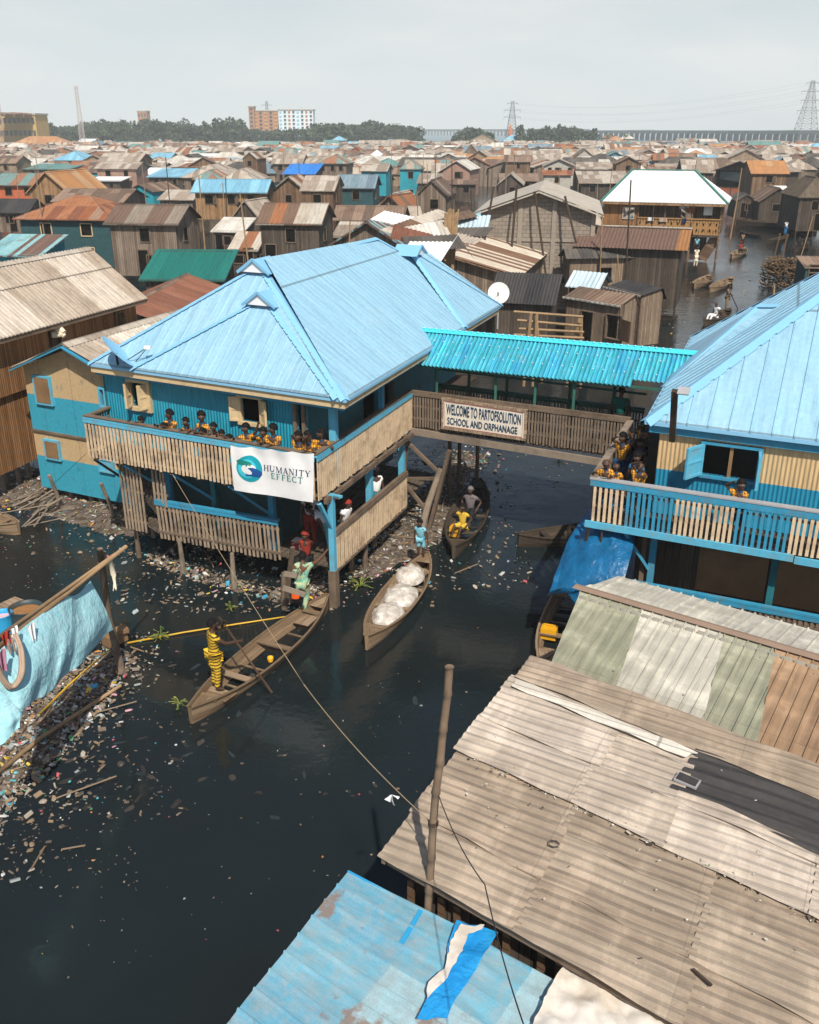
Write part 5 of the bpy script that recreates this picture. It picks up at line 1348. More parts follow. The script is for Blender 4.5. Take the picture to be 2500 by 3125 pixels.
tag(m.build('screen_tarpaulin', 'screen_tarp', smooth=True), 'faded light blue tarpaulin hung from the bamboo pole at left', 'tarpaulin')
m = MB(); t2 = [LP(-60, 2095, 12.2), LP(0, 2110, 12.25), LP(62, 2165, 12.4)]; b2 = [LP(-60, 2290, 11.9), LP(0, 2268, 12.0), LP(62, 2225, 12.2)]
m.grid(lambda u, v: fn(u*.4, v, cat_(t2, u).lerp(cat_(b2, u), v)), 24, 16, 2, 1); tag(m.build('screen_tarpaulin', 'screen_tarp', smooth=True), 'smaller lower flap of light blue tarpaulin at the very left edge', 'tarpaulin')
# drums and plank behind the screen
def drum(x, y, r, h, zb, mt, inner, label, cat):
    c = pz(x, y, zb+h); m = MB(); N = 28
    prof = [(r*.93, -h), (r*.97, -h*.6), (r, -h*.3), (r, -.02), (r*1.04, 0), (r*.96, 0), (r*.94, -.12)]
    R = [[c+V((math.cos(k*6.2832/N)*a, math.sin(k*6.2832/N)*a, b)) for k in range(N)] for a, b in prof]
    for i in range(len(R)-1):
        for k in range(N): m.face([R[i][k], R[i][(k+1) % N], R[i+1][(k+1) % N], R[i+1][k]])
    o = m.build(cat, mt, smooth=True); m = MB(); m.face(list(R[-1])); m.build('contents', inner, o); return tag(o, label, cat)
plain('drum_steel', (.035, .06, .07), .5, .4, .4, 4, dirt=(.12, .07, .04)); plain('rust_fill', (.30, .15, .06), .9, .1, .4, 6); plain('pink_soap', (.7, .45, .5), .7, .3, .2, 8)
drum(77, 1852, .36, .55, .55, 'drum_steel', 'rust_fill', 'wide dark metal drum full of rusty water behind the blue screen', 'drum')
drum(2, 1872, .24, .45, .6, 'bright_blue_paint', 'pink_soap', 'blue plastic tub with pink cloths beside the dark drum', 'tub')
m = MB(); a, b = pz(-30, 1870, .95), pz(60, 1828, .95); m.bar(a, b, .34, .04); tag(m.build('loose_board', 'tan_planks'), 'wide brown board behind the dark drum', 'board')
m = MB()
for i in range(12): a = pz(-80+i*14, 1985-i*8, .52); m.bar(a, a+V((.35, 1.1, 0)), .13, .03)
tag(m.build('work_deck', 'deck_planks'), 'dark wooden working deck under the drum and tub', 'deck')
def hang(x, y, Y, w, h, mt, label, seed, lean=0):
    p = LP(x, y, Y); d = (pa-pb).normalized(); m = MB(); random.seed(seed)
    m.grid(lambda u, v: p+d*((u-.5)*w*(1-.35*v))+UP*(-v*h+.04*math.sin(min(1, v*8)*1.57))+V((.7, -.7, 0))*(.05+.05*math.sin(u*11+v*3+seed)*(.3+v)+lean*v), 14, 10); return tag(m.build('laundry', mt, smooth=True), label, 'laundry')
plain('red_print', (.35, .03, .02), .85, .2, .3, 8, dirt=(.5, .4, .15), dirtamt=.8); plain('mauve_cloth', (.42, .20, .28), .85, .2, .3, 8); plain('grey_white_cloth', (.68, .68, .70), .85, .2, .25, 5); plain('beige_cloth', (.42, .31, .23), .85, .2, .35, 8, dirt=(.3, .2, .15))
hang(92, 1902, 13.75, .22, .32, 'grey_white_cloth', 'white cloth hanging over the bamboo pole in front of the screen', 4)
hang(38, 1915, 13.3, .2, .2, 'white_cloth', 'small white garment bunched on the pole', 2); hang(12, 1928, 13.2, .26, .26, 'red_print', 'red and gold printed cloth on the pole', 6)
hang(-4, 1985, 12.7, .28, .4, 'mauve_cloth', 'mauve garment hanging at the left picture edge', 9)
m = MB(); A_ = [LP(x, y, Y) for x, y, Y in ((48, 1935, 13.2), (66, 1990, 13.0), (66, 2060, 12.8), (38, 2098, 12.7), (8, 2070, 12.6), (-20, 2000, 12.5))]
P = [cat_(A_, i/30) for i in range(31)]
for k in range(4): m.tube([p+V((.018*(k-1.5), -.03*(k % 2), .01*k)) for p in P], [.02+.018*math.sin(i/30*3.14) for i in range(31)], 7)
tag(m.build('twisted_cloth', 'beige_cloth', smooth=True), 'long beige cloth looped down from the bamboo pole', 'laundry')
for i, (x, y) in enumerate(((20, 1950), (34, 1945))): hang(x, y, 13.1, .05, .28, 'beige_cloth', ('left narrow beige strip hanging beside the looped cloth', 'right narrow beige strip hanging beside the looped cloth')[i], 3+i)
# floating poles
m = MB(); m.tube([pz(380, 1964, .03), pz(560, 1930, .05), pz(720, 1905, .05), pz(870, 1882, .0)], [.024, .02, .02, .016], 8); tag(m.build('floating_pole', plain('yellow_bamboo', (.62, .38, .03), .5, .4, .25, 3), smooth=True), 'long yellow bamboo floating behind the man in yellow', 'pole')
m = MB(); m.tube([pz(-20, 2370, .15), pz(120, 2255, .16), pz(368, 2092, .1)], [.05, .045, .035], 8); tag(m.build('floating_pole', 'bamboo', smooth=True), 'long pale brown pole lying over the left rubbish bank', 'pole')
m = MB(); m.tube([pz(120, 2180, .12), pz(205, 2095, .2), pz(330, 1985, .25)], [.025, .022, .02], 7); tag(m.build('floating_pole', 'yellow_bamboo', smooth=True), 'thin yellow bamboo under the hem of the blue screen', 'pole')
m = MB(); m.box(pz(350, 1945, .25), .5, .3, .25, az(40)); m.box(pz(362, 1925, .42), .4, .25, .1, az(55)); tag(m.build('timber_block', 'plywood'), 'broken brown timber block at the foot of the screen post', 'timber')
# ============================================================ the settlement: every house is a thing with its own walls, roof and openings
def hshape(P0, fd, w, d, h, r, kind, ov=.35, base=.9):
    """front-left eave-wall corner P0 (on the ground plan), fd = front direction (left to right), bd = back"""
    bd = V((-fd.y, fd.x, 0))
    def p(u, v, z): return V((P0.x, P0.y, 0))+fd*u+bd*v+UP*z
    R = MB(); Wl = MB(); e = h
    sl = 0
    if kind in ('side', 'gable'):
        if kind == 'side':
            rz = h+r; k = r/(d/2)
            R.face([p(-ov, -ov, e-k*ov), p(w+ov, -ov, e-k*ov), p(w+ov, d/2, rz), p(-ov, d/2, rz)], [(0, 0), (w+2*ov, 0), (w+2*ov, d/2+ov), (0, d/2+ov)])
            R.face([p(w+ov, d+ov, e-k*ov), p(-ov, d+ov, e-k*ov), p(-ov, d/2, rz), p(w+ov, d/2, rz)], [(0, 0), (w+2*ov, 0), (w+2*ov, d/2+ov), (0, d/2+ov)])
            R.bar(p(-ov, -ov, e-k*ov-.04), p(w+ov, -ov, e-k*ov-.04), .04, .09)
            for u in (-ov, w+ov): R.bar(p(u, -ov, e-k*ov-.05), p(u, d/2, rz-.05), .05, .1)
            R.mi = 1; ridge_cap(R, p(-ov, d/2, rz), p(w+ov, d/2, rz), .16, .03); R.mi = 0
        else:
            rz = h+r; k = r/(w/2)
            R.face([p(-ov, d+ov, e-k*ov), p(-ov, -ov, e-k*ov), p(w/2, -ov, rz), p(w/2, d+ov, rz)], [(0, 0), (d+2*ov, 0), (d+2*ov, w/2+ov), (0, w/2+ov)])
            R.face([p(w+ov, -ov, e-k*ov), p(w+ov, d+ov, e-k*ov), p(w/2, d+ov, rz), p(w/2, -ov, rz)], [(0, 0), (d+2*ov, 0), (d+2*ov, w/2+ov), (0, w/2+ov)])
            R.bar(p(-ov, -ov, e-k*ov-.06), p(w/2, -ov, rz-.06), .05, .12); R.bar(p(w/2, -ov, rz-.06), p(w+ov, -ov, e-k*ov-.06), .05, .12)
            R.mi = 1; ridge_cap(R, p(w/2, -ov, rz), p(w/2, d+ov, rz), .16, .03); R.mi = 0
    elif kind == 'hip':
        rz = h+r; q = min(w, d)/2*.85
        if w >= d: a, b = (q, d/2), (w-q, d/2)
        else: a, b = (w/2, q), (w/2, d-q)
        k = .3
        c = [p(-ov, -ov, e-k*ov), p(w+ov, -ov, e-k*ov), p(w+ov, d+ov, e-k*ov), p(-ov, d+ov, e-k*ov)]; A_, B_ = p(a[0], a[1], rz), p(b[0], b[1], rz)
        if w >= d: F = [[c[0], c[1], B_, A_], [c[1], c[2], B_], [c[2], c[3], A_, B_], [c[3], c[0], A_]]
        else: F = [[c[0], c[1], A_], [c[1], c[2], B_, A_], [c[2], c[3], B_], [c[3], c[0], A_, B_]]
        for f in F: R.face(f)
        R.bar(c[0]-UP*.04, c[1]-UP*.04, .04, .09); R.bar(c[1]-UP*.04, c[2]-UP*.04, .04, .09)
        R.mi = 1
        for x, y in ((c[0], A_), (c[1], A_ if w < d else B_), (A_, B_)):
            if (x-y).length > .1: ridge_cap(R, y, x, .13, .03)
        R.mi = 0
    elif kind == 'shed':            # high at the back, falling to the front
        R.face([p(-ov, -ov, e-.1), p(w+ov, -ov, e-.1), p(w+ov, d+ov, h+r), p(-ov, d+ov, h+r)], [(0, 0), (w+2*ov, 0), (w+2*ov, d+2*ov), (0, d+2*ov)])
        R.bar(p(-ov, -ov, e-.14), p(w+ov, -ov, e-.14), .04, .09); R.bar(p(-ov, d+ov, h+r-.04), p(w+ov, d+ov, h+r-.04), .04, .08)
        for u in (-ov, w+ov): R.bar(p(u, -ov, e-.15), p(u, d+ov, h+r-.05), .05, .08)
    # walls
    tp = h-.02
    def quad(u0, v0, u1, v1):
        L = math.hypot(u1-u0, v1-v0); Wl.face([p(u0, v0, base), p(u1, v1, base), p(u1, v1, tp), p(u0, v0, tp)], [(0, base), (L, base), (L, tp), (0, tp)])
    quad(0, 0, w, 0); quad(w, 0, w, d); quad(w, d, 0, d); quad(0, d, 0, 0)
    if kind == 'gable':
        for v in (0, d): Wl.face([p(0, v, tp), p(w, v, tp), p(w/2, v, h+r-.04)], [(0, tp), (w, tp), (w/2, h+r)])
    if kind == 'side':
        for u in (0, w): Wl.face([p(u, 0, tp), p(u, d, tp), p(u, d/2, h+r-.04)], [(0, tp), (d, tp), (d/2, h+r)])
    if kind == 'shed':
        for u in (0, w): Wl.face([p(u, 0, tp), p(u, d, tp), p(u, d, h+r-.06)], [(0, tp), (d, tp), (d, h+r)])
        Wl.face([p(0, d, tp), p(w, d, tp), p(w, d, h+r-.06), p(0, d, h+r-.06)])
    return R, Wl, p, bd
def opening(root, p, fd, u0, u1, z0, z1, v=0, frame='old_wood', name='window', side=False, shut=None, dd=None):
    """framed dark opening; side=True puts it on the right-hand wall (u measured along the depth)"""
    n = V((fd.y, -fd.x, 0)); f = fd
    if side: n = fd; f = V((-fd.y, fd.x, 0)); o = p(v, 0, 0)
    else: o = p(0, 0, 0)
    m = MB(); a = [o+f*x+UP*z+n*.03 for x, z in ((u0, z0), (u1, z0), (u1, z1), (u0, z1))]
    for i in range(4): m.bar(a[i], a[(i+1) % 4], .07, .07, n)
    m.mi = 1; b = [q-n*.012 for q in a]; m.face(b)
    if shut: m.mi = 0; c = a[1]; m.box(c+(f*.7+n*.5)*((u1-u0)*.3)+UP*(z1-z0)/2, (u1-u0)*.6, .03, z1-z0, (f*.7+n*.5))
    w = m.build(name, [frame, 'void'], root); return w
used_lab = {}
HOUSES = []       # (x, y, radius)
SB_ = []          # what the measured houses cover in the photo: columns, rows, distance
def spx(p):
    dz = p.z-CH; fw = p.y*cp-dz*sp; return 1250+FPX*p.x/fw, 1562.5-FPX*(p.y*sp+dz*cp)/fw
def sbox(p, w, d, h0, h1):
    q = [spx(p(u, v, z)) for u in (0, w) for v in (0, d) for z in (h0, h1)]; return min(a for a, b in q), max(a for a, b in q), min(b for a, b in q), max(b for a, b in q)
TOPZ = []
def make_house(P0, fd, w, d, h, r, kind, roof, wallm, label, name='stilt_house', cap=None, group=None, base=None, nwin=None, cat='house', stilts=True, seed=None, ov=.35, frame='old_wood', extra=None):
    rs = random.Random(seed if seed is not None else int(P0.x*37+P0.y*91))
    base = base if base is not None else .8
    R, Wl, p, bd = hshape(P0, fd, w, d, h, r, kind, ov, base)
    t = thing(name, p(w/2, d/2, 0), label, cat, group)
    R.build('roof', [roof, cap or roof], t); Wl.build('wall', wallm, t)
    dist = P0.y
    if nwin is None: nwin = 2 if w > 5 else 1
    if dist < 260:
        zz = base+(h-base)*.42; hh = min(.95, (h-base)*.36)
        two = (h-base) > 3.6
        for i in range(nwin):
            u = w*(i+.5)/nwin+rs.uniform(-.3, .3); ww = rs.uniform(.6, .95)
            opening(t, p, fd, u-ww/2, u+ww/2, (h-.45-hh), h-.45, frame=frame, shut=rs.random() < .3)
            if two: opening(t, p, fd, u-ww/2+rs.uniform(-.4, .4), u+ww/2, base+.4, base+1.5, frame=frame)
        if dist < 130:
            dx = w*rs.uniform(.15, .8); 
            if rs.random() < .6: opening(t, p, fd, dx-.4, dx+.4, base+.05, base+1.85, name='door', frame=frame)
            opening(t, p, fd, d*.3, d*.3+.8, h-.5-hh, h-.5, v=w, side=True, frame=frame)
    if stilts and dist < 200:
        for i in range(max(2, int(w/2.4))+1):
            m = MB(); q = p(.1+(w-.2)*i/max(2, int(w/2.4)), .08, 0); m.tube([q-UP*.3, q+UP*base], [.09, .08], 6); m.build('stilt', 'dark_wood', t)
    HOUSES.append((p(w/2, d/2, 0).x, p(w/2, d/2, 0).y, math.hypot(w, d)/2))
    if group is None: SB_.append(sbox(p, w, d, (h+base)/2, h+r)+(P0.y,))
    return t, p
CROP = {'A': (0, 200, .72464), 'B': (1250, 200, .72464), 'C': (1600, 450, .52174), 'F1': (0, 300, .48696), 'F2': (830, 300, .48696), 'F3': (1660, 220, .48696), 'N': (0, 650, .52174), 'S': (0, 0, 1)}
def cq(c, x, y): o = CROP[c]; return o[0]+x*o[2], o[1]+y*o[2]
def zplane_ridge(Pm, yr):
    return zat(Pm.y, yr)
def pxh(c, kind, x0, y0, x1, yr, roof, wallm, label, h=4.0, d=None, a=96, **k):
    """house from its eave line in the photo: left end (x0,y0), right end column x1, ridge row yr"""
    X0, Y0 = cq(c, x0, y0); X1, _ = cq(c, x1, y0); YR = cq(c, 0, yr)[1]
    P = pz(X0, Y0, h); fd = az(a); kk = (X1-1250)/FPX
    # width so that the right end shows at column X1
    # x/(fw) = kk with fw = y*cp-(z-CH)*sp
    A_ = P.y*cp-(h-CH)*sp; w = (kk*A_-P.x)/(fd.x-kk*fd.y*cp); w = max(1.5, w)
    ov = min(.4, w*.06); 
    d = d or min(w*.8, 8); bd = V((-fd.y, fd.x, 0))
    mid = P+fd*w/2+bd*(d/2 if kind in ('side', 'hip') else (0 if kind == 'gable' else d))
    r = zat(mid.y, YR)-h; r = max(.35, min(r, 3.6 if 'rmax' not in k else k.pop('rmax')))
    P2 = P+fd*ov+bd*ov
    return make_house(P2, fd, w-2*ov, d-2*ov, h-.02, r, kind, roof, wallm, label, ov=ov, **k)
CE, BR_, DK, RU, OR, ST, MX, PA, BL, SB, TE = 'cement_far', 'brown_far', 'dark_far', 'rust_far', 'orange_far', 'striped_far', 'mixed_far', 'pale_far', 'blue_far', 'steel_blue_far', 'teal_far'
GP, BP_, OP, DP, TP = 'grey_planks', 'brown_planks', 'ochre_planks', 'dark_planks', 'tan_planks'
HL = [
 # ---- nearer left
 ('A', 'hip', 50, 637, 470, 546, RU, 'dark_teal_wall', 'dark teal house under a rusty red hipped roof', dict(h=4.6, d=8, a=98, frame='cream_paint')),
 ('A', 'side', 432, 655, 748, 583, 'rust_brown_roof', GP, 'tall grey plank house with brown roof and one orange sheet', dict(h=5.0, d=5, a=99, base=1.2)),
 ('A', 'side', 210, 566, 520, 517, BR_, GP, 'long brown corrugated roof directly behind the rusty red hipped roof', dict(h=4.4, d=7, a=97)),
 ('A', 'gable', 105, 526, 292, 446, OR, OP, 'house with a broad orange-tan gable facing the water', dict(h=4.6, d=10, a=98, rmax=4)),
 ('A', 'side', -40, 498, 165, 452, MX, 'orange_wall', 'orange-walled house with patchwork roof at the left edge', dict(h=4.4, d=7)),
 ('A', 'side', -60, 612, 118, 560, 'charcoal_sheet', GP, 'flat slate grey roof left of the rusty red roof', dict(h=3.0, d=5)),
 ('A', 'shed', -90, 792, 170, 708, 'teal_rust', 'turquoise_wall', 'low blue hut with streaked teal and rust roof near the left edge', dict(h=3.0, d=4.5, a=97)),
 ('A', 'shed', 582, 893, 945, 772, 'green_roof', DP, 'bright teal green corrugated roof beside the big blue roof', dict(h=3.1, d=4.0, a=93)),
 ('A', 'side', 800, 525, 1125, 477, BL, OP, 'long pale blue roof over an ochre plank gallery with three tall openings', dict(h=5.0, d=5, a=95, base=2.0, nwin=3)),
 ('A', 'side', 1075, 657, 1355, 577, ST, DP, 'dark plank house with white roof and central rust stripe', dict(h=5.0, d=5.5, a=97, base=1.6)),
 ('A', 'side', 1395, 641, 1700, 588, BR_, DP, 'long grey brown shed right of the white and rust striped roof', dict(h=3.8, d=5, a=97)),
 ('A', 'side', 1260, 522, 1410, 462, 'cement_far', BP_, 'tan ridge roof right of the small cross gable', dict(h=5.0, d=7, a=96)),
 ('A', 'gable', 1130, 526, 1300, 466, ST, BP_, 'small brown house with striped tan gable in the middle distance', dict(h=4.6, d=7, a=96)),
 ('A', 'side', 1405, 510, 1580, 458, SB, 'dark_teal_wall', 'steel blue ridged roof over a dark wall right of the tan cross gable', dict(h=5.0, d=6, a=96)),
 ('A', 'gable', 530, 525, 645, 497, BR_, 'turquoise_wall', 'small gable with turquoise front beyond the pale blue gallery', dict(h=4.2, d=6, a=110)),
 ('A', 'side', 660, 560, 815, 522, CE, GP, 'pale tan roof tucked left of the blue gallery house', dict(h=3.6, d=6, a=100)),
 ('A', 'shed', 955, 770, 1085, 697, ST, DP, 'low lean-to with white and orange sheets below the clutter', dict(h=2.6, d=2.6, a=100, stilts=False)),
 ('A', 'shed', 885, 692, 1025, 637, PA, DP, 'crooked pale sheet roof over a woodpile shelter', dict(h=3.0, d=3, a=104, stilts=False)),
 ('A', 'shed', 1395, 715, 1500, 655, 'cement_far', DP, 'cream sheet lean-to above the long blue roof', dict(h=3.2, d=3, a=100)),
 ('A', 'gable', 1365, 752, 1725, 655, 'teal_rust', GP, 'teal streaked gable roof just behind the main blue ridge', dict(h=3.6, d=7, a=103, rmax=2)),
 ('A', 'gable', 975, 628, 1090, 566, CE, DP, 'small grey gabled hut beneath the ochre gallery', dict(h=3.0, d=5, a=108)),
 # ---- F1 (left, further)
 ('F1', 'hip', 323, 384, 537, 328, BL, GP, 'square house with pale blue pyramid roof and tan patch', dict(h=4.8, d=9)),
 ('F1', 'side', 605, 390, 872, 342, CE, GP, 'tall grey house with long striped cement roof left of centre', dict(h=5.2, d=8)),
 ('F1', 'side', 585, 434, 857, 397, CE, 'pink_wall', 'pink-fronted house with grey roof below the tall grey one', dict(h=4.8, d=6)),
 ('F1', 'shed', 912, 488, 1150, 437, BL, DP, 'bright flat pale blue roof at left centre', dict(h=3.4, d=8)),
 ('F1', 'hip', 1130, 490, 1432, 410, CE, GP, 'very wide tan hipped roof behind the blue gallery', dict(h=4.2, d=14)),
 ('F1', 'hip', 1200, 504, 1372, 445, MX, TP, 'pyramid roof with one green face above the blue gallery', dict(h=4.8, d=7)),
 ('F1', 'hip', 1366, 506, 1607, 434, CE, TP, 'large plain tan pyramid roof above the blue gallery', dict(h=4.8, d=8)),
 ('F1', 'hip', 1278, 333, 1494, 290, CE, BP_, 'dark brown house with several white windows and grey hipped roof', dict(h=5.2, d=8, nwin=4, frame='pale_wall')),
 ('F1', 'gable', 1515, 374, 1612, 336, ST, BP_, 'narrow tall brown house with rust streaked gable', dict(h=6, d=6, a=100)),
 ('F1', 'side', 1368, 430, 1517, 390, CE, GP, 'plain pale tan roof left of the narrow tall house', dict(h=3.6, d=7)),
 ('F1', 'side', 1603, 302, 1740, 266, TE, 'turquoise_wall', 'house with dark teal roof and blue gable end', dict(h=4.6, d=10)),
 ('F1', 'shed', 1052, 376, 1276, 348, RU, BP_, 'long low rust red roof near the white-windowed house', dict(h=3.4, d=8)),
 ('F1', 'hip', 560, 258, 737, 221, OR, GP, 'wide orange hipped roof in the left distance', dict(h=4.6, d=13)),
 ('F1', 'hip', 670, 220, 797, 183, OR, 'pale_wall', 'pale house with yellow-tan pyramid roof before the tree line', dict(h=7, d=16)),
 ('F1', 'hip', 1083, 197, 1210, 178, RU, DP, 'dark open pavilion with rust brown roof before the trees', dict(h=7, d=14)),
 ('F1', 'hip', 1205, 249, 1306, 208, CE, GP, 'tan pyramid roof in the far left centre', dict(h=4.8, d=12)),
 ('F1', 'hip', 150, 226, 246, 197, PA, GP, 'small cream hipped roof at far left', dict(h=4.8, d=10)),
 ('F1', 'hip', -20, 270, 148, 220, PA, GP, 'broad pale grey hipped roof touching the left edge', dict(h=4.0, d=14)),
 ('F1', 'gable', 605, 303, 735, 277, ST, GP, 'rust and tan striped gable below the orange roof', dict(h=4.2, d=9)),
 ('F1', 'shed', 540, 512, 757, 488, 'white_roof', DP, 'low white roof left of the flat pale blue roof', dict(h=3.0, d=5)),
 ('F1', 'side', -40, 403, 102, 358, BR_, TP, 'tan-walled house with brown roof at the left edge', dict(h=4.8, d=7)),
 ('F1', 'shed', 120, 440, 432, 408, TE, GP, 'long dull green roof below the pale blue pyramid', dict(h=3.6, d=9)),
 ('F1', 'shed', 478, 274, 580, 252, 'white_roof', DP, 'small white flat roof beside the wide orange roof', dict(h=3.8, d=8)),
 ('F1', 'side', 275, 300, 440, 276, ST, GP, 'brown striped roof in the far left field', dict(h=3.8, d=9)),
 ('F1', 'hip', 1465, 207, 1610, 182, DK, 'blue_paint', 'dark pavilion roof over blue walls before the tree line', dict(h=7, d=14)),
 ('F1', 'hip', 1545, 242, 1660, 220, OR, GP, 'far orange hipped roof right of the dark pavilion', dict(h=5, d=12)),
 ('F1', 'side', 1010, 315, 1160, 278, BR_, GP, 'brown grey ridge roof in the left centre field', dict(h=4, d=10)),
 ('F1', 'side', 1172, 338, 1285, 312, PA, GP, 'pale ribbed roof beside the white-windowed brown house', dict(h=4, d=8)),
 ('F1', 'hip', 1470, 308, 1595, 272, PA, TP, 'cream hipped roof left of the dark teal roof', dict(h=4.6, d=9)),
 # ---- F2 (centre)
 ('F2', 'side', -10, 404, 192, 347, CE, GP, 'wide tan ridge roof left of the grey windowed house', dict(h=4.6, d=9)),
 ('F2', 'hip', 284, 404, 476, 349, MX, GP, 'grey plank house with streaky hipped roof and three openings', dict(h=5.2, d=9, nwin=3)),
 ('F2', 'gable', 480, 333, 566, 305, RU, 'orange_wall', 'little bright orange house with two dark windows', dict(h=5.2, d=7, nwin=2)),
 ('F2', 'hip', 793, 440, 942, 382, MX, 'turquoise_wall', 'turquoise house with rust and green pyramid roof', dict(h=5.4, d=6, nwin=1)),
 ('F2', 'side', 548, 450, 724, 408, CE, 'turquoise_wall', 'turquoise-walled house with grey roof left of the pyramid one', dict(h=4.8, d=6)),
 ('F2', 'gable', 890, 600, 1107, 508, 'rust_brown_roof', GP, 'grey board house with orange and grey gable roof', dict(h=5.0, d=7, a=100, nwin=1)),
 ('F2', 'gable', 1060, 440, 1250, 388, PA, 'pink_wall', 'pinkish house with a bright pale roof slope', dict(h=5.2, d=9, a=104)),
 ('F2', 'gable', 1205, 378, 1390, 324, CE, TP, 'broad tan gable house with white hatch', dict(h=4.8, d=9, a=104)),
 ('F2', 'side', 1453, 392, 1632, 354, BR_, BP_, 'brown box-like house with flat brown roof', dict(h=5.2, d=6)),
 ('F2', 'side', 1515, 370, 1740, 327, CE, TP, 'long pale roof behind the box-like brown house', dict(h=5, d=8)),
 ('F2', 'side', 1432, 350, 1570, 313, ST, GP, 'pinkish striped ridge roof right of centre', dict(h=5.0, d=8)),
 ('F2', 'hip', 1437, 264, 1568, 226, BL, DP, 'far pale blue pyramid roof right of centre', dict(h=5.2, d=14)),
 ('F2', 'gable', 1243, 256, 1397, 221, TE, TP, 'tan house with dark green gable roof near the far trees', dict(h=6, d=12)),
 ('F2', 'side', 1373, 306, 1452, 276, PA, TP, 'small box house with pale roof right of centre', dict(h=5, d=6)),
 ('F2', 'hip', 888, 368, 982, 337, PA, DP, 'small pale pyramid roof over a dark open shelter', dict(h=5, d=6)),
 ('F2', 'shed', 700, 387, 852, 361, CE, GP, 'low grey roof above the turquoise-walled houses', dict(h=4.4, d=7)),
 ('F2', 'shed', 714, 350, 872, 322, 'striped_far', BL and GP, 'blue and tan striped flat roof in the centre', dict(h=4.4, d=8)),
 ('F2', 'side', 800, 303, 907, 272, RU, TP, 'rust coloured gable roof in the centre field', dict(h=4.6, d=9)),
 ('F2', 'side', 535, 292, 862, 262, CE, TP, 'very long tan roof row in the centre field', dict(h=4.4, d=10)),
 ('F2', 'hip', 88, 255, 262, 228, BL, TP, 'wide pale blue roof below the white tower block', dict(h=5, d=14)),
 ('F2', 'gable', 1408, 532, 1582, 468, CE, DP, 'dark gabled hut above the concrete block hall', dict(h=4.4, d=7, a=98)),
 ('F2', 'shed', 1423, 512, 1674, 468, BR_, DP, 'wide brown lean-to roof above the block hall', dict(h=4, d=5)),
 ('F2', 'shed', 1050, 532, 1292, 505, BR_, DP, 'brown awning roof with washing hung below it', dict(h=3.4, d=3)),
 ('F2', 'shed', 905, 524, 1060, 468, CE, DP, 'tan sloping roof right of the turquoise pyramid house', dict(h=3.8, d=6)),
 ('F2', 'shed', 60, 470, 272, 408, 'vivid_blue', DP, 'vivid royal blue sheet roof', dict(h=3.6, d=7, a=98)),
 ('F2', 'side', 168, 350, 342, 314, CE, SB and GP, 'grey roof with blue lower edge left of the orange house', dict(h=4, d=8)),
 ('F2', 'hip', 580, 262, 705, 234, ST, TP, 'far rust-pink hipped roof in the centre', dict(h=4.6, d=12)),
 ('F2', 'hip', 368, 262, 455, 235, BL, GP, 'small far blue-grey roof in the centre left', dict(h=5, d=10)),
 ('F2', 'gable', 1205, 332, 1292, 285, CE, GP, 'grey gabled house left of the small box house', dict(h=5, d=8)),
 # ---- F3 (right)
 ('F3', 'side', 868, 622, 1080, 545, CE, DP, 'long grey-tan roof left of the big open barn', dict(h=4.4, d=8, a=97)),
 ('F3', 'side', 1300, 628, 1545, 553, OR, BP_, 'house with ochre-orange ribbed roof near the canal', dict(h=5.2, d=8, a=96)),
 ('F3', 'hip', 1345, 512, 1645, 454, CE, GP, 'big tan hipped roof above the ochre-orange roof', dict(h=5, d=10)),
 ('F3', 'side', 1512, 562, 1760, 532, ST, DP, 'long striped roof at the right edge', dict(h=4.6, d=6)),
 ('F3', 'gable', 1132, 543, 1398, 482, ST, TP, 'white striped roof with wide tan gable end', dict(h=4.4, d=11, a=103)),
 ('F3', 'shed', 883, 547, 1108, 514, BL, DP, 'blue roof with a rust corner behind the white-roofed house', dict(h=4, d=7)),
 ('F3', 'side', 684, 547, 842, 508, ST, BP_, 'brown house with maroon and white striped roof', dict(h=4.6, d=6)),
 ('F3', 'gable', 446, 568, 622, 529, BR_, BP_, 'brown gabled house left of the striped maroon roof', dict(h=5, d=8)),
 ('F3', 'gable', -10, 582, 202, 542, CE, 'pale_wall', 'pale green-walled gable house right of centre', dict(h=4.6, d=8, nwin=3)),
 ('F3', 'gable', 193, 523, 318, 480, BR_, 'pale_wall', 'small pale gable with double door right of centre', dict(h=4.8, d=8)),
 ('F3', 'gable', 363, 533, 533, 499, TE, 'blue_paint', 'blue gable house with grey roof right of centre', dict(h=4.4, d=9)),
 ('F3', 'side', 863, 489, 1068, 459, CE, GP, 'long grey roof in the right field', dict(h=4.8, d=9)),
 ('F3', 'hip', 620, 457, 757, 431, 'striped_far', GP, 'rust and tan pyramid roof in the right field', dict(h=4.8, d=10)),
 ('F3', 'hip', 400, 428, 512, 399, OR, GP, 'orange pyramid roof near the bay', dict(h=5, d=12)),
 ('F3', 'hip', 368, 410, 457, 382, RU, GP, 'red-brown pyramid roof near the bay', dict(h=5.5, d=14)),
 ('F3', 'hip', 480, 416, 572, 386, PA, GP, 'cream pyramid roof near the bay', dict(h=5.5, d=14)),
 ('F3', 'hip', 10, 416, 155, 381, PA, GP, 'large cream hipped roof beside the far tree clump', dict(h=6, d=16)),
 ('F3', 'side', 235, 461, 402, 432, CE, GP, 'pale grey ridge roof in the right field', dict(h=4.6, d=10)),
 ('F3', 'side', 385, 481, 550, 449, ST, GP, 'pink-striped ridge roof in the right field', dict(h=4.6, d=9)),
 ('F3', 'side', 1288, 461, 1495, 432, TE, DP, 'long dull green roof in the far right field', dict(h=4.6, d=10)),
 ('F3', 'shed', 1058, 478, 1190, 447, OR, GP, 'orange sheet roof with red patch in the right field', dict(h=4.2, d=9)),
 ('F3', 'side', 983, 441, 1098, 418, PA, GP, 'white ribbed roof near the bay', dict(h=5, d=12)),
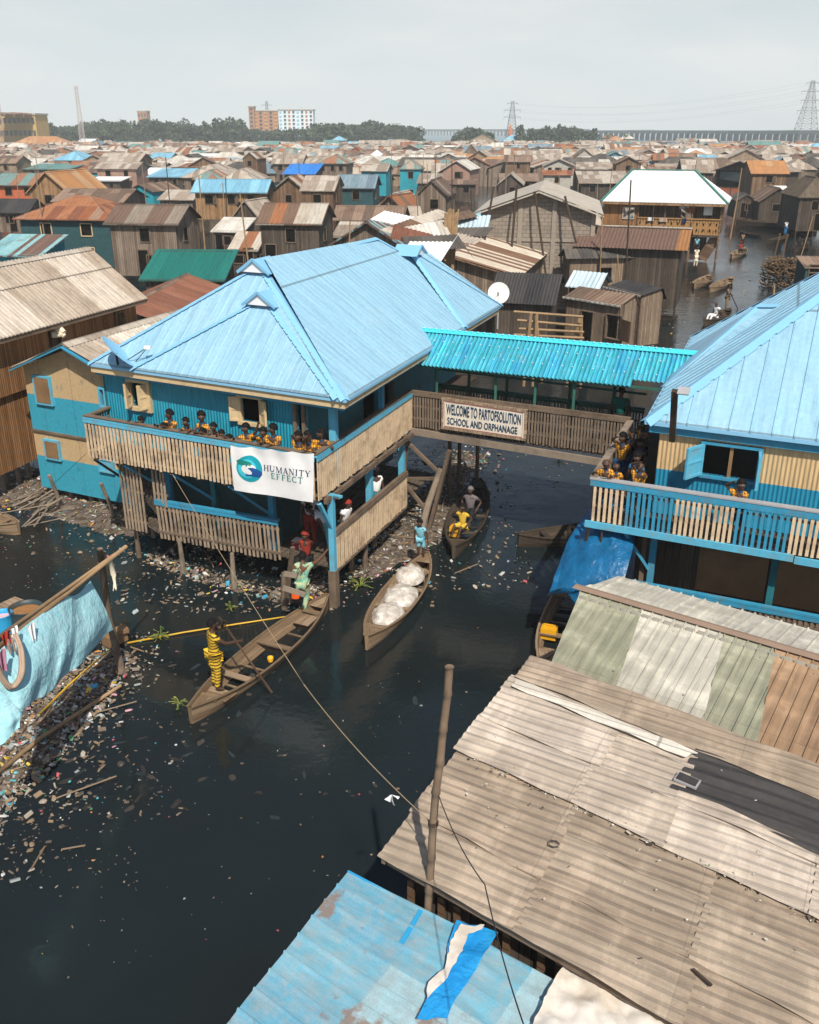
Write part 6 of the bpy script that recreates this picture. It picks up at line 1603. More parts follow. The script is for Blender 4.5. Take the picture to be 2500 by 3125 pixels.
 ('F3', 'shed', 222, 690, 550, 617, CE, DP, 'large tan sheet roof left of the white-roofed house', dict(h=3.6, d=7)),
 ('F3', 'shed', 200, 604, 447, 561, CE, DP, 'tan flat roof in front of the brown gabled house', dict(h=3.6, d=7)),
 ('F3', 'shed', -10, 640, 183, 612, RU, 'pale_wall', 'narrow rust red roof over a white wall', dict(h=3.6, d=4)),
 ('F3', 'side', 838, 436, 985, 415, 'mixed_far', GP, 'patchwork roof near the bay', dict(h=4.6, d=12)),
 ('F3', 'side', 1570, 500, 1745, 468, 'mixed_far', GP, 'patchwork roof at the far right edge', dict(h=4.6, d=9)),
]
for (c, kind, x0, y0, x1, yr, rf, wm, lab, k) in HL:
    k = dict(k); k.setdefault('a', random.uniform(93, 99)); pxh(c, kind, x0, y0, x1, yr, rf, wm, lab, **k)

# ---- rust red roof beside the blue roof (ridge running away)
Pa = pz(1095*.5217, 650+352*.5217, 4.3); Pc = pz(860*.5217, 650+475*.5217, 4.3); dd = (Pa-Pc).normalized(); nn_ = V((dd.y, -dd.x, 0))
pr = thing('plank_shed', V((Pc.x, Pc.y, 0)), 'low shed with dark red corrugated roof between the green roof and the main blue roof', 'shed')
m = MB(); q = nn_*3.2-UP*1.1; m.corr([Pc-dd*3.5, Pa, Pa+q, Pc-dd*3.5+q], dd, per=.2, amp=.015); m.corr([Pc-dd*3.5, Pa, Pa-nn_*3-UP*1.2, Pc-dd*3.5-nn_*3-UP*1.2], dd, per=.2, amp=.015); m.build('roof', 'red_brown_roof', pr)
m = MB(); a, b = Pa+q*.92, Pa-nn_*2.7; g = Pa-dd*.3; wall(m, b-dd*.3, a-dd*.3, .3, 3.1); gable_tri(m, b-dd*.3, a-dd*.3, 3.1, (g.x, g.y, 4.15)); wall(m, a-dd*.3, a-dd*6, .3, 3.1); m.build('wall', DP, pr)
m = MB(); ridge_cap(m, Pc-dd*3.5, Pa, .15, .04); m.build('ridge_cap', 'brown_far', pr)

# ---- concrete block hall
cB = lambda x, y: cq('B', x, y)
gl_, gr_ = pz(*cB(278, 608), 6.2), pz(*cB(812, 640), 6.2)
gf = az(99.5); kk_ = (cB(812, 0)[0]-1250)/FPX; gw = (kk_*(gl_.y*cp-(6.2-CH)*sp)-gl_.x)/(gf.x-kk_*gf.y*cp); gb = V((-gf.y, gf.x, 0))
gr_ = gl_+gf*gw; ap = (gl_+gr_)/2; zap = zat(ap.y, cB(0, 522)[1]); 
hall = thing('block_hall', ap+gb*5-UP*6.2, 'windowless grey concrete block hall with pale gabled roof', 'building')
def HPt(u, v, z): return V((gl_.x, gl_.y, 0))+gf*u+gb*v+UP*z
m = MB(); wall(m, HPt(.4, 0, 0), HPt(gw-.4, 0, 0), .0, 6.1, th=.2); gable_tri(m, HPt(.4, 0, 0), HPt(gw-.4, 0, 0), 6.1, tuple(HPt(gw/2, 0, zap-.2)), .2)
wall(m, HPt(gw-.4, 0, 0), HPt(gw-.4, 12, 0), 0, 6.1); wall(m, HPt(.4, 12, 0), HPt(.4, 0, 0), 0, 6.1); m.build('wall', 'concrete_blocks', hall)
for u in (.5, gw*.36, gw*.63, gw-.5):
    zt5 = 6.1+(zap-6.2)*(1-abs(u-gw/2)/(gw/2)); m = MB(); m.bar(HPt(u, -.05, 0), HPt(u, -.05, zt5-.1), .28, .1, gb); m.build('pillar', 'concrete', hall)
m = MB()
for z in (2.4, 4.4): m.bar(HPt(.5, -.03, z), HPt(gw-.5, -.03, z), .08, .18)
m.build('ring_beam', 'concrete', hall)
m = MB(); ro = .5
L0, Ap0, R0_ = HPt(-.1, -ro, 6.05), HPt(gw/2, -ro, zap), HPt(gw+.1, -ro, 6.05); bk_ = gb*13
m.face([L0+bk_, L0, Ap0, Ap0+bk_]); m.face([R0_, R0_+bk_, Ap0+bk_, Ap0]); m.bar(L0-UP*.12, Ap0-UP*.12, .08, .26, gb); m.bar(Ap0-UP*.12, R0_-UP*.12, .08, .26, gb)
m.face([L0+UP*-.05, L0+bk_-UP*.05, Ap0+bk_-UP*.05, Ap0-UP*.05]); m.build('roof', 'concrete_pale', hall)
m = MB(); m.box(HPt(gw*.17, -.03, 3.6), 1.1, .06, .75, gf); m.build('vent_grille', 'concrete_pale', hall)
for i, (x0, y0, x1, y1, lb) in enumerate(((452, 505, 422, 840, 'tall thin pole leaning on the block hall, second from left'), (355, 510, 315, 700, 'thin leaning pole at the left corner of the block hall'), (528, 530, 577, 825, 'thick pole leaning against the middle of the block hall'), (655, 550, 705, 690, 'short slanted pole leaning at the right of the block hall'))):
    a = pw(*cB(x1, y1), HPt(0, -1.9, 0), HPt(5, -1.9, 0)); b = pw(*cB(x0, y0), HPt(0, -.75, 0), HPt(5, -.75, 0)); m = MB(); m.tube([a-UP*.8, b], .075, 6); tag(m.build('leaning_pole', 'dark_wood'), lb, 'pole')
HOUSES.append((ap.x, ap.y+6, 9))
# ---- white-roofed gallery house
cC = lambda x, y: cq('C', x, y)
wl_, wr_ = pz(*cC(450, 316), 5.0), pz(*cC(1195, 334), 5.0); wf = (wr_-wl_).normalized(); ww_ = (wr_-wl_).length; wbk = V((-wf.y, wf.x, 0))
wh = thing('gallery_house', (wl_+wr_)/2+wbk*4-UP*5, 'large timber house with gleaming white hipped roof and carved balcony on the canal', 'house')
def WP(u, v, z): return V((wl_.x, wl_.y, 0))+wf*u+wbk*v+UP*z
def solve_px(p_fn, vals, X):   # pick the parameter whose column is nearest X
    best = None
    for t_ in vals:
        q = p_fn(t_); fw = q.y*cp-(q.z-CH)*sp; x = 1250+FPX*q.x/fw
        if best is None or abs(x-X) < best[0]: best = (abs(x-X), t_)
    return best[1]
dW = 9.0; zr_ = zat(WP(ww_/2, dW/2, 0).y, cC(0, 134)[1])
ul = solve_px(lambda u: WP(u, dW/2, zr_), [i*.1 for i in range(130)], cC(632, 0)[0]); ur = solve_px(lambda u: WP(u, dW/2, zr_), [i*.1 for i in range(130)], cC(1003, 0)[0])
m = MB(); a, b, c, d = WP(0, 0, 5), WP(ww_, 0, 5), WP(ww_, dW, 5), WP(0, dW, 5); e, f = WP(ul, dW/2, zr_), WP(ur, dW/2, zr_)
k_ = dict(per=.32, amp=.03, prof='rib'); m.corr([a, b, f, e], wf, **k_); m.corr([c, d, e, f], wf, **k_); m.corr([b, c, f], wbk, **k_); m.corr([d, a, e], wbk, **k_); m.build('roof', 'white_roof', wh)
plain('green_trim', (.06, .20, .17), .6, .3, .3, 6)
m = MB()
for x, y in ((a, e), (b, f), (e, f)): m.bar(x+UP*.06, y+UP*.06, .22, .07)
m.build('roof_trim', 'green_trim', wh); m = MB(); m.bar(a-UP*.12, b-UP*.12, .06, .16); m.build('fascia', 'ochre_planks', wh)
u1 = solve_px(lambda u: WP(u, .6, 4), [i*.1 for i in range(130)], cC(665, 0)[0]); u2 = solve_px(lambda u: WP(u, .6, 4), [i*.1 for i in range(140)], cC(1150, 0)[0]); u0 = solve_px(lambda u: WP(u, .6, 4), [i*.1 for i in range(130)], cC(465, 0)[0])
zf_ = zat(WP(0, .6, 0).y, cC(0, 490)[1]); zrl = zat(WP(0, .6, 0).y, cC(0, 402)[1])
m = MB(); wall(m, WP(u0, .6, 0), WP(u1, .6, 0), .6, 4.95, [(1.8, 2.7, 3.6, 4.5)]); m.build('front_wall', 'cedar_slats', wh)
m = MB(); wall(m, WP(u1, 2.2, 0), WP(u2, 2.2, 0), zf_, 4.95, [(3.6, 4.5, zf_+.1, 4.6)]); wall(m, WP(u1, .6, 0), WP(u1, 2.2, 0), zf_, 4.95); wall(m, WP(u2, .8, 0), WP(u2, 8.4, 0), zf_, 4.95); wall(m, WP(u0, 8.4, 0), WP(u0, .6, 0), .6, 4.95); m.build('inner_wall', 'brown_planks', wh)
m = MB(); m.box(WP((u1+u2)/2, 4.4, zf_-.1), u2-u1, 8, .2, wf); m.build('floor', 'dark_planks', wh)
m = MB(); wall(m, WP(u0+3.6, 1.5, 0), WP(u2-1, 1.5, 0), .1, zf_-.2); m.build('lower_wall', 'dark_planks', wh)
m = MB(); slats(m, WP(u1, .55, 0), WP(u2, .55, 0), zf_-.1, zrl, .24, .19, .03, 0, 0, 0); m.bar(WP(u1, .5, zrl), WP(u2, .5, zrl), .1, .1); m.bar(WP(u1, .5, zf_), WP(u2, .5, zf_), .1, .12); m.bar(WP(u1, .56, (zf_+zrl)/2), WP(u2, .56, (zf_+zrl)/2), .02, .5); m.mi = 1
for i in range(13):
    for z in (.3, .68): m.box(WP(u1+.25+i*(u2-u1-.5)/12, .49, zf_+(zrl-zf_)*z), .1, .02, .2, wf)
m.build('balustrade', ['ochre_wood', 'void'], wh)
for u in (u1, u1+(u2-u1)*.33, u1+(u2-u1)*.66, u2): m = MB(); m.bar(WP(u, .55, -.2), WP(u, .55, 4.9), .14); m.build('post', 'brown_planks', wh)
m = MB(); a_ = WP(u2-.2, .8, zf_-.2); m.bar(a_, WP(u2-1.2, 1.0, .2), .9, .08, wbk); m.build('ramp_board', 'brown_planks', wh)
window(wh, WP(u0, .6, 0), wf, -wbk, 1.8, 2.7, 3.6, 4.5, 'pale_wall', .08, bars=2)
for u, w2, h2_, mt, lb in ((.9, .5, .3, 'grey_white_cloth', 'grey washing bunched over the carved balcony rail, at its left'), (1.9, .7, .35, 'beige_cloth', 'olive washing on the carved balcony rail'), (3.9, .35, .4, 'print_navy', 'dark blue garment over the carved balcony rail')):
    m = MB(); pp_ = WP(u1+u, .42, zrl+.05); m.grid(lambda a, b: pp_+wf*(a*w2)+UP*(-b*h2_)-wbk*(.05+.04*math.sin(a*9)), 6, 4); tag(m.build('laundry', mt), lb, 'laundry')
for u, w2, h2_, mt, lb in ((4.3, .55, .6, 'orange_wall', 'orange cloth hanging on the line in the carved gallery'), (5.6, .75, .75, 'white_cloth', 'white sheet hanging on the line in the carved gallery'), (3.5, .5, .25, 'grey_white_cloth', 'pale cloth hanging high in the carved gallery')):
    m = MB(); pp_ = WP(u1+u, .9, 4.75); m.grid(lambda a, b: pp_+wf*(a*w2)+UP*(-b*h2_)-wbk*(.04*math.sin(a*7)), 6, 4); tag(m.build('laundry', mt), lb, 'laundry')
HOUSES.append((WP(6, 4, 0).x, WP(6, 4, 0).y, 8))
# ---- brown/orange long roof, spotted dark roof, shacks along the canal
def quadroof(name, label, ridge, eave, zr2, ze2, roofm, wallm, per=.2, amp=.018, wall_in=.35, zb=.5, win=(), back=1.5, endopen=False, trim=None, cat='house', backm=None, frame='old_wood', a=None):
    """roof slope whose ridge and eave ends are measured in the photo; the rest of the house hangs from it"""
    ra_, rb_ = pz(*cC(*ridge[0]), zr2), pz(*cC(*ridge[1]), zr2); ea, eb = pz(*cC(*eave[0]), ze2), pz(*cC(*eave[1]), ze2)
    fd = (eb-ea).normalized(); bd = V((-fd.y, fd.x, 0)); dpt = max(1.0, min((ra_-ea).dot(bd), 9)); L = (eb-ea).length
    t = thing(name, (ea+eb)/2+bd*dpt/2-UP*ze2, label, cat)
    m = MB(); top0, top1 = ea+bd*dpt+UP*(zr2-ze2), eb+bd*dpt+UP*(zr2-ze2); m.corr([ea, eb, top1, top0], fd, per=per, amp=amp); m.build('roof', roofm, t)
    m = MB()
    if trim:
        m.bar(top0+UP*.05, top1+UP*.05, .28, .06) if trim != 'eave' else m.bar(ea-bd*.02-UP*.02, eb-bd*.02-UP*.02, .06, .1)
        m.build('ridge_cap' if trim != 'eave' else 'edge_strip', 'pale_far', t)
    bz = zr2-.6; m = MB(); m.corr([top0, top1, top1+bd*back-UP*.6, top0+bd*back-UP*.6], fd, per=per, amp=amp); m.build('back_slope', roofm, t)
    Pq = V((ea.x, ea.y, 0))+fd*wall_in+bd*wall_in
    hs_ = [h for h in win]
    m = MB(); e_, n_ = wall(m, Pq, Pq+fd*(L-2*wall_in), zb, ze2+.05, hs_); m.build('front_wall', wallm, t)
    m = MB(); q1 = Pq+fd*(L-2*wall_in); q2 = q1+bd*(dpt+back-2*wall_in); wall(m, q1, q2, zb, ze2+.05); wall(m, q2, Pq+bd*(dpt+back-2*wall_in), zb, ze2+.05); wall(m, Pq+bd*(dpt+back-2*wall_in), Pq, zb, ze2+.05); 
    Ld = dpt+back-2*wall_in
    for qq in (Pq, q1): m.face([qq+UP*(ze2+.05), qq+bd*Ld+UP*(ze2+.05), qq+bd*Ld+UP*(bz+.1), qq+bd*(dpt-wall_in)+UP*(zr2-.08)])
    m.build('side_wall', wallm, t)
    for h in win: window(t, Pq, e_, n_, *h, frame, .05)
    for i in range(int(L/1.8)+2):
        m = MB(); q = Pq+fd*(i*(L-2*wall_in)/(int(L/1.8)+1)); m.tube([q-UP*.3, q+UP*zb], [.08, .07], 6); m.build('stilt', 'dark_wood', t)
    HOUSES.append((t.location.x, t.location.y, L/2))
    return t, Pq, fd, bd, L, dpt
quadroof('canal_house', 'long low canal house with half brown half orange ribbed roof and white ridge', ((320, 457), (1000, 482)), ((282, 578), (955, 604)), 5.2, 4.2, 'split_roof', DP, .22, .02, .4, .6, back=2.0, trim='ridge', win=((11.0, 12.6, .7, 3.6),) if False else ())
quadroof('canal_house', 'grey plank canal house with dark roof flecked white', ((295, 605), (765, 603)), ((247, 652), (742, 645)), 4.1, 3.6, 'dark_far', 'shack_slats', .25, .02, .3, .9, win=((1.9, 2.7, 2.2, 3.0), (5.0, 6.2, 2.3, 3.0)), back=1.2)
quadroof('canal_hut', 'dark hut with charcoal corrugated roof behind the white satellite dish', ((-250, 722), (245, 752)), ((-215, 905), (182, 925)), 4.4, 3.2, 'charcoal_sheet', DP, .16, .02, .3, .6, back=1.2, cat='hut')
quadroof('canal_hut', 'hut with light blue-white ribbed roof between dark roofs', ((138, 716), (480, 731)), ((235, 815), (440, 835)), 3.7, 2.9, 'blue_white', DP, .25, .02, .2, .6, back=.8, cat='hut')
quadroof('canal_hut', 'hut with flat black roof edged in pale board', ((505, 752), (722, 808)), ((465, 815), (680, 868)), 3.5, 3.2, 'charcoal_sheet', 'shack_slats', .25, .008, .15, .6, back=.3, trim='eave', cat='hut')
t, Pq, fd, bd, L, dp_ = quadroof('canal_hut', 'slatted grey-brown shack with open shutter nearest the footbridge canopy', ((270, 803), (640, 890)), ((228, 873), (565, 928)), 3.7, 3.3, 'brown_far', 'shack_slats', .25, .02, .12, .7, back=.4, trim='eave', cat='hut', win=((1.05, 1.75, .9, 2.75), (2.6, 3.5, 1.7, 2.8)))
m = MB(); m.box(V((Pq.x, Pq.y, 0))+fd*3.85+V((fd.y, -fd.x, 0))*.2+UP*2.2, .75, .04, 1.0, (fd+V((fd.y, -fd.x, 0))*.35)); m.build('shutter', 'brown_planks', t)
# side lean-to right of the spotted roof
t, Pq, fd, bd, L, dp_ = quadroof('canal_hut', 'small plank hut with panelled door at the canal edge', ((762, 612), (818, 640)), ((738, 660), (800, 672)), 3.9, 3.4, 'cement_far', 'shack_slats', .2, .02, .1, .8, back=.5, cat='hut')
m = MB(); m.box(V((Pq.x, Pq.y, 0))+fd*(L/2-.1)+V((fd.y, -fd.x, 0))*.06+UP*2.0, .85, .04, 1.9, fd); m.build('door', 'plywood', t)
# striped tan gable roof beyond the blue roof
Xa, Xb, Xc, Xd = cq('B', 375, 705), cq('B', 432, 765), cq('B', 80, 825), cq('B', 365, 862)
Pa, Pc = pz(*cq('B', 345, 706), 4.6), pz(*cq('B', 165, 800), 4.6); dd = (Pa-Pc).normalized(); nn_ = V((dd.y, -dd.x, 0)); q = nn_*4.0-UP*1.0
pr = thing('plank_house', V((Pc.x, Pc.y, 0))+dd*3, 'low house with cream and brown striped roof beneath the block hall', 'house')
sheet_roof('cream_stripe', [(.52, .46, .38), (.17, .10, .065), (.56, .50, .42), (.50, .44, .36), (.20, .12, .08)], .55, 9, .2, 0, .4, (.25, .16, .1), .85, .15)
m = MB(); m.corr([Pc, Pa, Pa+q, Pc+q], dd, per=.22, amp=.02); m.build('roof', 'cream_stripe', pr)
m = MB(); q2 = nn_*-2.6-UP*.9; m.corr([Pc, Pa, Pa+q2, Pc+q2], dd, per=.22, amp=.02); m.build('back_slope', 'brown_far', pr)
m = MB(); a, b = Pc+q*.92+dd*.35, Pc+q2*.9+dd*.35; g = Pc+dd*.35; wall(m, b, a, .4, 3.55); gable_tri(m, b, a, 3.55, (g.x, g.y, 4.5)); wall(m, a, a+dd*((Pa-Pc).length-.5), .4, 3.55); m.build('wall', GP, pr)
m = MB(); m.bar(Pc-UP*.07, Pc+q-UP*.07, .05, .16, dd); m.bar(Pc-UP*.07, Pc+q2-UP*.07, .05, .2, dd); m.build('barge_board', BP_, pr)
HOUSES.append((pr.location.x, pr.location.y, 6))
# big open barn on the canal
bl_, br_ = pz(*cq('F3', 1080, 612), 4.9), pz(*cq('F3', 1400, 624), 4.9); bf = (br_-bl_).normalized(); bw = (br_-bl_).length
barn, bp_ = make_house(bl_, bf, bw, 9, 4.9, zat(bl_.y, cq('F3', 0, 550)[1])-4.9, 'gable', CE, DP, 'tall open-fronted barn with broad grey gable beside the canal', 'barn', base=2.2, nwin=0, cat='barn', ov=.6)
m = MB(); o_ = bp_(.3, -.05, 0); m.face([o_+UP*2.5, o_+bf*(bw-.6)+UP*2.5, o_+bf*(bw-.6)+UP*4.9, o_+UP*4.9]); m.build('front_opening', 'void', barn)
m = MB(); o_ = bp_(.9, -.12, 0); m.grid(lambda u, v: o_+bf*(u*(bw-2))+UP*(4.7-v*1.5*(1-.5*abs(u-.5)))-V((0, 1, 0))*.1*math.sin(u*9+v*4), 16, 8); tag(m.build('black_sheeting', 'drum_steel'), 'black plastic sheeting slung across the open barn front', 'sheeting')
for c_, kind, x0, y0, x1, yr, rf, wm, lab, k in [
 ('F3', 'gable', 1345, 800, 1592, 722, BR_, DP, 'dark twin-gabled boathouse at the head of the canal', dict(h=3.2, d=6)),
 ('F3', 'gable', 1205, 800, 1345, 762, DK, DP, 'small black-gabled boathouse left of the twin gable', dict(h=3.0, d=5)),
 ('C', 'hip', 1605, 285, 1850, 165, 'thatch', DP, 'shaggy grey thatched house at the right edge of the canal', dict(h=4.4, d=8)),
 ('C', 'shed', 1430, 248, 1555, 222, 'white_roof', DP, 'small white awning above the boathouses', dict(h=4.0, d=2, stilts=False)),
 ('C', 'shed', 1645, 690, 1800, 650, 'brown_far', 'dark_teal_wall', 'corner of a dark green hut beside the firewood stack', dict(h=2.6, d=2.5)),
]: pxh(c_, kind, x0, y0, x1, yr, rf, wm, lab, **dict(dict(a=96), **k))
# firewood stack in the water
random.seed(21); ws = pz(*cC(1545, 830), 0); wst = thing('firewood_stack', ws, 'round stack of brown firewood sticks penned by poles in the canal', 'firewood')
for ring, (n_, r0, zz) in enumerate(((230, 1.7, (.0, 1.7)), (150, 1.5, (1.1, 2.1)))):
    m = MB()
    for i in range(n_):
        a = random.uniform(0, 6.28); rr = r0*math.sqrt(random.random())*.9; z = random.uniform(*zz); c = ws+V((math.cos(a)*rr, math.sin(a)*rr+1.5, z)); ang = random.gauss(0, .35) if ring == 0 else random.gauss(1.2, .5)
        d = V((math.cos(ang+(1.57 if ring == 0 else 0)), math.sin(ang+(1.57 if ring == 0 else 0)), random.uniform(-.1, .1))); L = random.uniform(.6, 1.2); k = random.uniform(.6, 1.7); m.col = (.16*k, .105*k, .06*k)
        m.tube([c-d*L/2, c+V((0, 0, random.uniform(-.05, .05))), c+d*L/2], random.uniform(.03, .06), 6)
    m.build('stick_bundle', 'debris', wst)
for x, y, x2, y2 in ((1432, 690, 1498, 500), (1485, 700, 1540, 505), (1655, 800, 1660, 660), (1458, 905, 1462, 805)):
    a = pz(*cC(x, y+60), 0); b = py_(*cC(x2, y2), a.y); m = MB(); m.tube([a-UP*.2, b], [.08, .06], 7)
    if x == 1458: tag(m.build('mooring_stake', 'bamboo'), 'upright bamboo stake rising behind the annex roof ridge', 'stake')
    else: m.build('pen_pole', 'brown_planks', wst)
for x, y, x2, y2, lb in ((1350, 730, 1400, 430, 'tall crooked pole standing before the barn at the canal mouth'), (575, 1140, 545, 625, 'thin bamboo standing against the slatted shack'), (1600, 690, 1690, 400, 'thin leaning pole at the far right of the canal'), (1010, 640, 1045, 520, 'short pole beside the long brown and orange roof')):
    cr_ = 'B' if x in (1350,) else 'C'
    a = pz(*cq(cr_, x, y), 0); b = py_(*cq(cr_, x2, y2), a.y); m = MB(); m.tube([a-UP*.2, a.lerp(b, .5)+V((.05, 0, 0)), b], [.09, .07, .05] if cr_ == 'B' else [.05, .045, .035], 7); tag(m.build('bamboo_pole', 'bamboo'), lb, 'pole')
# bamboo drying frame and deck behind the footbridge
fr_ = thing('drying_rack', pz(*cC(180, 1150), 0), 'open bamboo rack of rails behind the cyan canopy', 'rack')
fy = 29.5
for (x0, y0, x1, y1) in ((-60, 960, 345, 990), (-40, 1010, 340, 1045), (-30, 1060, 350, 1080), (-60, 1095, 350, 1115)):
    m = MB(); a, b = py_(*cC(x0, y0), fy+.3), py_(*cC(x1, y1), fy-.3); m.tube([a, b], .045, 6); m.build('rail', 'bamboo', fr_)
for (x0, y0, x1, y1) in ((65, 1110, 75, 975), (120, 1090, 70, 985), (265, 1110, 325, 990), (350, 1120, 335, 990), (10, 1110, 40, 970)):
    m = MB(); a, b = py_(*cC(x0, y0), fy), py_(*cC(x1, y1), fy); m.tube([a-UP*1.6, b], .05, 6); m.build('post', 'bamboo', fr_)
# satellite dishes
def dish(c, r, n, mt, label, pole_to=None, bowl=.18):
    n = V(n).normalized(); x = n.cross(UP).normalized(); z = x.cross(n); m = MB(); N = 28
    R = [[c+(x*math.cos(k*6.2832/N)+z*math.sin(k*6.2832/N))*(r*i/5)-n*(bowl*r*(1-(i/5)**2)) for k in range(N)] for i in range(1, 6)]
    for k in range(N): m.face([c-n*bowl*r, R[0][k], R[0][(k+1) % N]])
    for i in range(4):
        for k in range(N): m.face([R[i][k], R[i+1][k], R[i+1][(k+1) % N], R[i][(k+1) % N]])
    t = thing('satellite_dish', (pole_to or c), label, 'satellite dish'); d = m.build('reflector', mt, t, smooth=True)
    m = MB(); f = c+n*r*.9-z*r*.25; m.tube([c-z*r*.95, f], .015, 5); m.tube([c+x*r*.5-z*r*.8, f], .012, 5); m.box(f, .09, .09, .12, x); m.build('feed_arm', 'metal_grey', t)
    if pole_to: m = MB(); m.tube([pole_to, c-n*bowl*r*1.1], .03, 7); m.build('mount', 'metal_grey', t)
    return t
dc = py_(1522, 894, 34.0); dish(dc, .39, (-.15, -1, .35), 'dish_white', 'round white satellite dish beyond the right corner of the main roof', dc-UP*1.3)
pb_ = on_plane(360, 1112, E0, EL, R0)
tt = thing('satellite_dish', pb_, 'blue-painted satellite dish seen edge-on at the left roof corner', 'satellite dish')
cdish = py_(362, 1072, pb_.y-.25); vd = ray(362, 1072).normalized(); x = (V((1, 0, 0))*.565-V((0, -sp, cp))*-1*-.825).normalized(); n = vd.cross(x).normalized(); sn_ = V((.2, -.75, .77))
if n.dot(sn_) < 0: n = -n
n = (n-vd*.22).normalized(); x = (x-n*x.dot(n)).normalized(); z = n.cross(x); N = 28
R = [[cdish+(x*math.cos(k*6.2832/N)*.52+z*math.sin(k*6.2832/N)*.48)*(i/4)-n*(.08*(1-(i/4)**2)) for k in range(N)] for i in range(1, 5)]
m = MB()
for k in range(N): m.face([cdish-n*.08, R[0][k], R[0][(k+1) % N]])
for i in range(3):
    for k in range(N): m.face([R[i][k], R[i+1][k], R[i+1][(k+1) % N], R[i][(k+1) % N]])
m.build('reflector', 'flashing_blue', tt, smooth=True)
lnb = py_(450, 1060, cdish.y-.15); m = MB(); m.tube([pb_+V((.15, 0, .05)), lnb], .012, 5); m.tube([pb_+V((.45, -.1, .05)), lnb], .01, 5); m.tube([pb_, cdish-n*.09], .03, 6); m.build('feed_arm', 'wire', tt)
m = MB(); m.box(lnb, .16, .08, .08); m.build('receiver', 'dish_white', tt)

# ============================================================ the crowd of houses further out
CANAL = [(1880, 1100), (1930, 960), (2080, 860), (2150, 700), (2180, 640), (2500, 620), (2560, 1000), (2300, 1000), (2100, 1100)]
def in_poly(x, y, P):
    c = False
    for i in range(len(P)):
        (x1, y1), (x2, y2) = P[i], P[(i+1) % len(P)]
        if (y1 > y) != (y2 > y) and x < (x2-x1)*(y-y1)/(y2-y1)+x1: c = not c
    return c
for b_ in ((hall, 1405, 1840, 560, 740), (wh, 1830, 2225, 515, 700)): SB_.append(b_[1:]+(b_[0].location.y-4,))
SB_.append((1950, 2240, 800, 690, 40)[:4]+(60,)); SB_.append((1740, 2120, 690, 800, 62)); SB_.append((1600, 2050, 760, 1100, 58)); SB_.append((1300, 1560, 700, 820, 60))
def canal_free(x, y):
    # the open canal on the right: keep clear
    if y < 112 and x > .36*y-2 and x < .50*y+4: return False
    return True
roofw = [(CE, 9), (PA, 4), (BR_, 5), (ST, 4), (MX, 3), (RU, 1.8), (DK, 2), (OR, .8), (BL, .9), (SB, .8), (TE, .9), ('white_roof', .6)]
wallw = [(GP, 7), (BP_, 4), (TP, 4), (DP, 4), ('pale_wall', 1), ('pink_wall', .5), ('turquoise_wall', .3), ('orange_wall', .25)]
RN = {CE: 'tan cement', PA: 'pale', BR_: 'brown', ST: 'striped', MX: 'patchwork', RU: 'rust red', DK: 'blackish', OR: 'orange', BL: 'light blue', SB: 'steel blue', TE: 'dull green', 'white_roof': 'white'}
WN = {GP: 'grey plank', BP_: 'brown plank', TP: 'tan plank', DP: 'dark plank', 'pale_wall': 'pale-walled', 'pink_wall': 'pink-walled', 'turquoise_wall': 'turquoise', 'orange_wall': 'orange-walled'}
def pick(rs, lst):
    s = sum(w for _, w in lst); r = rs.uniform(0, s)
    for a, w in lst:
        r -= w
        if r <= 0: return a
    return lst[-1][0]
rs = random.Random(31)
fill = []
def free(x, y, r, f=.8): return all((x-a)**2+(y-b)**2 > ((r+c)*f)**2 for a, b, c in HOUSES)
def try_fill(y0, y1, n, f):
    k = 0; tr = 0
    while k < n and tr < n*40:
        tr += 1; y = math.sqrt(rs.uniform(y0*y0, y1*y1)); x = rs.uniform(-.50, .50)*y
        w = rs.uniform(3.8, 7.5); d = rs.uniform(3.8, 7); r = math.hypot(w, d)/2
        if not free(x, y, r, f): continue
        pf_ = lambda u, v, z: V((x-w/2+u, y-d/2+v, z)); b = sbox(pf_, w, d, 0, 5.6); hid = False
        cx, cy = spx(V((x, y-d/2, 0)))
        if in_poly(cx, cy, CANAL) or in_poly(b[1], cy, CANAL) or in_poly(b[0], cy, CANAL) or in_poly(b[1], b[2], CANAL) or in_poly(b[0], b[2], CANAL): continue
        for (x0, x1, y0_, y1_, D) in SB_:
            ox = min(b[1], x1)-max(b[0], x0); oy = min(b[3], y1_)-max(b[2], y0_)
            if ox > 0 and oy > 0 and y < D+1 and ox*oy > .10*(x1-x0)*(y1_-y0_): hid = True; break
        if hid: continue
        HOUSES.append((x, y, r)); fill.append((x, y, w, d)); k += 1
try_fill(46, 80, 60, .52); try_fill(80, 130, 100, .54); try_fill(130, 215, 130, .6)
recs = []
for (x, y, w, d) in fill:
    rf = pick(rs, roofw); wm = pick(rs, wallw); kind = rs.choice(['side', 'side', 'gable', 'gable', 'hip', 'shed'])
    h = rs.uniform(2.2, 3.4) if y > 75 else rs.uniform(1.8, 2.7)
    if kind == 'shed': h -= .6
    r = {'side': rs.uniform(.9, 1.7), 'gable': rs.uniform(1, 1.8), 'hip': rs.uniform(1.2, 2.2), 'shed': rs.uniform(.5, 1.1)}[kind]
    a = rs.gauss(97, 9); recs.append((x, y, w, d, rf, wm, kind, h, r, a))
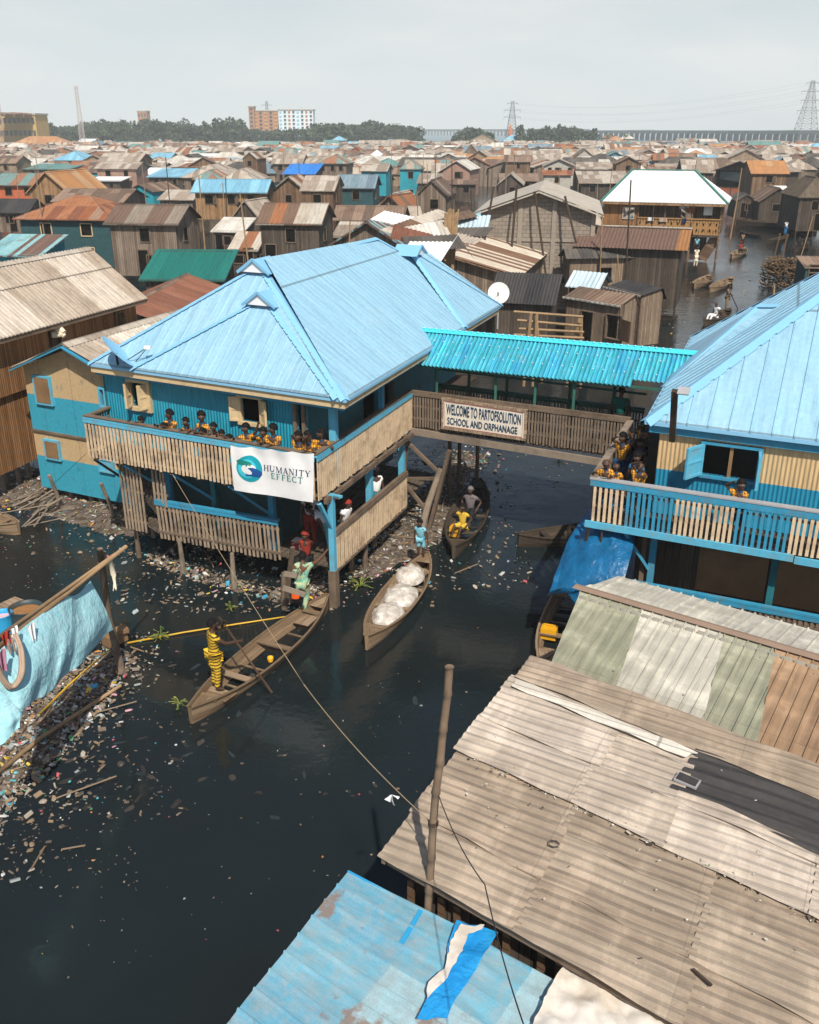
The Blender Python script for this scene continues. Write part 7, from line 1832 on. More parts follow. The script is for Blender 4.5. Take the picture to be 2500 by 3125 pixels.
# labels: look first, then where among its look-alikes
def zone(x, y):
    q = x/y
    c = ['by the left edge', 'left of the pale blue gallery', 'beyond the main blue roof', 'beyond the block hall', 'beyond the white-roofed house', 'toward the right edge'][min(5, int((q+.5)*6))]
    return c
ORD = ['', 'second', 'third', 'fourth', 'fifth', 'sixth', 'seventh', 'eighth', 'ninth', 'tenth']
groups = {}
KN = {'side': 'ridge-roofed', 'gable': 'gabled', 'hip': 'hip-roofed', 'shed': 'lean-to'}
for i, r in enumerate(recs):
    b = '%s %s %s house %s' % (RN[r[4]], KN[r[6]], WN[r[5]], zone(r[0], r[1])); groups.setdefault(b, []).append(i)
lab_ = {}
for b, L in groups.items():
    L.sort(key=lambda i: recs[i][1])
    for k, i in enumerate(L):
        if len(L) == 1: lab_[i] = b
        elif k == 0: lab_[i] = b+', the nearest such'
        elif k == len(L)-1: lab_[i] = b+', the farthest such'
        else: lab_[i] = b+', '+ORD[k]+' nearest such'
for i, (x, y, w, d, rf, wm, kind, h, r, a) in enumerate(recs):
    fd = az(a); bd = V((-fd.y, fd.x, 0)); P0 = V((x, y, 0))-fd*w/2-bd*d/2
    make_house(P0, fd, w, d, h, r, kind, rf, wm, lab_[i], group='houses of the stilt settlement', stilts=y < 110, seed=i)
# ---- beyond about 300 m the roofs read as one mass
rs = random.Random(77); FM = {}
def far_house(x, y, w, d, h, r, kind, rf, wm, a):
    fd = az(a); bd = V((-fd.y, fd.x, 0)); P0 = V((x, y, 0))-fd*w/2-bd*d/2
    R, Wl, p, bd = hshape(P0, fd, w, d, h, r, kind, .3, .0); return R, Wl
mats_far = [CE, PA, BR_, ST, MX, RU, DK, OR, BL, SB, TE, 'white_roof', GP, BP_, TP, DP, 'pale_wall', 'pink_wall', 'turquoise_wall', 'orange_wall']
big_m = MB(); H2 = {}
k = 0; tr = 0
while k < 2600 and tr < 90000:
    tr += 1; y = math.sqrt(rs.uniform(205**2, 660**2)); x = rs.uniform(-.47, .47)*y
    if x < -.02*y and y > 540: continue
    if x > 0 and y > 560: continue
    w = rs.uniform(5, 10); d = rs.uniform(5, 9); cell = (int(x//7.5), int(y//7.5))
    if cell in H2 or not (y > 300 or free(x, y, 4, .6)): continue
    H2[cell] = 1; k += 1
    rf = pick(rs, roofw); wm = pick(rs, wallw); kind = rs.choice(['side', 'gable', 'hip', 'hip', 'shed']); h = rs.uniform(2.8, 4.8)
    R, Wl = far_house(x, y, w, d, h*.85, rs.uniform(.9, 2.0), kind, rf, wm, rs.gauss(96, 12))
    for q, mt in ((R, rf), (Wl, wm)):
        big_m.v += []
        o = len(big_m.v); big_m.v += q.v; big_m.f += [tuple(i+o for i in f) for f in q.f]; 
        off = (rs.uniform(0, 99), rs.uniform(0, 99)); big_m.uv += [[(a+off[0], b) for a, b in uv] for uv in q.uv]; big_m.m += [mats_far.index(mt)]*len(q.f); big_m.c += q.c
tag(big_m.build('distant_houses', mats_far), 'distant mass of small roofs stretching to the trees and the bay', 'houses', kind='stuff')

# scrap roofing and poles between the near houses
random.seed(14)
def scrap(x, y, Y, w, h, mt, lab, tilt=.25):
    p = py_(*cq('B', x, y), Y); m = MB(); n = V((random.uniform(-tilt, tilt), random.uniform(-.5, -.1), 1)).normalized(); X = V((math.cos(random.uniform(-.6, .6)), math.sin(random.uniform(-.6, .6)), 0)); X = (X-n*X.dot(n)).normalized(); Yv = n.cross(X)
    m.corr([p-X*w/2-Yv*h/2, p+X*w/2-Yv*h/2, p+X*w/2+Yv*h/2, p-X*w/2+Yv*h/2], X, per=.2, amp=.02); tag(m.build('scrap_sheet', mt), lab, 'roofing sheet', 'scrap roofing sheets')
for i, (x, y, Y, w, h, mt, d) in enumerate(((30, 660, 46, 3.2, 1.6, 'cream_stripe', 'cream striped'), (60, 700, 44, 2.2, 1.6, 'pale_far', 'crumpled pale'), (130, 650, 47, 3.5, 1.2, 'brown_far', 'brown'), (200, 665, 47, 3.2, 1.2, 'blue_white', 'bluish white'), (235, 700, 45, 2.4, 1.4, 'dark_far', 'blackish'), (100, 745, 42, 2.6, 1.8, 'dark_far', 'charcoal'), (60, 790, 40, 2, 2, 'white_roof', 'steep white'), (15, 720, 43, 2, 1.5, 'red_brown_roof', 'reddish'), (185, 720, 44, 2.6, 1.4, 'cement_far', 'grey tan'), (-40, 650, 48, 2.6, 1.6, 'white_roof', 'bright white'))):
    scrap(x, y, Y, w, h, mt, d+' scrap sheet in the jumble between main blue roof and block hall')
bb_ = thing('bamboo_bundle', pz(*cq('B', 165, 790), 0), 'upright bundle of long bamboo poles beside the block hall', 'bamboo poles'); m = MB()
for i in range(12): a = py_(*cq('B', 150+i*2.5, 785), 44); b = py_(*cq('B', 150+i*5+random.uniform(-8, 8), 600+random.uniform(0, 40)), 44.3); m.tube([a-UP*2, b], .045, 5)
m.build('bamboo_canes', 'bamboo', bb_); [q for q in bb_.children][0]['kind'] = 'stuff'
for i, (x, y, w, h) in enumerate(((1500, 930, 1.4, .8), (1560, 955, 1.1, .9))):
    p = pz(x, y, 2.2); m = MB(); m.grid(lambda u, v: p+V(((u-.5)*w*1.6, (v-.5)*h*2, .35*math.sin(u*3.1)*math.sin(v*3.1)+.12*mnoise.noise(V((u*6, v*6, i))))), 12, 12); tag(m.build('cream_sacking', 'cream_cloth', smooth=True), ('cream sacking heaped just below the white satellite dish', 'cream sacking spread right of the white satellite dish')[i], 'sacking')
rp_ = random.Random(5)
for i in range(46):
    y = rp_.uniform(55, 190); x = rp_.uniform(-.42, .42)*y; cx, cy = spx(V((x, y, 0)))
    if in_poly(cx, cy, CANAL): continue
    h = rp_.uniform(5, 8.5); m = MB(); m.tube([V((x, y, 0)), V((x+rp_.uniform(-.4, .4), y, h))], [.07, .045], 5); tag(m.build('thin_pole', rp_.choice(['dark_wood', 'grey_wood', 'bamboo'])), 'thin bare pole standing up between the settlement roofs', 'pole', 'bare poles among the roofs')
# ============================================================ horizon: trees, towers, blocks, bridge
def leafy(mb, c, rx_, ry_, rz_, n, s, rs, cols):
    for _ in range(n):
        while True:
            q = V((rs.uniform(-1, 1), rs.uniform(-1, 1), rs.uniform(-1, 1)))
            if .3 < q.length < 1: break
        p = c+V((q.x*rx_, q.y*ry_, q.z*rz_)); a = V((rs.gauss(0, 1), rs.gauss(0, 1), rs.gauss(0, 1))).normalized(); b = a.cross(V((rs.gauss(0, 1), rs.gauss(0, 1), rs.gauss(0, 1)))).normalized(); ss = s*rs.uniform(.6, 1.4)
        mb.col = rs.choice(cols); mb.face([p-a*ss-b*ss*.4, p+b*ss, p+a*ss-b*ss*.3, p-b*ss])
GR_ = [(.040, .065, .032), (.055, .085, .04), (.028, .05, .028), (.075, .10, .05)]
def far_tree(px_, base_y, Y, wpx, hpx, label, seed, palm=False, group='trees on the far shore'):
    rs = random.Random(seed); b = py_(px_, base_y, Y); b.z = 0; fw = Y*cp+CH*sp; top = hpx/FPX*fw*.69; w = wpx/FPX*fw*1.25
    top = max(top, 4)
    t = thing('tree' if not palm else 'palm_tree', b, label, 'tree', group); m = MB()
    m.tube([b, b+V((rs.uniform(-.5, .5), 0, top*.4)), b+V((rs.uniform(-1, 1), 0, top*.75))], [top*.03, top*.022, top*.01], 6)
    if not palm:
        for k in range(4): a = b+UP*top*rs.uniform(.3, .5); m.tube([a, a+V((rs.uniform(-.35, .35)*w, rs.uniform(-.2, .2)*w, top*.3))], [top*.014, top*.006], 5)
    m.build('trunk', 'dark_wood', t); m = MB()
    if palm:
        for k in range(14):
            a = k*.45+rs.uniform(-.2, .2); d = V((math.cos(a), math.sin(a), 0)); o = b+UP*top*.75; m.col = GR_[k % 4]; L = w*.55; e = rs.uniform(-.1, .5)
            pts = [o, o+d*L*.5+UP*L*e*.6, o+d*L+UP*(L*(e-.6))]; s_ = V((-d.y, d.x, 0))*L*.13
            m.face([pts[0], pts[1]-s_, pts[2], pts[1]+s_])
    else:
        n = 7
        for k in range(n):
            c = b+V((rs.uniform(-.3, .3)*w, rs.uniform(-.2, .2)*w, top*rs.uniform(.3, .84))); leafy(m, c, w*rs.uniform(.22, .42), w*.3, top*rs.uniform(.16, .30), 120, max(.6, w*.06), rs, GR_)
    m.build('crown', 'leaf', t)
rs = random.Random(4); i = 0; L = []
trees_px = []
x = 150
HT_ = [(160, 40), (210, 25), (260, 40), (330, 50), (420, 55), (480, 50), (560, 58), (640, 48), (700, 60), (740, 52), (765, 22), (850, 18), (950, 20), (965, 42), (1040, 40), (1095, 38), (1150, 56), (1210, 36), (1250, 30)]
def hgt_at(x):
    for (a, b), (c, d) in zip(HT_, HT_[1:]):
        if a <= x <= c: return b+(d-b)*(x-a)/(c-a)
    return 30
while x < 1275:
    trees_px.append((x, 640+rs.uniform(-25, 60), rs.uniform(34, 62), hgt_at(x)*rs.uniform(.75, 1.12))); x += rs.uniform(13, 21)
for k, (x, Y, w, h) in enumerate(trees_px):
    yb = 1562.5-FPX*((-CH*cp+Y*sp)/(Y*cp+CH*sp)); far_tree(x, yb, Y, w, (yb-395)+h, '', 100+k)
    o = [q for q in COL.objects if q.name.startswith('tree')][-1] if False else None
tl = sorted([o for o in COL.objects if o.get('group') == 'trees on the far shore'], key=lambda o: o.location.x/o.location.y)
for k, o in enumerate(tl): o['label'] = 'broad dark tree of the hazy tree line along the left horizon'
n_l = len(tl)
for k, (x, w, h, lb) in enumerate(((1412, 60, 24, 'low rounded tree at the left end of the bayside clump'), (1455, 70, 26, 'wide dark tree just left of the middle pylon'), (1590, 30, 34, 'slim tree right beside the middle pylon'), (1618, 48, 36, 'open-branched tree right of the middle pylon'), (1670, 44, 38, 'tallest spreading tree of the bayside clump'), (1722, 40, 32, 'dense tree in the middle of the bayside clump'), (1755, 44, 32, 'dark round tree right of the tallest bayside tree'), (1800, 36, 26, 'small tree at the right end of the bayside clump'), (1695, 26, 36, 'narrow dark tree behind the bayside clump'), (1640, 30, 22, 'little bushy tree low in the bayside clump'))):
    Y = 560; yb = 1562.5-FPX*((-CH*cp+Y*sp)/(Y*cp+CH*sp)); far_tree(x, yb, Y+k*3, w, (yb-395)+h, lb, 300+k, group='trees by the bay')
for k, (x, lb) in enumerate(((1857, 'left of the two lone palms by the bay'), (1905, 'right of the two lone palms by the bay'))):
    Y = 640; yb = 1562.5-FPX*((-CH*cp+Y*sp)/(Y*cp+CH*sp)); far_tree(x, yb, Y, 26, (yb-395)+14, lb, 400+k, True, group='palms by the bay')
# green margin below the left tree line
m = MB(); rs = random.Random(9)
for _ in range(2600):
    Y = rs.uniform(560, 640); x = rs.uniform(-.46*Y, .0*Y); p = V((x, Y, rs.uniform(.3, 3.0))); s = rs.uniform(.8, 2.2); m.col = rs.choice(GR_+[(.07, .09, .03)]); m.face([p+V((-s, 0, -s*.5)), p+V((s, rs.uniform(-1, 1), -s*.4)), p+V((rs.uniform(-.3, .3), 0, s))])
tag(m.build('shore_scrub', 'leaf'), 'low green scrub in front of the distant tree line', 'scrub', kind='stuff')
# tower blocks
def slab(x0, x1, yt, Y, dep, wallm, name, label, floors, bays, stripe, cat='building', paint=None):
    a = py_(x0, 395, Y); b = py_(x1, 395, Y); z1 = zat(Y, yt); w = b.x-a.x; t = thing(name, V(((a.x+b.x)/2, Y, 0)), label, cat); m = MB(); m.box(V(((a.x+b.x)/2, Y+dep/2, z1/2)), w, dep, z1); m.build('wall', wallm, t)
    m = MB(); m.box(V(((a.x+b.x)/2, Y+dep/2, z1+.4)), w+1, dep+1, .8); m.build('roof', 'concrete_pale', t)
    for j in range(bays):
        m = MB(); m.mi = 0
        for f in range(floors):
            z = z1*(f+.55)/floors; c = V((a.x+w*(j+.5)/bays, Y-.3, z)); m.box(c, w/bays*.5, .5, z1/floors*.42)
        m.build('window_bay', 'glass_dark' if stripe is None else stripe[j % len(stripe)], t)
    return t, a, b, z1
plain('glass_dark', (.05, .07, .08), .3, .5, .2, .3); plain('tower_white', (.66, .72, .74), .8, .2, .1, .05); plain('tower_blue', (.35, .62, .78), .8, .2, .1, .05); plain('tower_brick', (.42, .20, .11), .85, .2, .2, .2); plain('tower_yellow', (.50, .33, .10), .85, .2, .2, .2); plain('far_terracotta', (.50, .17, .08), .85, .2, .2, .2)
slab(852, 957, 336, 760, 16, 'tower_white', 'tower_block', 'white and pale blue slab block standing above the trees', 9, 8, ['tower_blue', 'glass_dark', 'far_terracotta', 'glass_dark'])
slab(775, 852, 339, 775, 16, 'tower_brick', 'tower_block', 'brick-red and ochre apartment block left of the white slab', 9, 5, ['tower_yellow', 'glass_dark', 'tower_yellow', 'glass_dark', 'tower_yellow'])
slab(762, 778, 326, 770, 10, 'tower_brick', 'stair_tower', 'narrow brick stair tower at the left end of the apartment block', 9, 1, None, 'tower')
slab(424, 452, 340, 900, 12, 'tower_brick', 'tower_block', 'small reddish block peeping above the left tree line', 4, 3, None)
slab(1196, 1222, 378, 950, 10, 'tower_white', 'office_block', 'tiny white building just right of the left tree line', 2, 3, None)
t, a, b, z1 = slab(-60, 112, 350, 520, 18, 'tower_yellow', 'institute', 'yellow institution with brown arched roofs at the far left', 3, 12, None)
m = MB()
for k in range(3): 
    cx_ = a.x+(b.x-a.x)*(.55+.17*k); N = 8; r_ = (b.x-a.x)*.085
    for j in range(N):
        t0, t1 = math.pi*j/N, math.pi*(j+1)/N; m.face([V((cx_+math.cos(t0)*r_, 499, z1+math.sin(t0)*r_*.35)), V((cx_+math.cos(t1)*r_, 499, z1+math.sin(t1)*r_*.35)), V((cx_+math.cos(t1)*r_, 519, z1+math.sin(t1)*r_*.35)), V((cx_+math.cos(t0)*r_, 519, z1+math.sin(t0)*r_*.35))])
        m.face([V((cx_, 499.1, z1)), V((cx_+math.cos(t0)*r_, 499.1, z1+math.sin(t0)*r_*.35)), V((cx_+math.cos(t1)*r_, 499.1, z1+math.sin(t1)*r_*.35))])
m.build('arched_roof', 'rust_far', t)
P = py_(30, 392, 470); P.z = 0; make_house(P, az(92), 25, 14, 4.8, 3.2, 'hip', OR, 'pale_wall', 'long low building with bright terracotta roof below the yellow institution', 'long_hall', nwin=6, cat='building', stilts=False)
m = MB(); a, b = py_(180, 410, 430), py_(265, 410, 430); m.box(V(((a.x+b.x)/2, 430, 2.5)), b.x-a.x, 5, 5); tag(m.build('long_wall', 'concrete_pale'), 'pale unfinished wall below the left radio mast', 'wall')
# lattice masts and pylons
def lattice(px_, yt, yb, Y, wb, wt, label, arms=(), mt='mast_steel', name='pylon', red=False, lean=0):
    b = py_(px_, 395, Y); z1 = zat(Y, yt); b.z = 0; t = thing(name, b, label, 'pylon' if name == 'pylon' else 'mast'); m = MB(); N = 14; pts = []
    th = max(.07, Y*.0002)
    for i in range(N+1):
        f = i/N; w = wb*(1-f)**1.15+wt; z = z1*f; pts.append([b+V((lean*f+sx_*w/2, sy_*w/2, z)) for sx_, sy_ in ((-1, -1), (1, -1), (1, 1), (-1, 1))])
    for i in range(N):
        for k in range(4):
            m.bar(pts[i][k], pts[i+1][k], th*1.4); m.bar(pts[i][k], pts[i+1][(k+1) % 4], th*.8); m.bar(pts[i][(k+1) % 4], pts[i+1][k], th*.8); m.bar(pts[i+1][k], pts[i+1][(k+1) % 4], th*.8)
    m.build('lattice', mt, t)
    for f, L in arms:
        m = MB(); c = b+V((lean*f, 0, z1*f)); m.bar(c-V((L, 0, 0)), c+V((L, 0, 0)), th*2); m.bar(c-V((L, 0, 0)), c+UP*L*.25, th); m.bar(c+V((L, 0, 0)), c+UP*L*.25, th)
        for s in (-1, 1): m.bar(c+V((s*L*.95, 0, 0)), c+V((s*L*.95, 0, -L*.3)), th)
        m.build('cross_arm', mt, t)
    return b, z1
plain('mast_steel', (.20, .22, .23), .6, .4, .2, .2); plain('mast_white', (.55, .50, .48), .6, .3, .2, .2, dirt=(.45, .12, .08), dirtamt=.9)
p3 = lattice(2460, 246, 430, 470, 11, 1.2, 'tall steel power pylon at the far right beside the bridge', ((.97, 3.2), (.86, 4.6), (.74, 4.4), (.6, 5.5)))
p2 = lattice(1562, 308, 400, 700, 8, 1.5, 'power pylon rising over the bayside trees in the middle', ((.95, 4), (.8, 6), (.65, 6)))
lattice(248, 262, 390, 520, 1.5, 1.1, 'red and white radio mast above the left tree line', (), 'mast_white', 'radio_mast')
lattice(6, 262, 390, 520, 1.5, 1.1, 'thin radio mast at the very left edge', (), 'mast_white', 'radio_mast')
lattice(1, 330, 390, 900, 2, 1, 'faint short mast behind the yellow institution', (), 'mast_steel', 'radio_mast') if False else None
lattice(818, 308, 395, 980, 4, 1.5, 'small pylon seen behind the brick apartment block', ((.9, 5), (.7, 5)))
m = MB(); b = py_(1558, 395, 640); 
for z, r in ((0, 2.6), (4, 2.2), (8, 1.6), (11, 2.2), (13, 1.2)): pass
m.tube([V((b.x, 640, 0)), V((b.x, 640, 8)), V((b.x, 640, 11)), V((b.x, 640, 14))], [1.6, 1.6, 1.2, .3], 8); tag(m.build('shrine_tower', 'far_terracotta'), 'stubby orange tower at the foot of the middle pylon', 'tower')
for k, dz_ in enumerate((.97, .86, .74)):
    for s in (-1, 1):
        a = V((p3[0].x+s*4, p3[0].y, p3[1]*dz_)); b = V((p2[0].x+s*5, p2[0].y, p2[1]*(.95-.15*k))); pts = [a.lerp(b, i/24)-UP*(6*4*(i/24)*(1-i/24)) for i in range(25)]
        m = MB(); m.tube(pts, .018, 4); tag(m.build('power_line', 'mast_steel'), '%s wire on the %s side strung between the two pylons' % (('top', 'middle', 'lowest')[k], 'left' if s < 0 else 'right'), 'power line')
# the long bridge over the bay
def bridge_seg(x0, x1, Y0, Y1, zt_, zb_, n, name, label, arch=True, th=6):
    a, b = py_(x0, 395, Y0), py_(x1, 395, Y1); a.z = b.z = 0; t = thing(name, (a+b)/2, label, 'bridge'); m = MB(); m.bar(a+UP*(zt_-.8), b+UP*(zt_-.8), 14, 1.6); m.build('deck', 'bridge_concrete', t)
    m = MB(); m.bar(a+UP*(zt_+.5), b+UP*(zt_+.5), .5, 1.0); m.build('parapet', 'bridge_concrete', t)
    m = MB(); e = (b-a)/n
    for i in range(n+1):
        c = a+e*i; m.box(c+UP*(zt_/2-1), 2.2, 9, zt_-1); 
        m.face([c+e*.16+V((0, -4, zt_-3.6)), c-e*.16+V((0, -4, zt_-3.6)), c-e*.36+V((0, -4, zt_-1.4)), c+e*.36+V((0, -4, zt_-1.4))])
    m.build('pier', 'bridge_concrete', t); o = [q for q in t.children if q.name.startswith('pier')][0]; o['kind'] = 'stuff'
plain('bridge_concrete', (.075, .10, .11), .9, .1, .2, .05)
bridge_seg(1790, 2620, 1150, 900, 9.0, 0, 44, 'road_bridge', 'long low bridge on many piers crossing the bay at right')
bridge_seg(1255, 1800, 2100, 1700, 10.5, 0, 50, 'road_bridge', 'faint distant bridge across the bay left of the bayside trees')
# far shore beyond the bay
m = MB(); rs = random.Random(2); N = 160; P = []
for i in range(N+1): P.append((-3500+i*60, 5600, 6+9*mnoise.noise(V((i*.13, 1, 1)))+5*mnoise.noise(V((i*.7, 1, 3)))))
for i in range(N): m.face([(P[i][0], 5600, 0), (P[i+1][0], 5600, 0), (P[i+1][0], 5640, P[i+1][2]), (P[i][0], 5640, P[i][2])])
tag(m.build('far_shore', plain('shore_green', (.05, .07, .05), .9, .1)), kind='structure')
# ============================================================ boats
def boat_mats():
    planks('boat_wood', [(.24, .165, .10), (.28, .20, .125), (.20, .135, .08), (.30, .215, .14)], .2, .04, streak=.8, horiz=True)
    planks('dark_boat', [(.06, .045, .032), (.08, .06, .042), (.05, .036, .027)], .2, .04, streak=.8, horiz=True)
    plain('boat_blue', (.03, .20, .26), .7, .3, .5, 5, dirt=(.1, .08, .06))
boat_mats()
def boat(A_, B_, beam, label, mt='boat_wood', thw=(-.62, -.2, .2, .6), sh=.27, rise=.14, blunt=.10, group=None, deck=True):
    A_, B_ = V((A_[0], A_[1], 0)), V((B_[0], B_[1], 0)); L = (B_-A_).length; e = (B_-A_)/L; s = V((-e.y, e.x, 0)); c = (A_+B_)/2
    t = thing('dugout_boat', c, label, 'boat', group); N = 20; st = []
    for i in range(N+1):
        q = -1+2*i/N; hw = beam/2*max(0, 1-abs(q)**2.3)**.85; hw = max(hw, beam*blunt/2*(1 if q < 0 else .35)); z = sh+rise*abs(q)**2.6; st.append((q, hw, z))
    m = MB(); 
    def ring(q, hw, z, inner):
        o = c+e*(q*L/2*(.985 if inner else 1)); hw2 = max(.01, hw-(.035 if inner else 0)); zb = (-.02 if inner else -.08)+.10*abs(q)**3*(1); zt = z-(.0)
        w = hw2*.62
        return [o+s*hw2+UP*zt, o+s*(hw2*.86)+UP*(zb+(zt-zb)*.45), o+s*w+UP*zb, o-s*w+UP*zb, o-s*(hw2*.86)+UP*(zb+(zt-zb)*.45), o-s*hw2+UP*zt]
    O = [ring(*x, False) for x in st]; I = [ring(*x, True) for x in st]
    for i in range(N):
        for k in range(5):
            a = (i*L/N, k*.3); m.face([O[i][k], O[i+1][k], O[i+1][k+1], O[i][k+1]], [(a[0], a[1]), (a[0]+L/N, a[1]), (a[0]+L/N, a[1]+.3), (a[0], a[1]+.3)])
            m.face([I[i][k+1], I[i+1][k+1], I[i+1][k], I[i][k]], [(a[0], a[1]+.3), (a[0]+L/N, a[1]+.3), (a[0]+L/N, a[1]), (a[0], a[1])])
        for k in (0, 5): m.face([O[i][k], O[i+1][k], I[i+1][k], I[i][k]])
    for R in (0, N):
        m.face(O[R]); 
    m.build('hull', mt, t); m = MB()
    for side in (0, 5):
        for i in range(N): m.bar(O[i][side]+UP*.005, O[i+1][side]+UP*.005, .05, .035)
    m.build('gunwale', mt, t)
    for q in thw:
        hw = beam/2*max(0, 1-abs(q)**2.3)**.85; z = sh+rise*abs(q)**2.6-.05; m = MB(); m.bar(c+e*(q*L/2)-s*hw*.97+UP*z, c+e*(q*L/2)+s*hw*.97+UP*z, .16, .03); m.build('thwart', mt, t)
    if deck:
        for sgn, i0, i1 in ((-1, 0, 2), (1, N-2, N)):
            m = MB(); m.face([I[i0][0]-UP*.02, I[i1][0]-UP*.02, I[i1][5]-UP*.02, I[i0][5]-UP*.02]); m.build('end_deck', mt, t)
    for k in range(4):
        q = -.45+.3*k; m = MB(); hw = beam/2*max(0, 1-abs(q)**2.3)**.85*.6; m.bar(c+e*(q*L/2)-s*hw+UP*.0, c+e*(q*L/2)+s*hw+UP*.0, .05, .04); m.build('rib', mt, t)
    return t, c, e, s, L
b1 = boat(pz(578, 2160, .4), pz(1000, 1808, .45), .98, 'long brown plank boat poled by the man in yellow stripes', thw=(-.78, -.42, .12, .72))
b2 = boat(pz(1118, 1940, .4), pz(1306, 1680, .45), 1.02, 'brown boat loaded with clear plastic bundles beside the lower fence', thw=(-.72, -.25, .2, .62))
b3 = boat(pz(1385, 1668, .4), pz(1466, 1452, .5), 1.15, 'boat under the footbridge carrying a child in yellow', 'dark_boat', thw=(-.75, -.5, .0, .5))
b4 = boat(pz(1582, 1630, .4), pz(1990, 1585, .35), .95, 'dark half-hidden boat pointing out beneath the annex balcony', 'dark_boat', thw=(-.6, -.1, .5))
b5 = boat(pz(55, 1600, .35), pz(-190, 1530, .35), .95, 'bow of a brown boat entering at the left edge', thw=(-.6, 0))
b6 = boat(pz(1648, 2015, .4), pz(1800, 1690, .4), .95, 'blue-edged boat sheltering under the deep blue tarpaulin', 'boat_wood', thw=(-.5, .2))
def cb(x0, y0, x1, y1, beam, lab, mt='dark_boat', c='C', **k): return boat(pz(*cq(c, x0, y0), .35), pz(*cq(c, x1, y1), .35), beam, lab, mt, **k)
c1 = cb(1000, 802, 1088, 745, 1.2, 'empty brown boat moored against the canal stilts', 'boat_wood'); c2 = cb(1090, 822, 1220, 758, 1.1, 'empty ribbed brown boat floating in mid canal', 'boat_wood')
c3 = cb(1055, 1012, 1205, 945, 1.1, 'dark boat carrying the seated man in white robes'); c4 = cb(1220, 632, 1292, 585, 1.2, 'boat with a loaded paddler coming down the canal', 'boat_wood')
c5 = cb(1425, 545, 1548, 512, 1.1, 'boat steered by a standing figure in white'); c6 = cb(1580, 590, 1660, 560, 1.1, 'dark boat with two dark figures near the firewood'); c7 = cb(1265, 488, 1400, 512, 1.1, 'flat dark boat lying before the boathouses')
c8 = cb(1240, 448, 1700, 466, 1.8, 'very long black barge across the head of the canal', sh=.7, thw=()); c9 = cb(1545, 500, 1715, 486, 1.1, 'slim dark boat beside the black barge')
# plastic bundles
def bundle(c, rx_, ry_, rz_, mt, label, seed, ang=0):
    m = MB(); N = 22; K = 12; rr = random.Random(seed)
    def f(u, v):
        th = u*6.2832; ph = v*1.5708; r = 1+.16*mnoise.noise(V((math.cos(th)*1.7, math.sin(th)*1.7, v*2+seed)))+.07*mnoise.noise(V((math.cos(th)*5, math.sin(th)*5, v*5+seed)))
        x = math.cos(th)*max(0, math.cos(ph))**.7*rx_*r; y = math.sin(th)*max(0, math.cos(ph))**.7*ry_*r; return c+V((x*math.cos(ang)-y*math.sin(ang), x*math.sin(ang)+y*math.cos(ang), math.sin(ph)*rz_*r))
    m.grid(f, N, K); return tag(m.build('plastic_bundle', mt, smooth=True), label, 'bundle')
def film():
    t = NT('plastic_film', .3, .5); P = t.n('TexCoord').outputs['Object']; n1 = t.noise(P, 5., 6, .75); c = t.ramp(n1, [(.35, (.36, .31, .26)), (.5, (.58, .53, .47)), (.65, (.80, .78, .74))]); t.out(c, n1, .9, .06)
film()
e2b = b2[2]; an = math.atan2(e2b.y, e2b.x)
bundle(pz(1252, 1765, .15), .46, .38, .30, 'plastic_film', 'pale plastic bundle nearest the bow of the loaded boat', 1, an)
bundle(pz(1222, 1830, .15), .58, .42, .30, 'plastic_film', 'largest pale plastic bundle in the middle of the loaded boat', 2, an)
bundle(pz(1183, 1880, .15), .50, .38, .24, 'plastic_film', 'crumpled clear bundle nearest the stern of the loaded boat', 3, an)
bundle(pz(1160, 1925, .12), .28, .22, .14, 'plastic_film', 'flat scrap of clear plastic in the stern of the loaded boat', 4, an)
# odds in boats
def jerry(p, w, d, h, mt, label, name='jerrycan'):
    m = MB(); X = az(110); m.box(p+UP*h*.42, w, d, h*.84, X); m.box(p+UP*h*.88, w*.8, d*.8, h*.1, X); m.bar(p+UP*h*1.02-X*w*.3, p+UP*h*1.02+X*w*.15, .03, .03); m.tube([p+UP*h*.9+X*w*.3, p+UP*h*1.04+X*w*.3], .025, 8); m.bar(p+UP*h*.9-X*w*.3, p+UP*h*1.02-X*w*.3, .03); return tag(m.build(name, mt), label, 'container')
plain('yellow_plastic', (.70, .36, .01), .5, .4, .2, 6)
jerry(pz(1389, 1635, .1), .3, .2, .34, 'yellow_plastic', 'yellow jerrycan before the child under the footbridge'); jerry(pz(1675, 1945, .1), .36, .25, .32, 'yellow_plastic', 'yellow box in the boat under the blue tarpaulin', 'plastic_box')
def pot(p, r, h, mt, label, cat):
    m = MB(); N = 16; pr = [(r*.7, 0), (r, h*.5), (r*.95, h), (r*.85, h), (r*.85, h*.5)]; R = [[p+V((math.cos(k*6.2832/N)*a, math.sin(k*6.2832/N)*a, z)) for k in range(N)] for a, z in pr]
    for i in range(4):
        for k in range(N): m.face([R[i][k], R[i][(k+1) % N], R[i+1][(k+1) % N], R[i+1][k]])
    m.face(R[0]); m.face(R[4]); return tag(m.build(cat, mt, smooth=True), label, cat)
pot(pz(826, 2018, .06), .07, .11, 'yellow_plastic', 'small yellow bowl resting in the long boat', 'bowl')
m = MB(); m.box(pz(755, 2072, .05), .17, .1, .04, az(60)); tag(m.build('plastic_tray', 'yellow_plastic'), 'orange yellow scrap tray at the stern side of the long boat', 'tray')
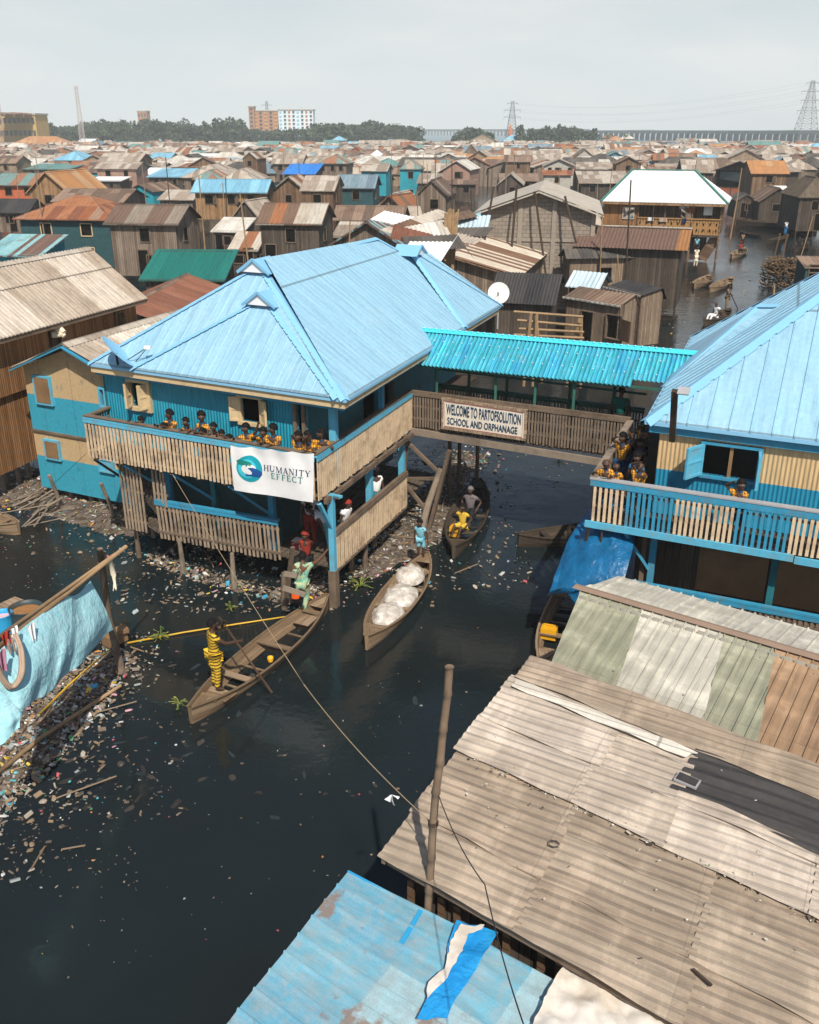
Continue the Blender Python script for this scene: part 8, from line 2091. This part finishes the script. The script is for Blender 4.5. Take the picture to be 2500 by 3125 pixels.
# carton on the lower deck
c = pz(918, 1662, 1.12); m = MB(); m.box(c, .40, .26, .24, az(112)); bx = m.build('carton', plain('carton_red', (.35, .03, .05), .7, .3, .15, 4)); tag(bx, 'red and white carton with a heart on the lower deck', 'carton')
X = az(112); Nn = V((X.y, -X.x, 0)); m = MB(); m.box(c+UP*.125, .40, .26, .012, X); m.box(c+Nn*.132+X*.09, .14, .008, .17, X); m.build('white_panel', 'white_cloth', bx)
m = MB(); hc = c+Nn*.139+X*.09; pts = [hc+X*(.05*math.sin(t)**3)+UP*(.04*math.cos(t)-.015*math.cos(2*t)-.008*math.cos(3*t)) for t in [i*6.2832/18 for i in range(18)]]
for i in range(18): m.face([pts[i], pts[(i+1) % 18], hc])
m.build('heart', 'carton_red', bx)

# ============================================================ people
plain('skin', (.075, .038, .023), .55, .4, .15, 8); plain('skin_mid', (.12, .06, .033), .55, .4, .15, 8); plain('hair_black', (.006, .005, .005), .8, .2, .2, 20); plain('eye_white', (.25, .23, .21), .4, .4, .05); plain('lip', (.09, .03, .025), .5, .3, .1)
def check(name, a, b, sx_=.05, axis_h=True):
    t = NT(name, .85, .2); P = t.n('TexCoord').outputs['Object']; x = t.n('SeparateXYZ', i_0=P)
    f = lambda s, w: t.math('LESS_THAN', t.math('FRACT', t.math('DIVIDE', s, w)), .38)
    c = t.mix(0., a, a)
    c = t.mix(t.math('MULTIPLY', f(x.outputs[0], sx_), .75), c, b)
    if axis_h: c = t.mix(t.math('MULTIPLY', f(x.outputs[2], sx_), .65), c, b)
    n = t.noise(P, 14., 3); t.out(t.mix(.3, c, t.ramp(n, [(.3, .7), (.7, 1.2)]), 'MULTIPLY'), n, .3, .01)
check('uniform_check', (.75, .36, .035), (.16, .055, .012), .055)
def stripes(name, a, b, w):
    t = NT(name, .85, .2); P = t.n('TexCoord').outputs['Object']; x = t.n('SeparateXYZ', i_0=P); n = t.noise(P, 6., 3)
    c = t.mix(t.math('LESS_THAN', t.math('FRACT', t.math('ADD', t.math('DIVIDE', x.outputs[2], w), t.math('MULTIPLY', n, .8))), .36), a, b); n2 = t.noise(P, 40., 3); c = t.mix(t.ramp(n2, [(.56, 0.), (.6, .5)]), c, b); t.out(c, n, .3, .02)
stripes('yellow_stripes', (.72, .46, .03), (.04, .025, .02), .075)
def batik():
    t = NT('mint_print', .85, .2); P = t.n('TexCoord').outputs['Object']; n = t.noise(P, 9., 5, .7); c = t.ramp(n, [(.38, (.10, .36, .28)), (.48, (.28, .50, .36)), (.56, (.50, .42, .20)), (.66, (.34, .55, .42))]); t.out(c, n, .3, .02)
batik(); plain('navy_cloth', (.015, .05, .13), .85, .2, .3, 8); plain('blue_cloth', (.03, .20, .42), .85, .2, .3, 8); plain('green_shirt', (.008, .10, .085), .85, .2, .25, 6); plain('pale_blue_cloth', (.20, .50, .62), .85, .2, .3, 8); plain('camo_cloth', (.22, .14, .08), .85, .2, .6, 12, dirt=(.4, .33, .25)); plain('dark_cloth', (.02, .02, .022), .9, .1, .3, 8); plain('orange_bag', (.75, .10, .01), .6, .3, .1); plain('red_wrap', (.25, .03, .02), .85, .2, .4, 9); plain('floral_cloth', (.60, .52, .52), .85, .2, .3, 15, dirt=(.35, .04, .12), dirtamt=.9); plain('teal_cloth', (.02, .18, .24), .85, .2, .4, 9); plain('yellow_shirt', (.62, .42, .05), .85, .2, .3, 6); plain('grey_stripe_cloth', (.16, .14, .15), .85, .2, .6, 20)
def skinobj(name, pts, edges, root, mt, parent):
    me = bpy.data.meshes.new(name); me.from_pydata([tuple(p) for p, r in pts], edges, []); o = bpy.data.objects.new(name, me); COL.objects.link(o)
    md = o.modifiers.new('skin', 'SKIN'); md.use_smooth_shade = True; md.branch_smoothing = .4
    sv = me.skin_vertices[0].data
    for i, (p, r) in enumerate(pts):
        rr = r if hasattr(r, '__len__') else (r, r); sv[i].radius = rr; sv[i].use_root = (i == root)
    sb = o.modifiers.new('sub', 'SUBSURF'); sb.levels = 1; sb.render_levels = 1
    me.materials.append(M[mt]); 
    if parent is not None: o.parent = parent
    return o
def ik(S, T, l1, l2, hint):
    d = T-S; D = d.length
    if D > (l1+l2)*.985: T = S+d*((l1+l2)*.985/D); d = T-S; D = d.length
    D = max(D, abs(l1-l2)+.01); a = (l1*l1-l2*l2+D*D)/(2*D); h = math.sqrt(max(0, l1*l1-a*a)); u = d/D; hv = hint-u*hint.dot(u); hv = hv.normalized() if hv.length > 1e-3 else V((0, -1, 0)); return S+u*a+hv*h, T
def person(base, heading, H, label, top='uniform_check', bottom='navy_cloth', skin='skin', hr=None, hl=None, lean=0, turn=0, kid=True, sit=False, tunic=0, hair='short', group=None, fr=None, flt=None, headtilt=0, collar=None, sleeve=.55, side=0, wide=1.):
    """base = point under the feet (or the seat); hr/hl = world targets of the right and left hand"""
    f = az(heading); rt = V((f.y, -f.x, 0)); base = V(base)
    rot = Matrix.Rotation(R_(lean), 3, 'X')          # bends forward (toward +y local) at the hips
    t = thing('person', base, label, 'person', group)
    hs = 1.3 if kid else 1.05
    hipz = .50 if not sit else .10
    def LW(p): return base+rt*p.x*H+f*p.y*H+UP*p.z*H
    P0_ = V((0, 0, hipz))
    ang = -R_(lean)
    def up_(x, y, z):                                # upper body point given standing coordinates
        q = V((x, y, z-.50)); c_, s_ = math.cos(ang), math.sin(ang); q = V((q.x+side*q.z, q.y*c_-q.z*s_, q.y*s_+q.z*c_)); return P0_+q
    J = {}
    J['pelvis'] = P0_; J['belly'] = up_(0, .005, .60); J['chest'] = up_(0, .0, .71); J['neckb'] = up_(0, -.005, .80); J['neck'] = up_(0, .005, .84)
    hd = up_(0, .012, .84); ht = R_(headtilt); tn = R_(turn)
    def hp_(x, y, z):                                # head point relative to the neck top
        q = V((x, y, z))*hs; q = V((q.x*math.cos(tn)-q.y*math.sin(tn), q.x*math.sin(tn)+q.y*math.cos(tn), q.z)); a2 = ang*.6-ht; c_, s_ = math.cos(a2), math.sin(a2); return hd+V((q.x, q.y*c_-q.z*s_, q.y*s_+q.z*c_))
    J['jaw'] = hp_(0, .014, .035); J['mid'] = hp_(0, .002, .078); J['top'] = hp_(0, -.006, .118); J['nose'] = hp_(0, .060, .060); J['earR'] = hp_(.050, 0, .065); J['earL'] = hp_(-.050, 0, .065)
    for s_, n_ in ((1, 'R'), (-1, 'L')):
        J['sh'+n_] = up_(.098*s_*wide, 0, .785)
        tgt = hr if n_ == 'R' else hl
        if tgt is None: T = V((.14*s_, .03, .45 if not sit else .16))+V((0, math.sin(-ang)*.1, 0)) 
        else:
            d = V(tgt)-base; T = V((d.dot(rt), d.dot(f), d.z))/H
        E_, T = ik(J['sh'+n_], T, .165, .155, V((.6*s_, -.5, -.6))); J['el'+n_] = E_; J['wr'+n_] = T
        dr = (T-E_).normalized(); J['pa'+n_] = T+dr*.035; J['_d'+n_] = dr
        if sit: J['hi'+n_] = V((.05*s_, .03, hipz)); J['kn'+n_] = V((.09*s_, .22, .14)); J['an'+n_] = V((.08*s_, .30, -.06)); J['to'+n_] = V((.09*s_, .37, -.07))
        else:
            ft = fr if n_ == 'R' else flt
            if ft is not None:
                d = V(ft)-base; T2 = V((d.dot(rt), d.dot(f), d.z))/H+V((0, 0, .04)); K_, T2 = ik(V((.05*s_, 0, hipz)), T2, .235, .235, V((.15*s_, 1, .1))); J['hi'+n_] = V((.05*s_, 0, hipz-.01)); J['kn'+n_] = K_; J['an'+n_] = T2; J['to'+n_] = T2+V((.005*s_, .085, -.03))
            else: J['hi'+n_] = V((.05*s_, 0, .49)); J['kn'+n_] = V((.058*s_, .012, .27)); J['an'+n_] = V((.06*s_, -.01, .045)); J['to'+n_] = V((.068*s_, .08, .016))
    R = dict(pelvis=(.080, .060), belly=(.074, .056), chest=(.092, .064), neckb=.05, neck=.030, jaw=.040*hs, mid=.054*hs, top=.036*hs, nose=.010*hs, earR=.012*hs, earL=.012*hs)
    for n_ in 'RL': R.update({'sh'+n_: .036, 'el'+n_: .025, 'wr'+n_: .018, 'pa'+n_: .019, 'hi'+n_: .056, 'kn'+n_: .036, 'an'+n_: .023, 'to'+n_: .018})
    E = [('pelvis', 'belly'), ('belly', 'chest'), ('chest', 'neckb'), ('neckb', 'neck'), ('neck', 'jaw'), ('jaw', 'mid'), ('mid', 'top'), ('mid', 'nose'), ('mid', 'earR'), ('mid', 'earL')]
    for n_ in 'RL': E += [('chest', 'sh'+n_), ('sh'+n_, 'el'+n_), ('el'+n_, 'wr'+n_), ('wr'+n_, 'pa'+n_), ('pelvis', 'hi'+n_), ('hi'+n_, 'kn'+n_), ('kn'+n_, 'an'+n_), ('an'+n_, 'to'+n_)]
    for s_, n_ in ((1, 'R'), (-1, 'L')):
        d = J['_d'+n_]; x = d.cross(V((0, 0, 1))); x = x.normalized() if x.length > .1 else V((1, 0, 0)); b = J['pa'+n_]
        for k, (o_, ln) in enumerate(((-.015, .042), (-.005, .050), (.006, .047), (.016, .038))):
            a1, a2 = 'f%s%d' % (n_, k), 'g%s%d' % (n_, k); J[a1] = b+x*o_+d*(.014+ln*.5); J[a2] = b+x*o_*1.15+d*(.014+ln)+V((0, 0, -.008)); R[a1] = .0062; R[a2] = .005; E += [('pa'+n_, a1), (a1, a2)]
        J['t'+n_] = b-x*.026*1+d*.004; J['u'+n_] = b-x*.034+d*.022; R['t'+n_] = .0075; R['u'+n_] = .006; E += [('pa'+n_, 't'+n_), ('t'+n_, 'u'+n_)]
    names = [k for k in J if not k.startswith('_')]; ix = {k: i for i, k in enumerate(names)}
    def R2(k, g=0): 
        r = R[k]; return ((r[0]+g)*H, (r[1]+g)*H) if hasattr(r, '__len__') else (r+g)*H
    body = skinobj('body', [(LW(J[k])-base, R2(k)) for k in names], [(ix[a], ix[b]) for a, b in E], 0, skin, t)
    def cloth(nm, keys, edges, g, mt):
        ii = {k: i for i, k in enumerate(keys)}; pts = []
        for k in keys:
            kk, fr_ = (k, 1) if isinstance(k, str) else (k[0], k[2])
            if isinstance(k, str): pts.append((LW(J[k])-base, R2(k, g)))
            else: pts.append((LW(J[k[0]].lerp(J[k[1]], k[2]))-base, (R[k[1]] if not hasattr(R[k[1]], '__len__') else R[k[1]][0])*H+g*1.6*H))
        return skinobj(nm, pts, [(ii[a], ii[b]) for a, b in edges], 0, mt, t)
    sl = [('sh'+n_, 'el'+n_, sleeve) for n_ in 'RL']
    nk = ('neckb', 'neck', .15)
    keys = ['pelvis', 'belly', 'chest', nk]+['shR', 'shL']+sl; ed = [('pelvis', 'belly'), ('belly', 'chest'), ('chest', nk), ('chest', 'shR'), ('chest', 'shL'), ('shR', sl[0]), ('shL', sl[1])]
    cloth('shirt', keys, ed, .013, top)
    if tunic:
        kn = ('pelvis', 'knR', 0); J['hem'] = J['pelvis'].lerp((J['knR']+J['knL'])/2, tunic); R['hem'] = (.082, .06); R['_'] = 0
        m = MB(); P3 = [LW(J['belly'])-base, LW(J['pelvis'])-base, LW(J['pelvis'].lerp(J['hem'], .5))-base, LW(J['hem'])-base]; RR = [(.082, .062), (.092, .072), (.094, .075), (.103, .082)]
        def tf_(u, v):
            k = min(2, int(v*3)); q = v*3-k; c = P3[k].lerp(P3[k+1], q); rx_ = RR[k][0]*(1-q)+RR[k+1][0]*q; ry_ = RR[k][1]*(1-q)+RR[k+1][1]*q; w_ = 1+.05*math.sin(u*31)*v
            return c+(rt*math.cos(u*6.2832)*rx_+f*math.sin(u*6.2832)*ry_)*H*w_
        m.grid(tf_, 20, 9); o = m.build('tunic_skirt', top, smooth=True); o.parent = t
    keys = ['pelvis', 'hiR', 'hiL', 'knR', 'knL']; ed = [('pelvis', 'hiR'), ('pelvis', 'hiL'), ('hiR', 'knR'), ('hiL', 'knL')]
    if not kid or tunic: keys += ['anR', 'anL']; ed += [('knR', 'anR'), ('knL', 'anL')]
    cloth('trousers', keys, ed, .012, bottom)
    # hair, eyes, mouth
    hm = LW(J['mid'].lerp(J['top'], .35)+V((0, -.006, 0)))-base; hu = ((LW(J['top'])-LW(J['jaw']))).normalized(); hf = (LW(J['nose'])-LW(J['mid'])); hf = (hf-hu*hf.dot(hu)).normalized(); hx = hf.cross(hu)
    r_ = .0585*hs*H
    if hair != 'bald':
        m = MB(); mt = 'hair_black'; k_ = 1.0
        if hair == 'wrap': k_ = 1.25; mt = 'red_wrap'
        if hair == 'cap': k_ = 1.1; mt = 'grey_stripe_cloth'
        m.grid(lambda u, v: hm+(hx*math.cos(u*6.2832)+hf*math.sin(u*6.2832)*1.08)*math.cos(v*1.5708)*r_*k_+hu*(math.sin(v*1.5708)*r_*.98*k_-(.35*r_*(math.sin(u*6.2832) < 0)*(1-v))), 12, 5)
        o = m.build('hair' if k_ == 1 else 'head_covering', mt, smooth=True); o.parent = t
    for sx__ in (-1, 1):
        m = MB(); e_ = LW(J['mid']+(J['jaw']-J['mid'])*.30)-base+hf*r_*.90+hx*sx__*r_*.36; m.box(e_, r_*.2, r_*.08, r_*.09, hx); o = m.build('eye', 'eye_white'); o.parent = t
    m = MB(); e_ = LW(J['jaw'])-base+hf*r_*.72+hu*-.02*H*.3; m.box(e_, r_*.5, r_*.10, r_*.13, hx); o = m.build('mouth', 'lip'); o.parent = t
    if collar:
        m = MB(); cpt = LW(J['neckb'].lerp(J['neck'], .4))-base
        m.tube([cpt-UP*.012*H, cpt+UP*.014*H], [.052*H, .040*H], 10, False); o = m.build('collar', collar); o.parent = t
    return t, J, LW
G1K = 'school children in yellow check on the balconies'
railz = 4.24
def kid(x, y, lab, v=.34, hd=206, H=None, dl=0, **k):
    """child on the front balcony, placed by the head in the photo"""
    p = pw(x, y, MP(0, v), MP(7, v)); zh = p.z; lc = R_(k.get('lean', 0)); H_ = max(.95, min(1.55, (zh-3.13)/(.5+.43*math.cos(lc)))); 
    b = V((p.x, p.y, 3.13)); 
    if k.get('lean'): b = b-az(hd)*(math.sin(lc)*.43*H_)
    u = (b-MP(0, 0)).dot(U)
    rr = k.pop('hr', 'rail'); ll = k.pop('hl', 'rail')
    fr_ = lambda du: MP(u+du, -.02, railz)
    k['hr'] = fr_(-.13) if rr == 'rail' and False else (MP(u+.14, .0, railz) if rr == 'rail' else rr); k['hl'] = MP(u-.14, .0, railz) if ll == 'rail' else ll
    return person(b, hd, H_, lab, collar='navy_cloth', group=G1K, **k)
px3 = lambda x, y, v: pw(x, y, MP(0, v), MP(7, v))
kid(430, 1282, 'child alone at the left end of the balcony with arms folded on the rail', lean=22, H=1.25, top='blue_cloth')
kid(519, 1264, 'tall child in yellow check looking right, left of the balcony group', turn=-40)
kid(500, 1303, 'child bending over the rail below the tall left one', v=.16, lean=38, H=1.22, top='uniform_check')
kid(568, 1287, 'child with a hand at the mouth, facing out between two taller heads', hr=px3(574, 1300, .2))
kid(616, 1270, 'child turned sideways to the left behind the rail', turn=60, hd=230)
kid(619, 1321, 'child bowing a head low over the rail beneath the sideways one', v=.12, lean=42, H=1.2)
kid(653, 1303, 'child holding both hands to the face', hr=px3(655, 1312, .22), hl=px3(646, 1318, .22))
kid(677, 1323, 'small child peering over the rail left of the banner', lean=10, hl=px3(668, 1345, .05), H=1.15)
kid(699, 1342, 'girl with braided hair bent far over the rail at the banner corner', v=.10, lean=55, H=1.2, hd=190)
kid(752, 1306, 'child raising one arm high under the open cream window', hl=px3(793, 1284, .25), turn=-30, hd=200)
kid(805, 1318, 'child with one hand raised beside the face above the banner', hr=px3(785, 1330, .15))
kid(835, 1309, 'child in profile looking right above the banner letters', turn=-60, hd=190)
kid(912, 1331, 'laughing child with hands at the ears above the banner end', hr=px3(900, 1335, .3), hl=px3(922, 1336, .35))
kid(941, 1331, 'child waving an open palm at the viewer beside the door', hr=px3(945, 1327, .05), hd=198)
p = MP(.20, .72, 3.13); person(p, 190, 1.42, 'tall child near the corner pillar waving and looking right', collar='navy_cloth', group=G1K, turn=-50, hr=MP(.48, .45, 4.45), hl=MP(.02, .62, 4.24))
# annex children
def kid2(x, y, lab, v=.35, hd=206, H=None, uline=None, **k):
    p = pw(x, y, KP(0, v), KP(5, v)); H_ = H or max(1.0, min(1.5, (p.z-3.13)/(.5+.43*math.cos(R_(k.get('lean', 0)))))); b = V((p.x, p.y, 3.13)); return person(b, hd, H_, lab, collar='navy_cloth', group=G1K, **k)
kp = lambda x, y, v: pw(x, y, KP(0, v), KP(5, v))
kid2(1854, 1408, 'shaven-headed child at the annex balcony corner holding a white slip', v=.3, hair='bald', hr=KP(-.02, .12, 4.2), hl=KP(.28, .0, 4.2), turn=30, lean=8)
kid2(1882, 1422, 'child just behind the shaven-headed one at the annex corner', v=.6, hair='bald')
kid2(1955, 1421, 'child with a hand to the face by the annex balcony rail', v=.45, hr=kp(1948, 1412, .3), hl=kp(1950, 1450, .05), hair='bald')
kid2(1946, 1396, 'child in a blue shirt standing in the annex shadow', v=1.1, top='blue_cloth')
kid2(1903, 1335, 'child with both arms raised on the side balcony of the annex', v=2.1, hd=240, hr=kp(1880, 1335, 1.9), hl=kp(1925, 1325, 2.0))
kid2(1931, 1322, 'dark-clad child behind the one with raised arms', v=2.6, hd=240, top='dark_cloth')
kid2(1958, 1352, 'shaded child leaning on the annex side wall', v=2.0, top='dark_cloth', hd=230)
kid2(2263, 1478, 'child at the annex window side raising a hand and holding a white cup', v=.28, hr=kp(2235, 1472, .2), hl=kp(2250, 1502, .1), turn=20)
kid2(1968, 1263, 'child resting arms on the rail where footbridge meets annex', v=3.6, hd=250, H=1.3, hr=kp(1945, 1285, 3.3))
p = pw(1897, 1200, G0+gn*.9, G1+gn*.9); person(V((p.x, p.y, 3.13)), 20, 1.62, 'adult in a green shirt with back turned on the footbridge', top='green_shirt', bottom='dark_cloth', kid=False, wide=1.15)
# lower deck people
def lowp(x, y, Y, z0, hd, lab, **k):
    p = py_(x, y, Y); H_ = k.pop('H', None) or max(1.2, min(1.75, (p.z-z0)/.94)); return person(V((p.x, p.y, z0)), hd, H_, lab, kid=False, **k)
lowp(1147, 1466, 23.6, 1.02, 150, 'woman in a white blouse standing inside the lower side fence', top='white_cloth', bottom='teal_cloth', hair='cap', H=1.6)
lowp(1050, 1568, 21.9, 1.02, 130, 'woman with a knotted headwrap and white top behind the lower fence', top='white_cloth', bottom='teal_cloth', hair='wrap', H=1.35, lean=15)
lowp(1003, 1592, 21.5, 1.02, 260, 'person in a loose white shirt bending at the corner post', top='white_cloth', bottom='pale_blue_cloth', H=1.6, lean=48)
lowp(944, 1512, 21.9, 1.02, 190, 'woman in a white floral top standing in the dark porch', top='floral_cloth', bottom='red_wrap', H=1.65, skin='skin')
lowp(934, 1655, 20.9, 1.02, 200, 'woman with reddish hair crouching on the porch edge beside the ladder', top='red_wrap', bottom='dark_cloth', hair='wrap', H=1.45, sit=True, hl=py_(951, 1655, 20.3), hr=py_(890, 1660, 20.4))
# person stepping from the long boat to the ladder
fb = pz(928, 1868, .2); hd_ = 12
t, J, LW = person(fb+V((.0, 0, -.03)), hd_, 1.62, 'person in mint green print climbing from the long boat onto the ladder', top='mint_print', bottom='mint_print', skin='skin_mid', kid=False, tunic=.55, hr=py_(1014, 1668, 19.9), hl=py_(893, 1752, 19.35), flt=py_(897, 1752, 19.4), fr=fb, lean=6, wide=1.1)
q = LW(J['hiL'])-UP*.05+V((-.10, -.10, -.06)); m = MB(); m.grid(lambda u, v: q+V(((u-.5)*.17*(.8+.3*v), -.03*math.sin(u*3.14), -v*.24)), 6, 6); m.grid(lambda u, v: q+V(((u-.5)*.17*(.8+.3*v), .04+.03*math.sin(u*3.14), -v*.24)), 6, 6); bg_ = m.build('shoulder_bag', 'orange_bag', smooth=True); tag(bg_, 'bright orange shoulder bag on the hip of the climbing person', 'bag')
s1 = LW(J['shR'])+V((0, -.05, .05)); m = MB(); m.tube([q, LW(J['chest'])+V((-.0, -.13, 0)), s1], .010, 5); m.build('strap', 'red_wrap', bg_)
# the boatman
mb_ = pz(662, 2103, .22); pole0, pole1 = py_(668, 1882, 16.6), py_(813, 2090, 16.5)
h1, h2 = pole0.lerp(pole1, .09), pole0.lerp(pole1, .36)
t, J, LW = person(mb_, 60, 1.68, 'barefoot boatman in yellow and black striped tunic and trousers', top='yellow_stripes', bottom='yellow_stripes', kid=False, tunic=.6, hr=h2, hl=h1, wide=1.1, skin='skin')
m = MB(); m.tube([pole0, pole0.lerp(pole1, .5), pole1+ (pole1-pole0)*.12], [.016, .02, .022], 8); tag(m.build('punt_pole', 'brown_planks'), 'dark punting pole held by the boatman in yellow', 'pole')
m = MB(); mt_ = b1[1]; m.face([b1[1]+b1[2]*(-.74*b1[4]/2)+b1[3]*.33+UP*.2, b1[1]+b1[2]*(-.74*b1[4]/2)-b1[3]*.33+UP*.2, b1[1]+b1[2]*(-.60*b1[4]/2)-b1[3]*.36+UP*.2, b1[1]+b1[2]*(-.60*b1[4]/2)+b1[3]*.36+UP*.2]); m.build('foot_board', 'boat_wood', b1[0])
m = MB(); a = b1[1]+b1[2]*(.62*b1[4]/2)+UP*.2; m.box(a, .5, .42, .03, b1[2]); m.build('foot_board', 'boat_wood', b1[0])
# others in boats
p = pz(1285, 1705, .3); person(p, 200, 1.2, 'child in pale blue standing at the bow of the loaded boat', top='pale_blue_cloth', bottom='pale_blue_cloth', lean=12, hl=p+V((.2, -.15, .45)))
p = pz(1412, 1615, .35); person(p, 215, 1.3, 'child in yellow sitting in the boat with a hand at the face', top='yellow_shirt', bottom='yellow_shirt', sit=True, hr=py_(1392, 1562, p.y-.1))
p = pz(1435, 1572, .4); person(p, 200, 1.55, 'person in a striped dark shirt and yellow hat sitting in shade behind the child', top='grey_stripe_cloth', bottom='dark_cloth', kid=False, sit=True, hair='cap')
def canalp(x, y, hd, lab, c='C', z=.3, **k): p = pz(*cq(c, x, y), z); return person(p, hd, k.pop('H', 1.65), lab, kid=False, **k)
canalp(1118, 1000, 250, 'man in white robes sitting in the dark canal boat', top='white_cloth', bottom='white_cloth', sit=True, H=1.75, wide=1.3, hair='bald')
pp0 = pz(*cq('C', 1180, 950), .3); pe = pz(*cq('C', 1250, 945), .0); ph = py_(*cq('C', 1212, 862), pp0.y-.1); canalp(1180, 950, 120, 'poler in patterned brown clothes standing in the canal boat', top='camo_cloth', bottom='camo_cloth', hr=ph, hl=ph.lerp(pe, .3), tunic=.3)
m = MB(); m.tube([ph+(ph-pe)*.12, pe], .03, 6); tag(m.build('punt_pole', 'dark_wood'), 'pole of the patterned-clothes canal boatman', 'pole')
canalp(1525, 512, 160, 'standing figure in white shirt and blue trousers at the canal head', top='white_cloth', bottom='blue_cloth')
canalp(1262, 610, 190, 'paddler in mixed colours low in the oncoming boat', top='red_wrap', bottom='dark_cloth', sit=True, hair='wrap'); canalp(1272, 585, 180, 'passenger standing behind the paddler in the oncoming boat', top='camo_cloth', bottom='dark_cloth', H=1.5)
canalp(1605, 580, 190, 'left dark figure in the boat near the firewood', top='dark_cloth', bottom='dark_cloth', sit=True); canalp(1640, 578, 190, 'right dark figure in the boat near the firewood', top='dark_cloth', bottom='dark_cloth', sit=True)
canalp(1000, 700, 180, 'person in a long cream dress on the canal steps', top='cream_cloth', bottom='cream_cloth', tunic=.9, z=.9); canalp(1003, 625, 200, 'person in pale blue under the end of the orange roof', top='pale_blue_cloth', bottom='dark_cloth', z=1.6, H=1.5)
# ============================================================ haze over the whole lagoon
hm = bpy.data.materials.new('haze'); hm.use_nodes = True; hn = hm.node_tree; hn.nodes.clear(); ho = hn.nodes.new('ShaderNodeOutputMaterial'); hv = hn.nodes.new('ShaderNodeVolumePrincipled')
hv.inputs['Color'].default_value = (.88, .96, 1, 1); hv.inputs['Density'].default_value = .00033; hv.inputs['Anisotropy'].default_value = -.3; hn.links.new(hv.outputs[0], ho.inputs['Volume']); M['haze'] = hm
m = MB(); m.box(V((0, 1200, 20.5)), 3200, 2600, 43); hz_o = m.build('haze', 'haze'); hz_o['kind'] = 'stuff'; hz_o['label'] = 'pale blue haze over the lagoon'
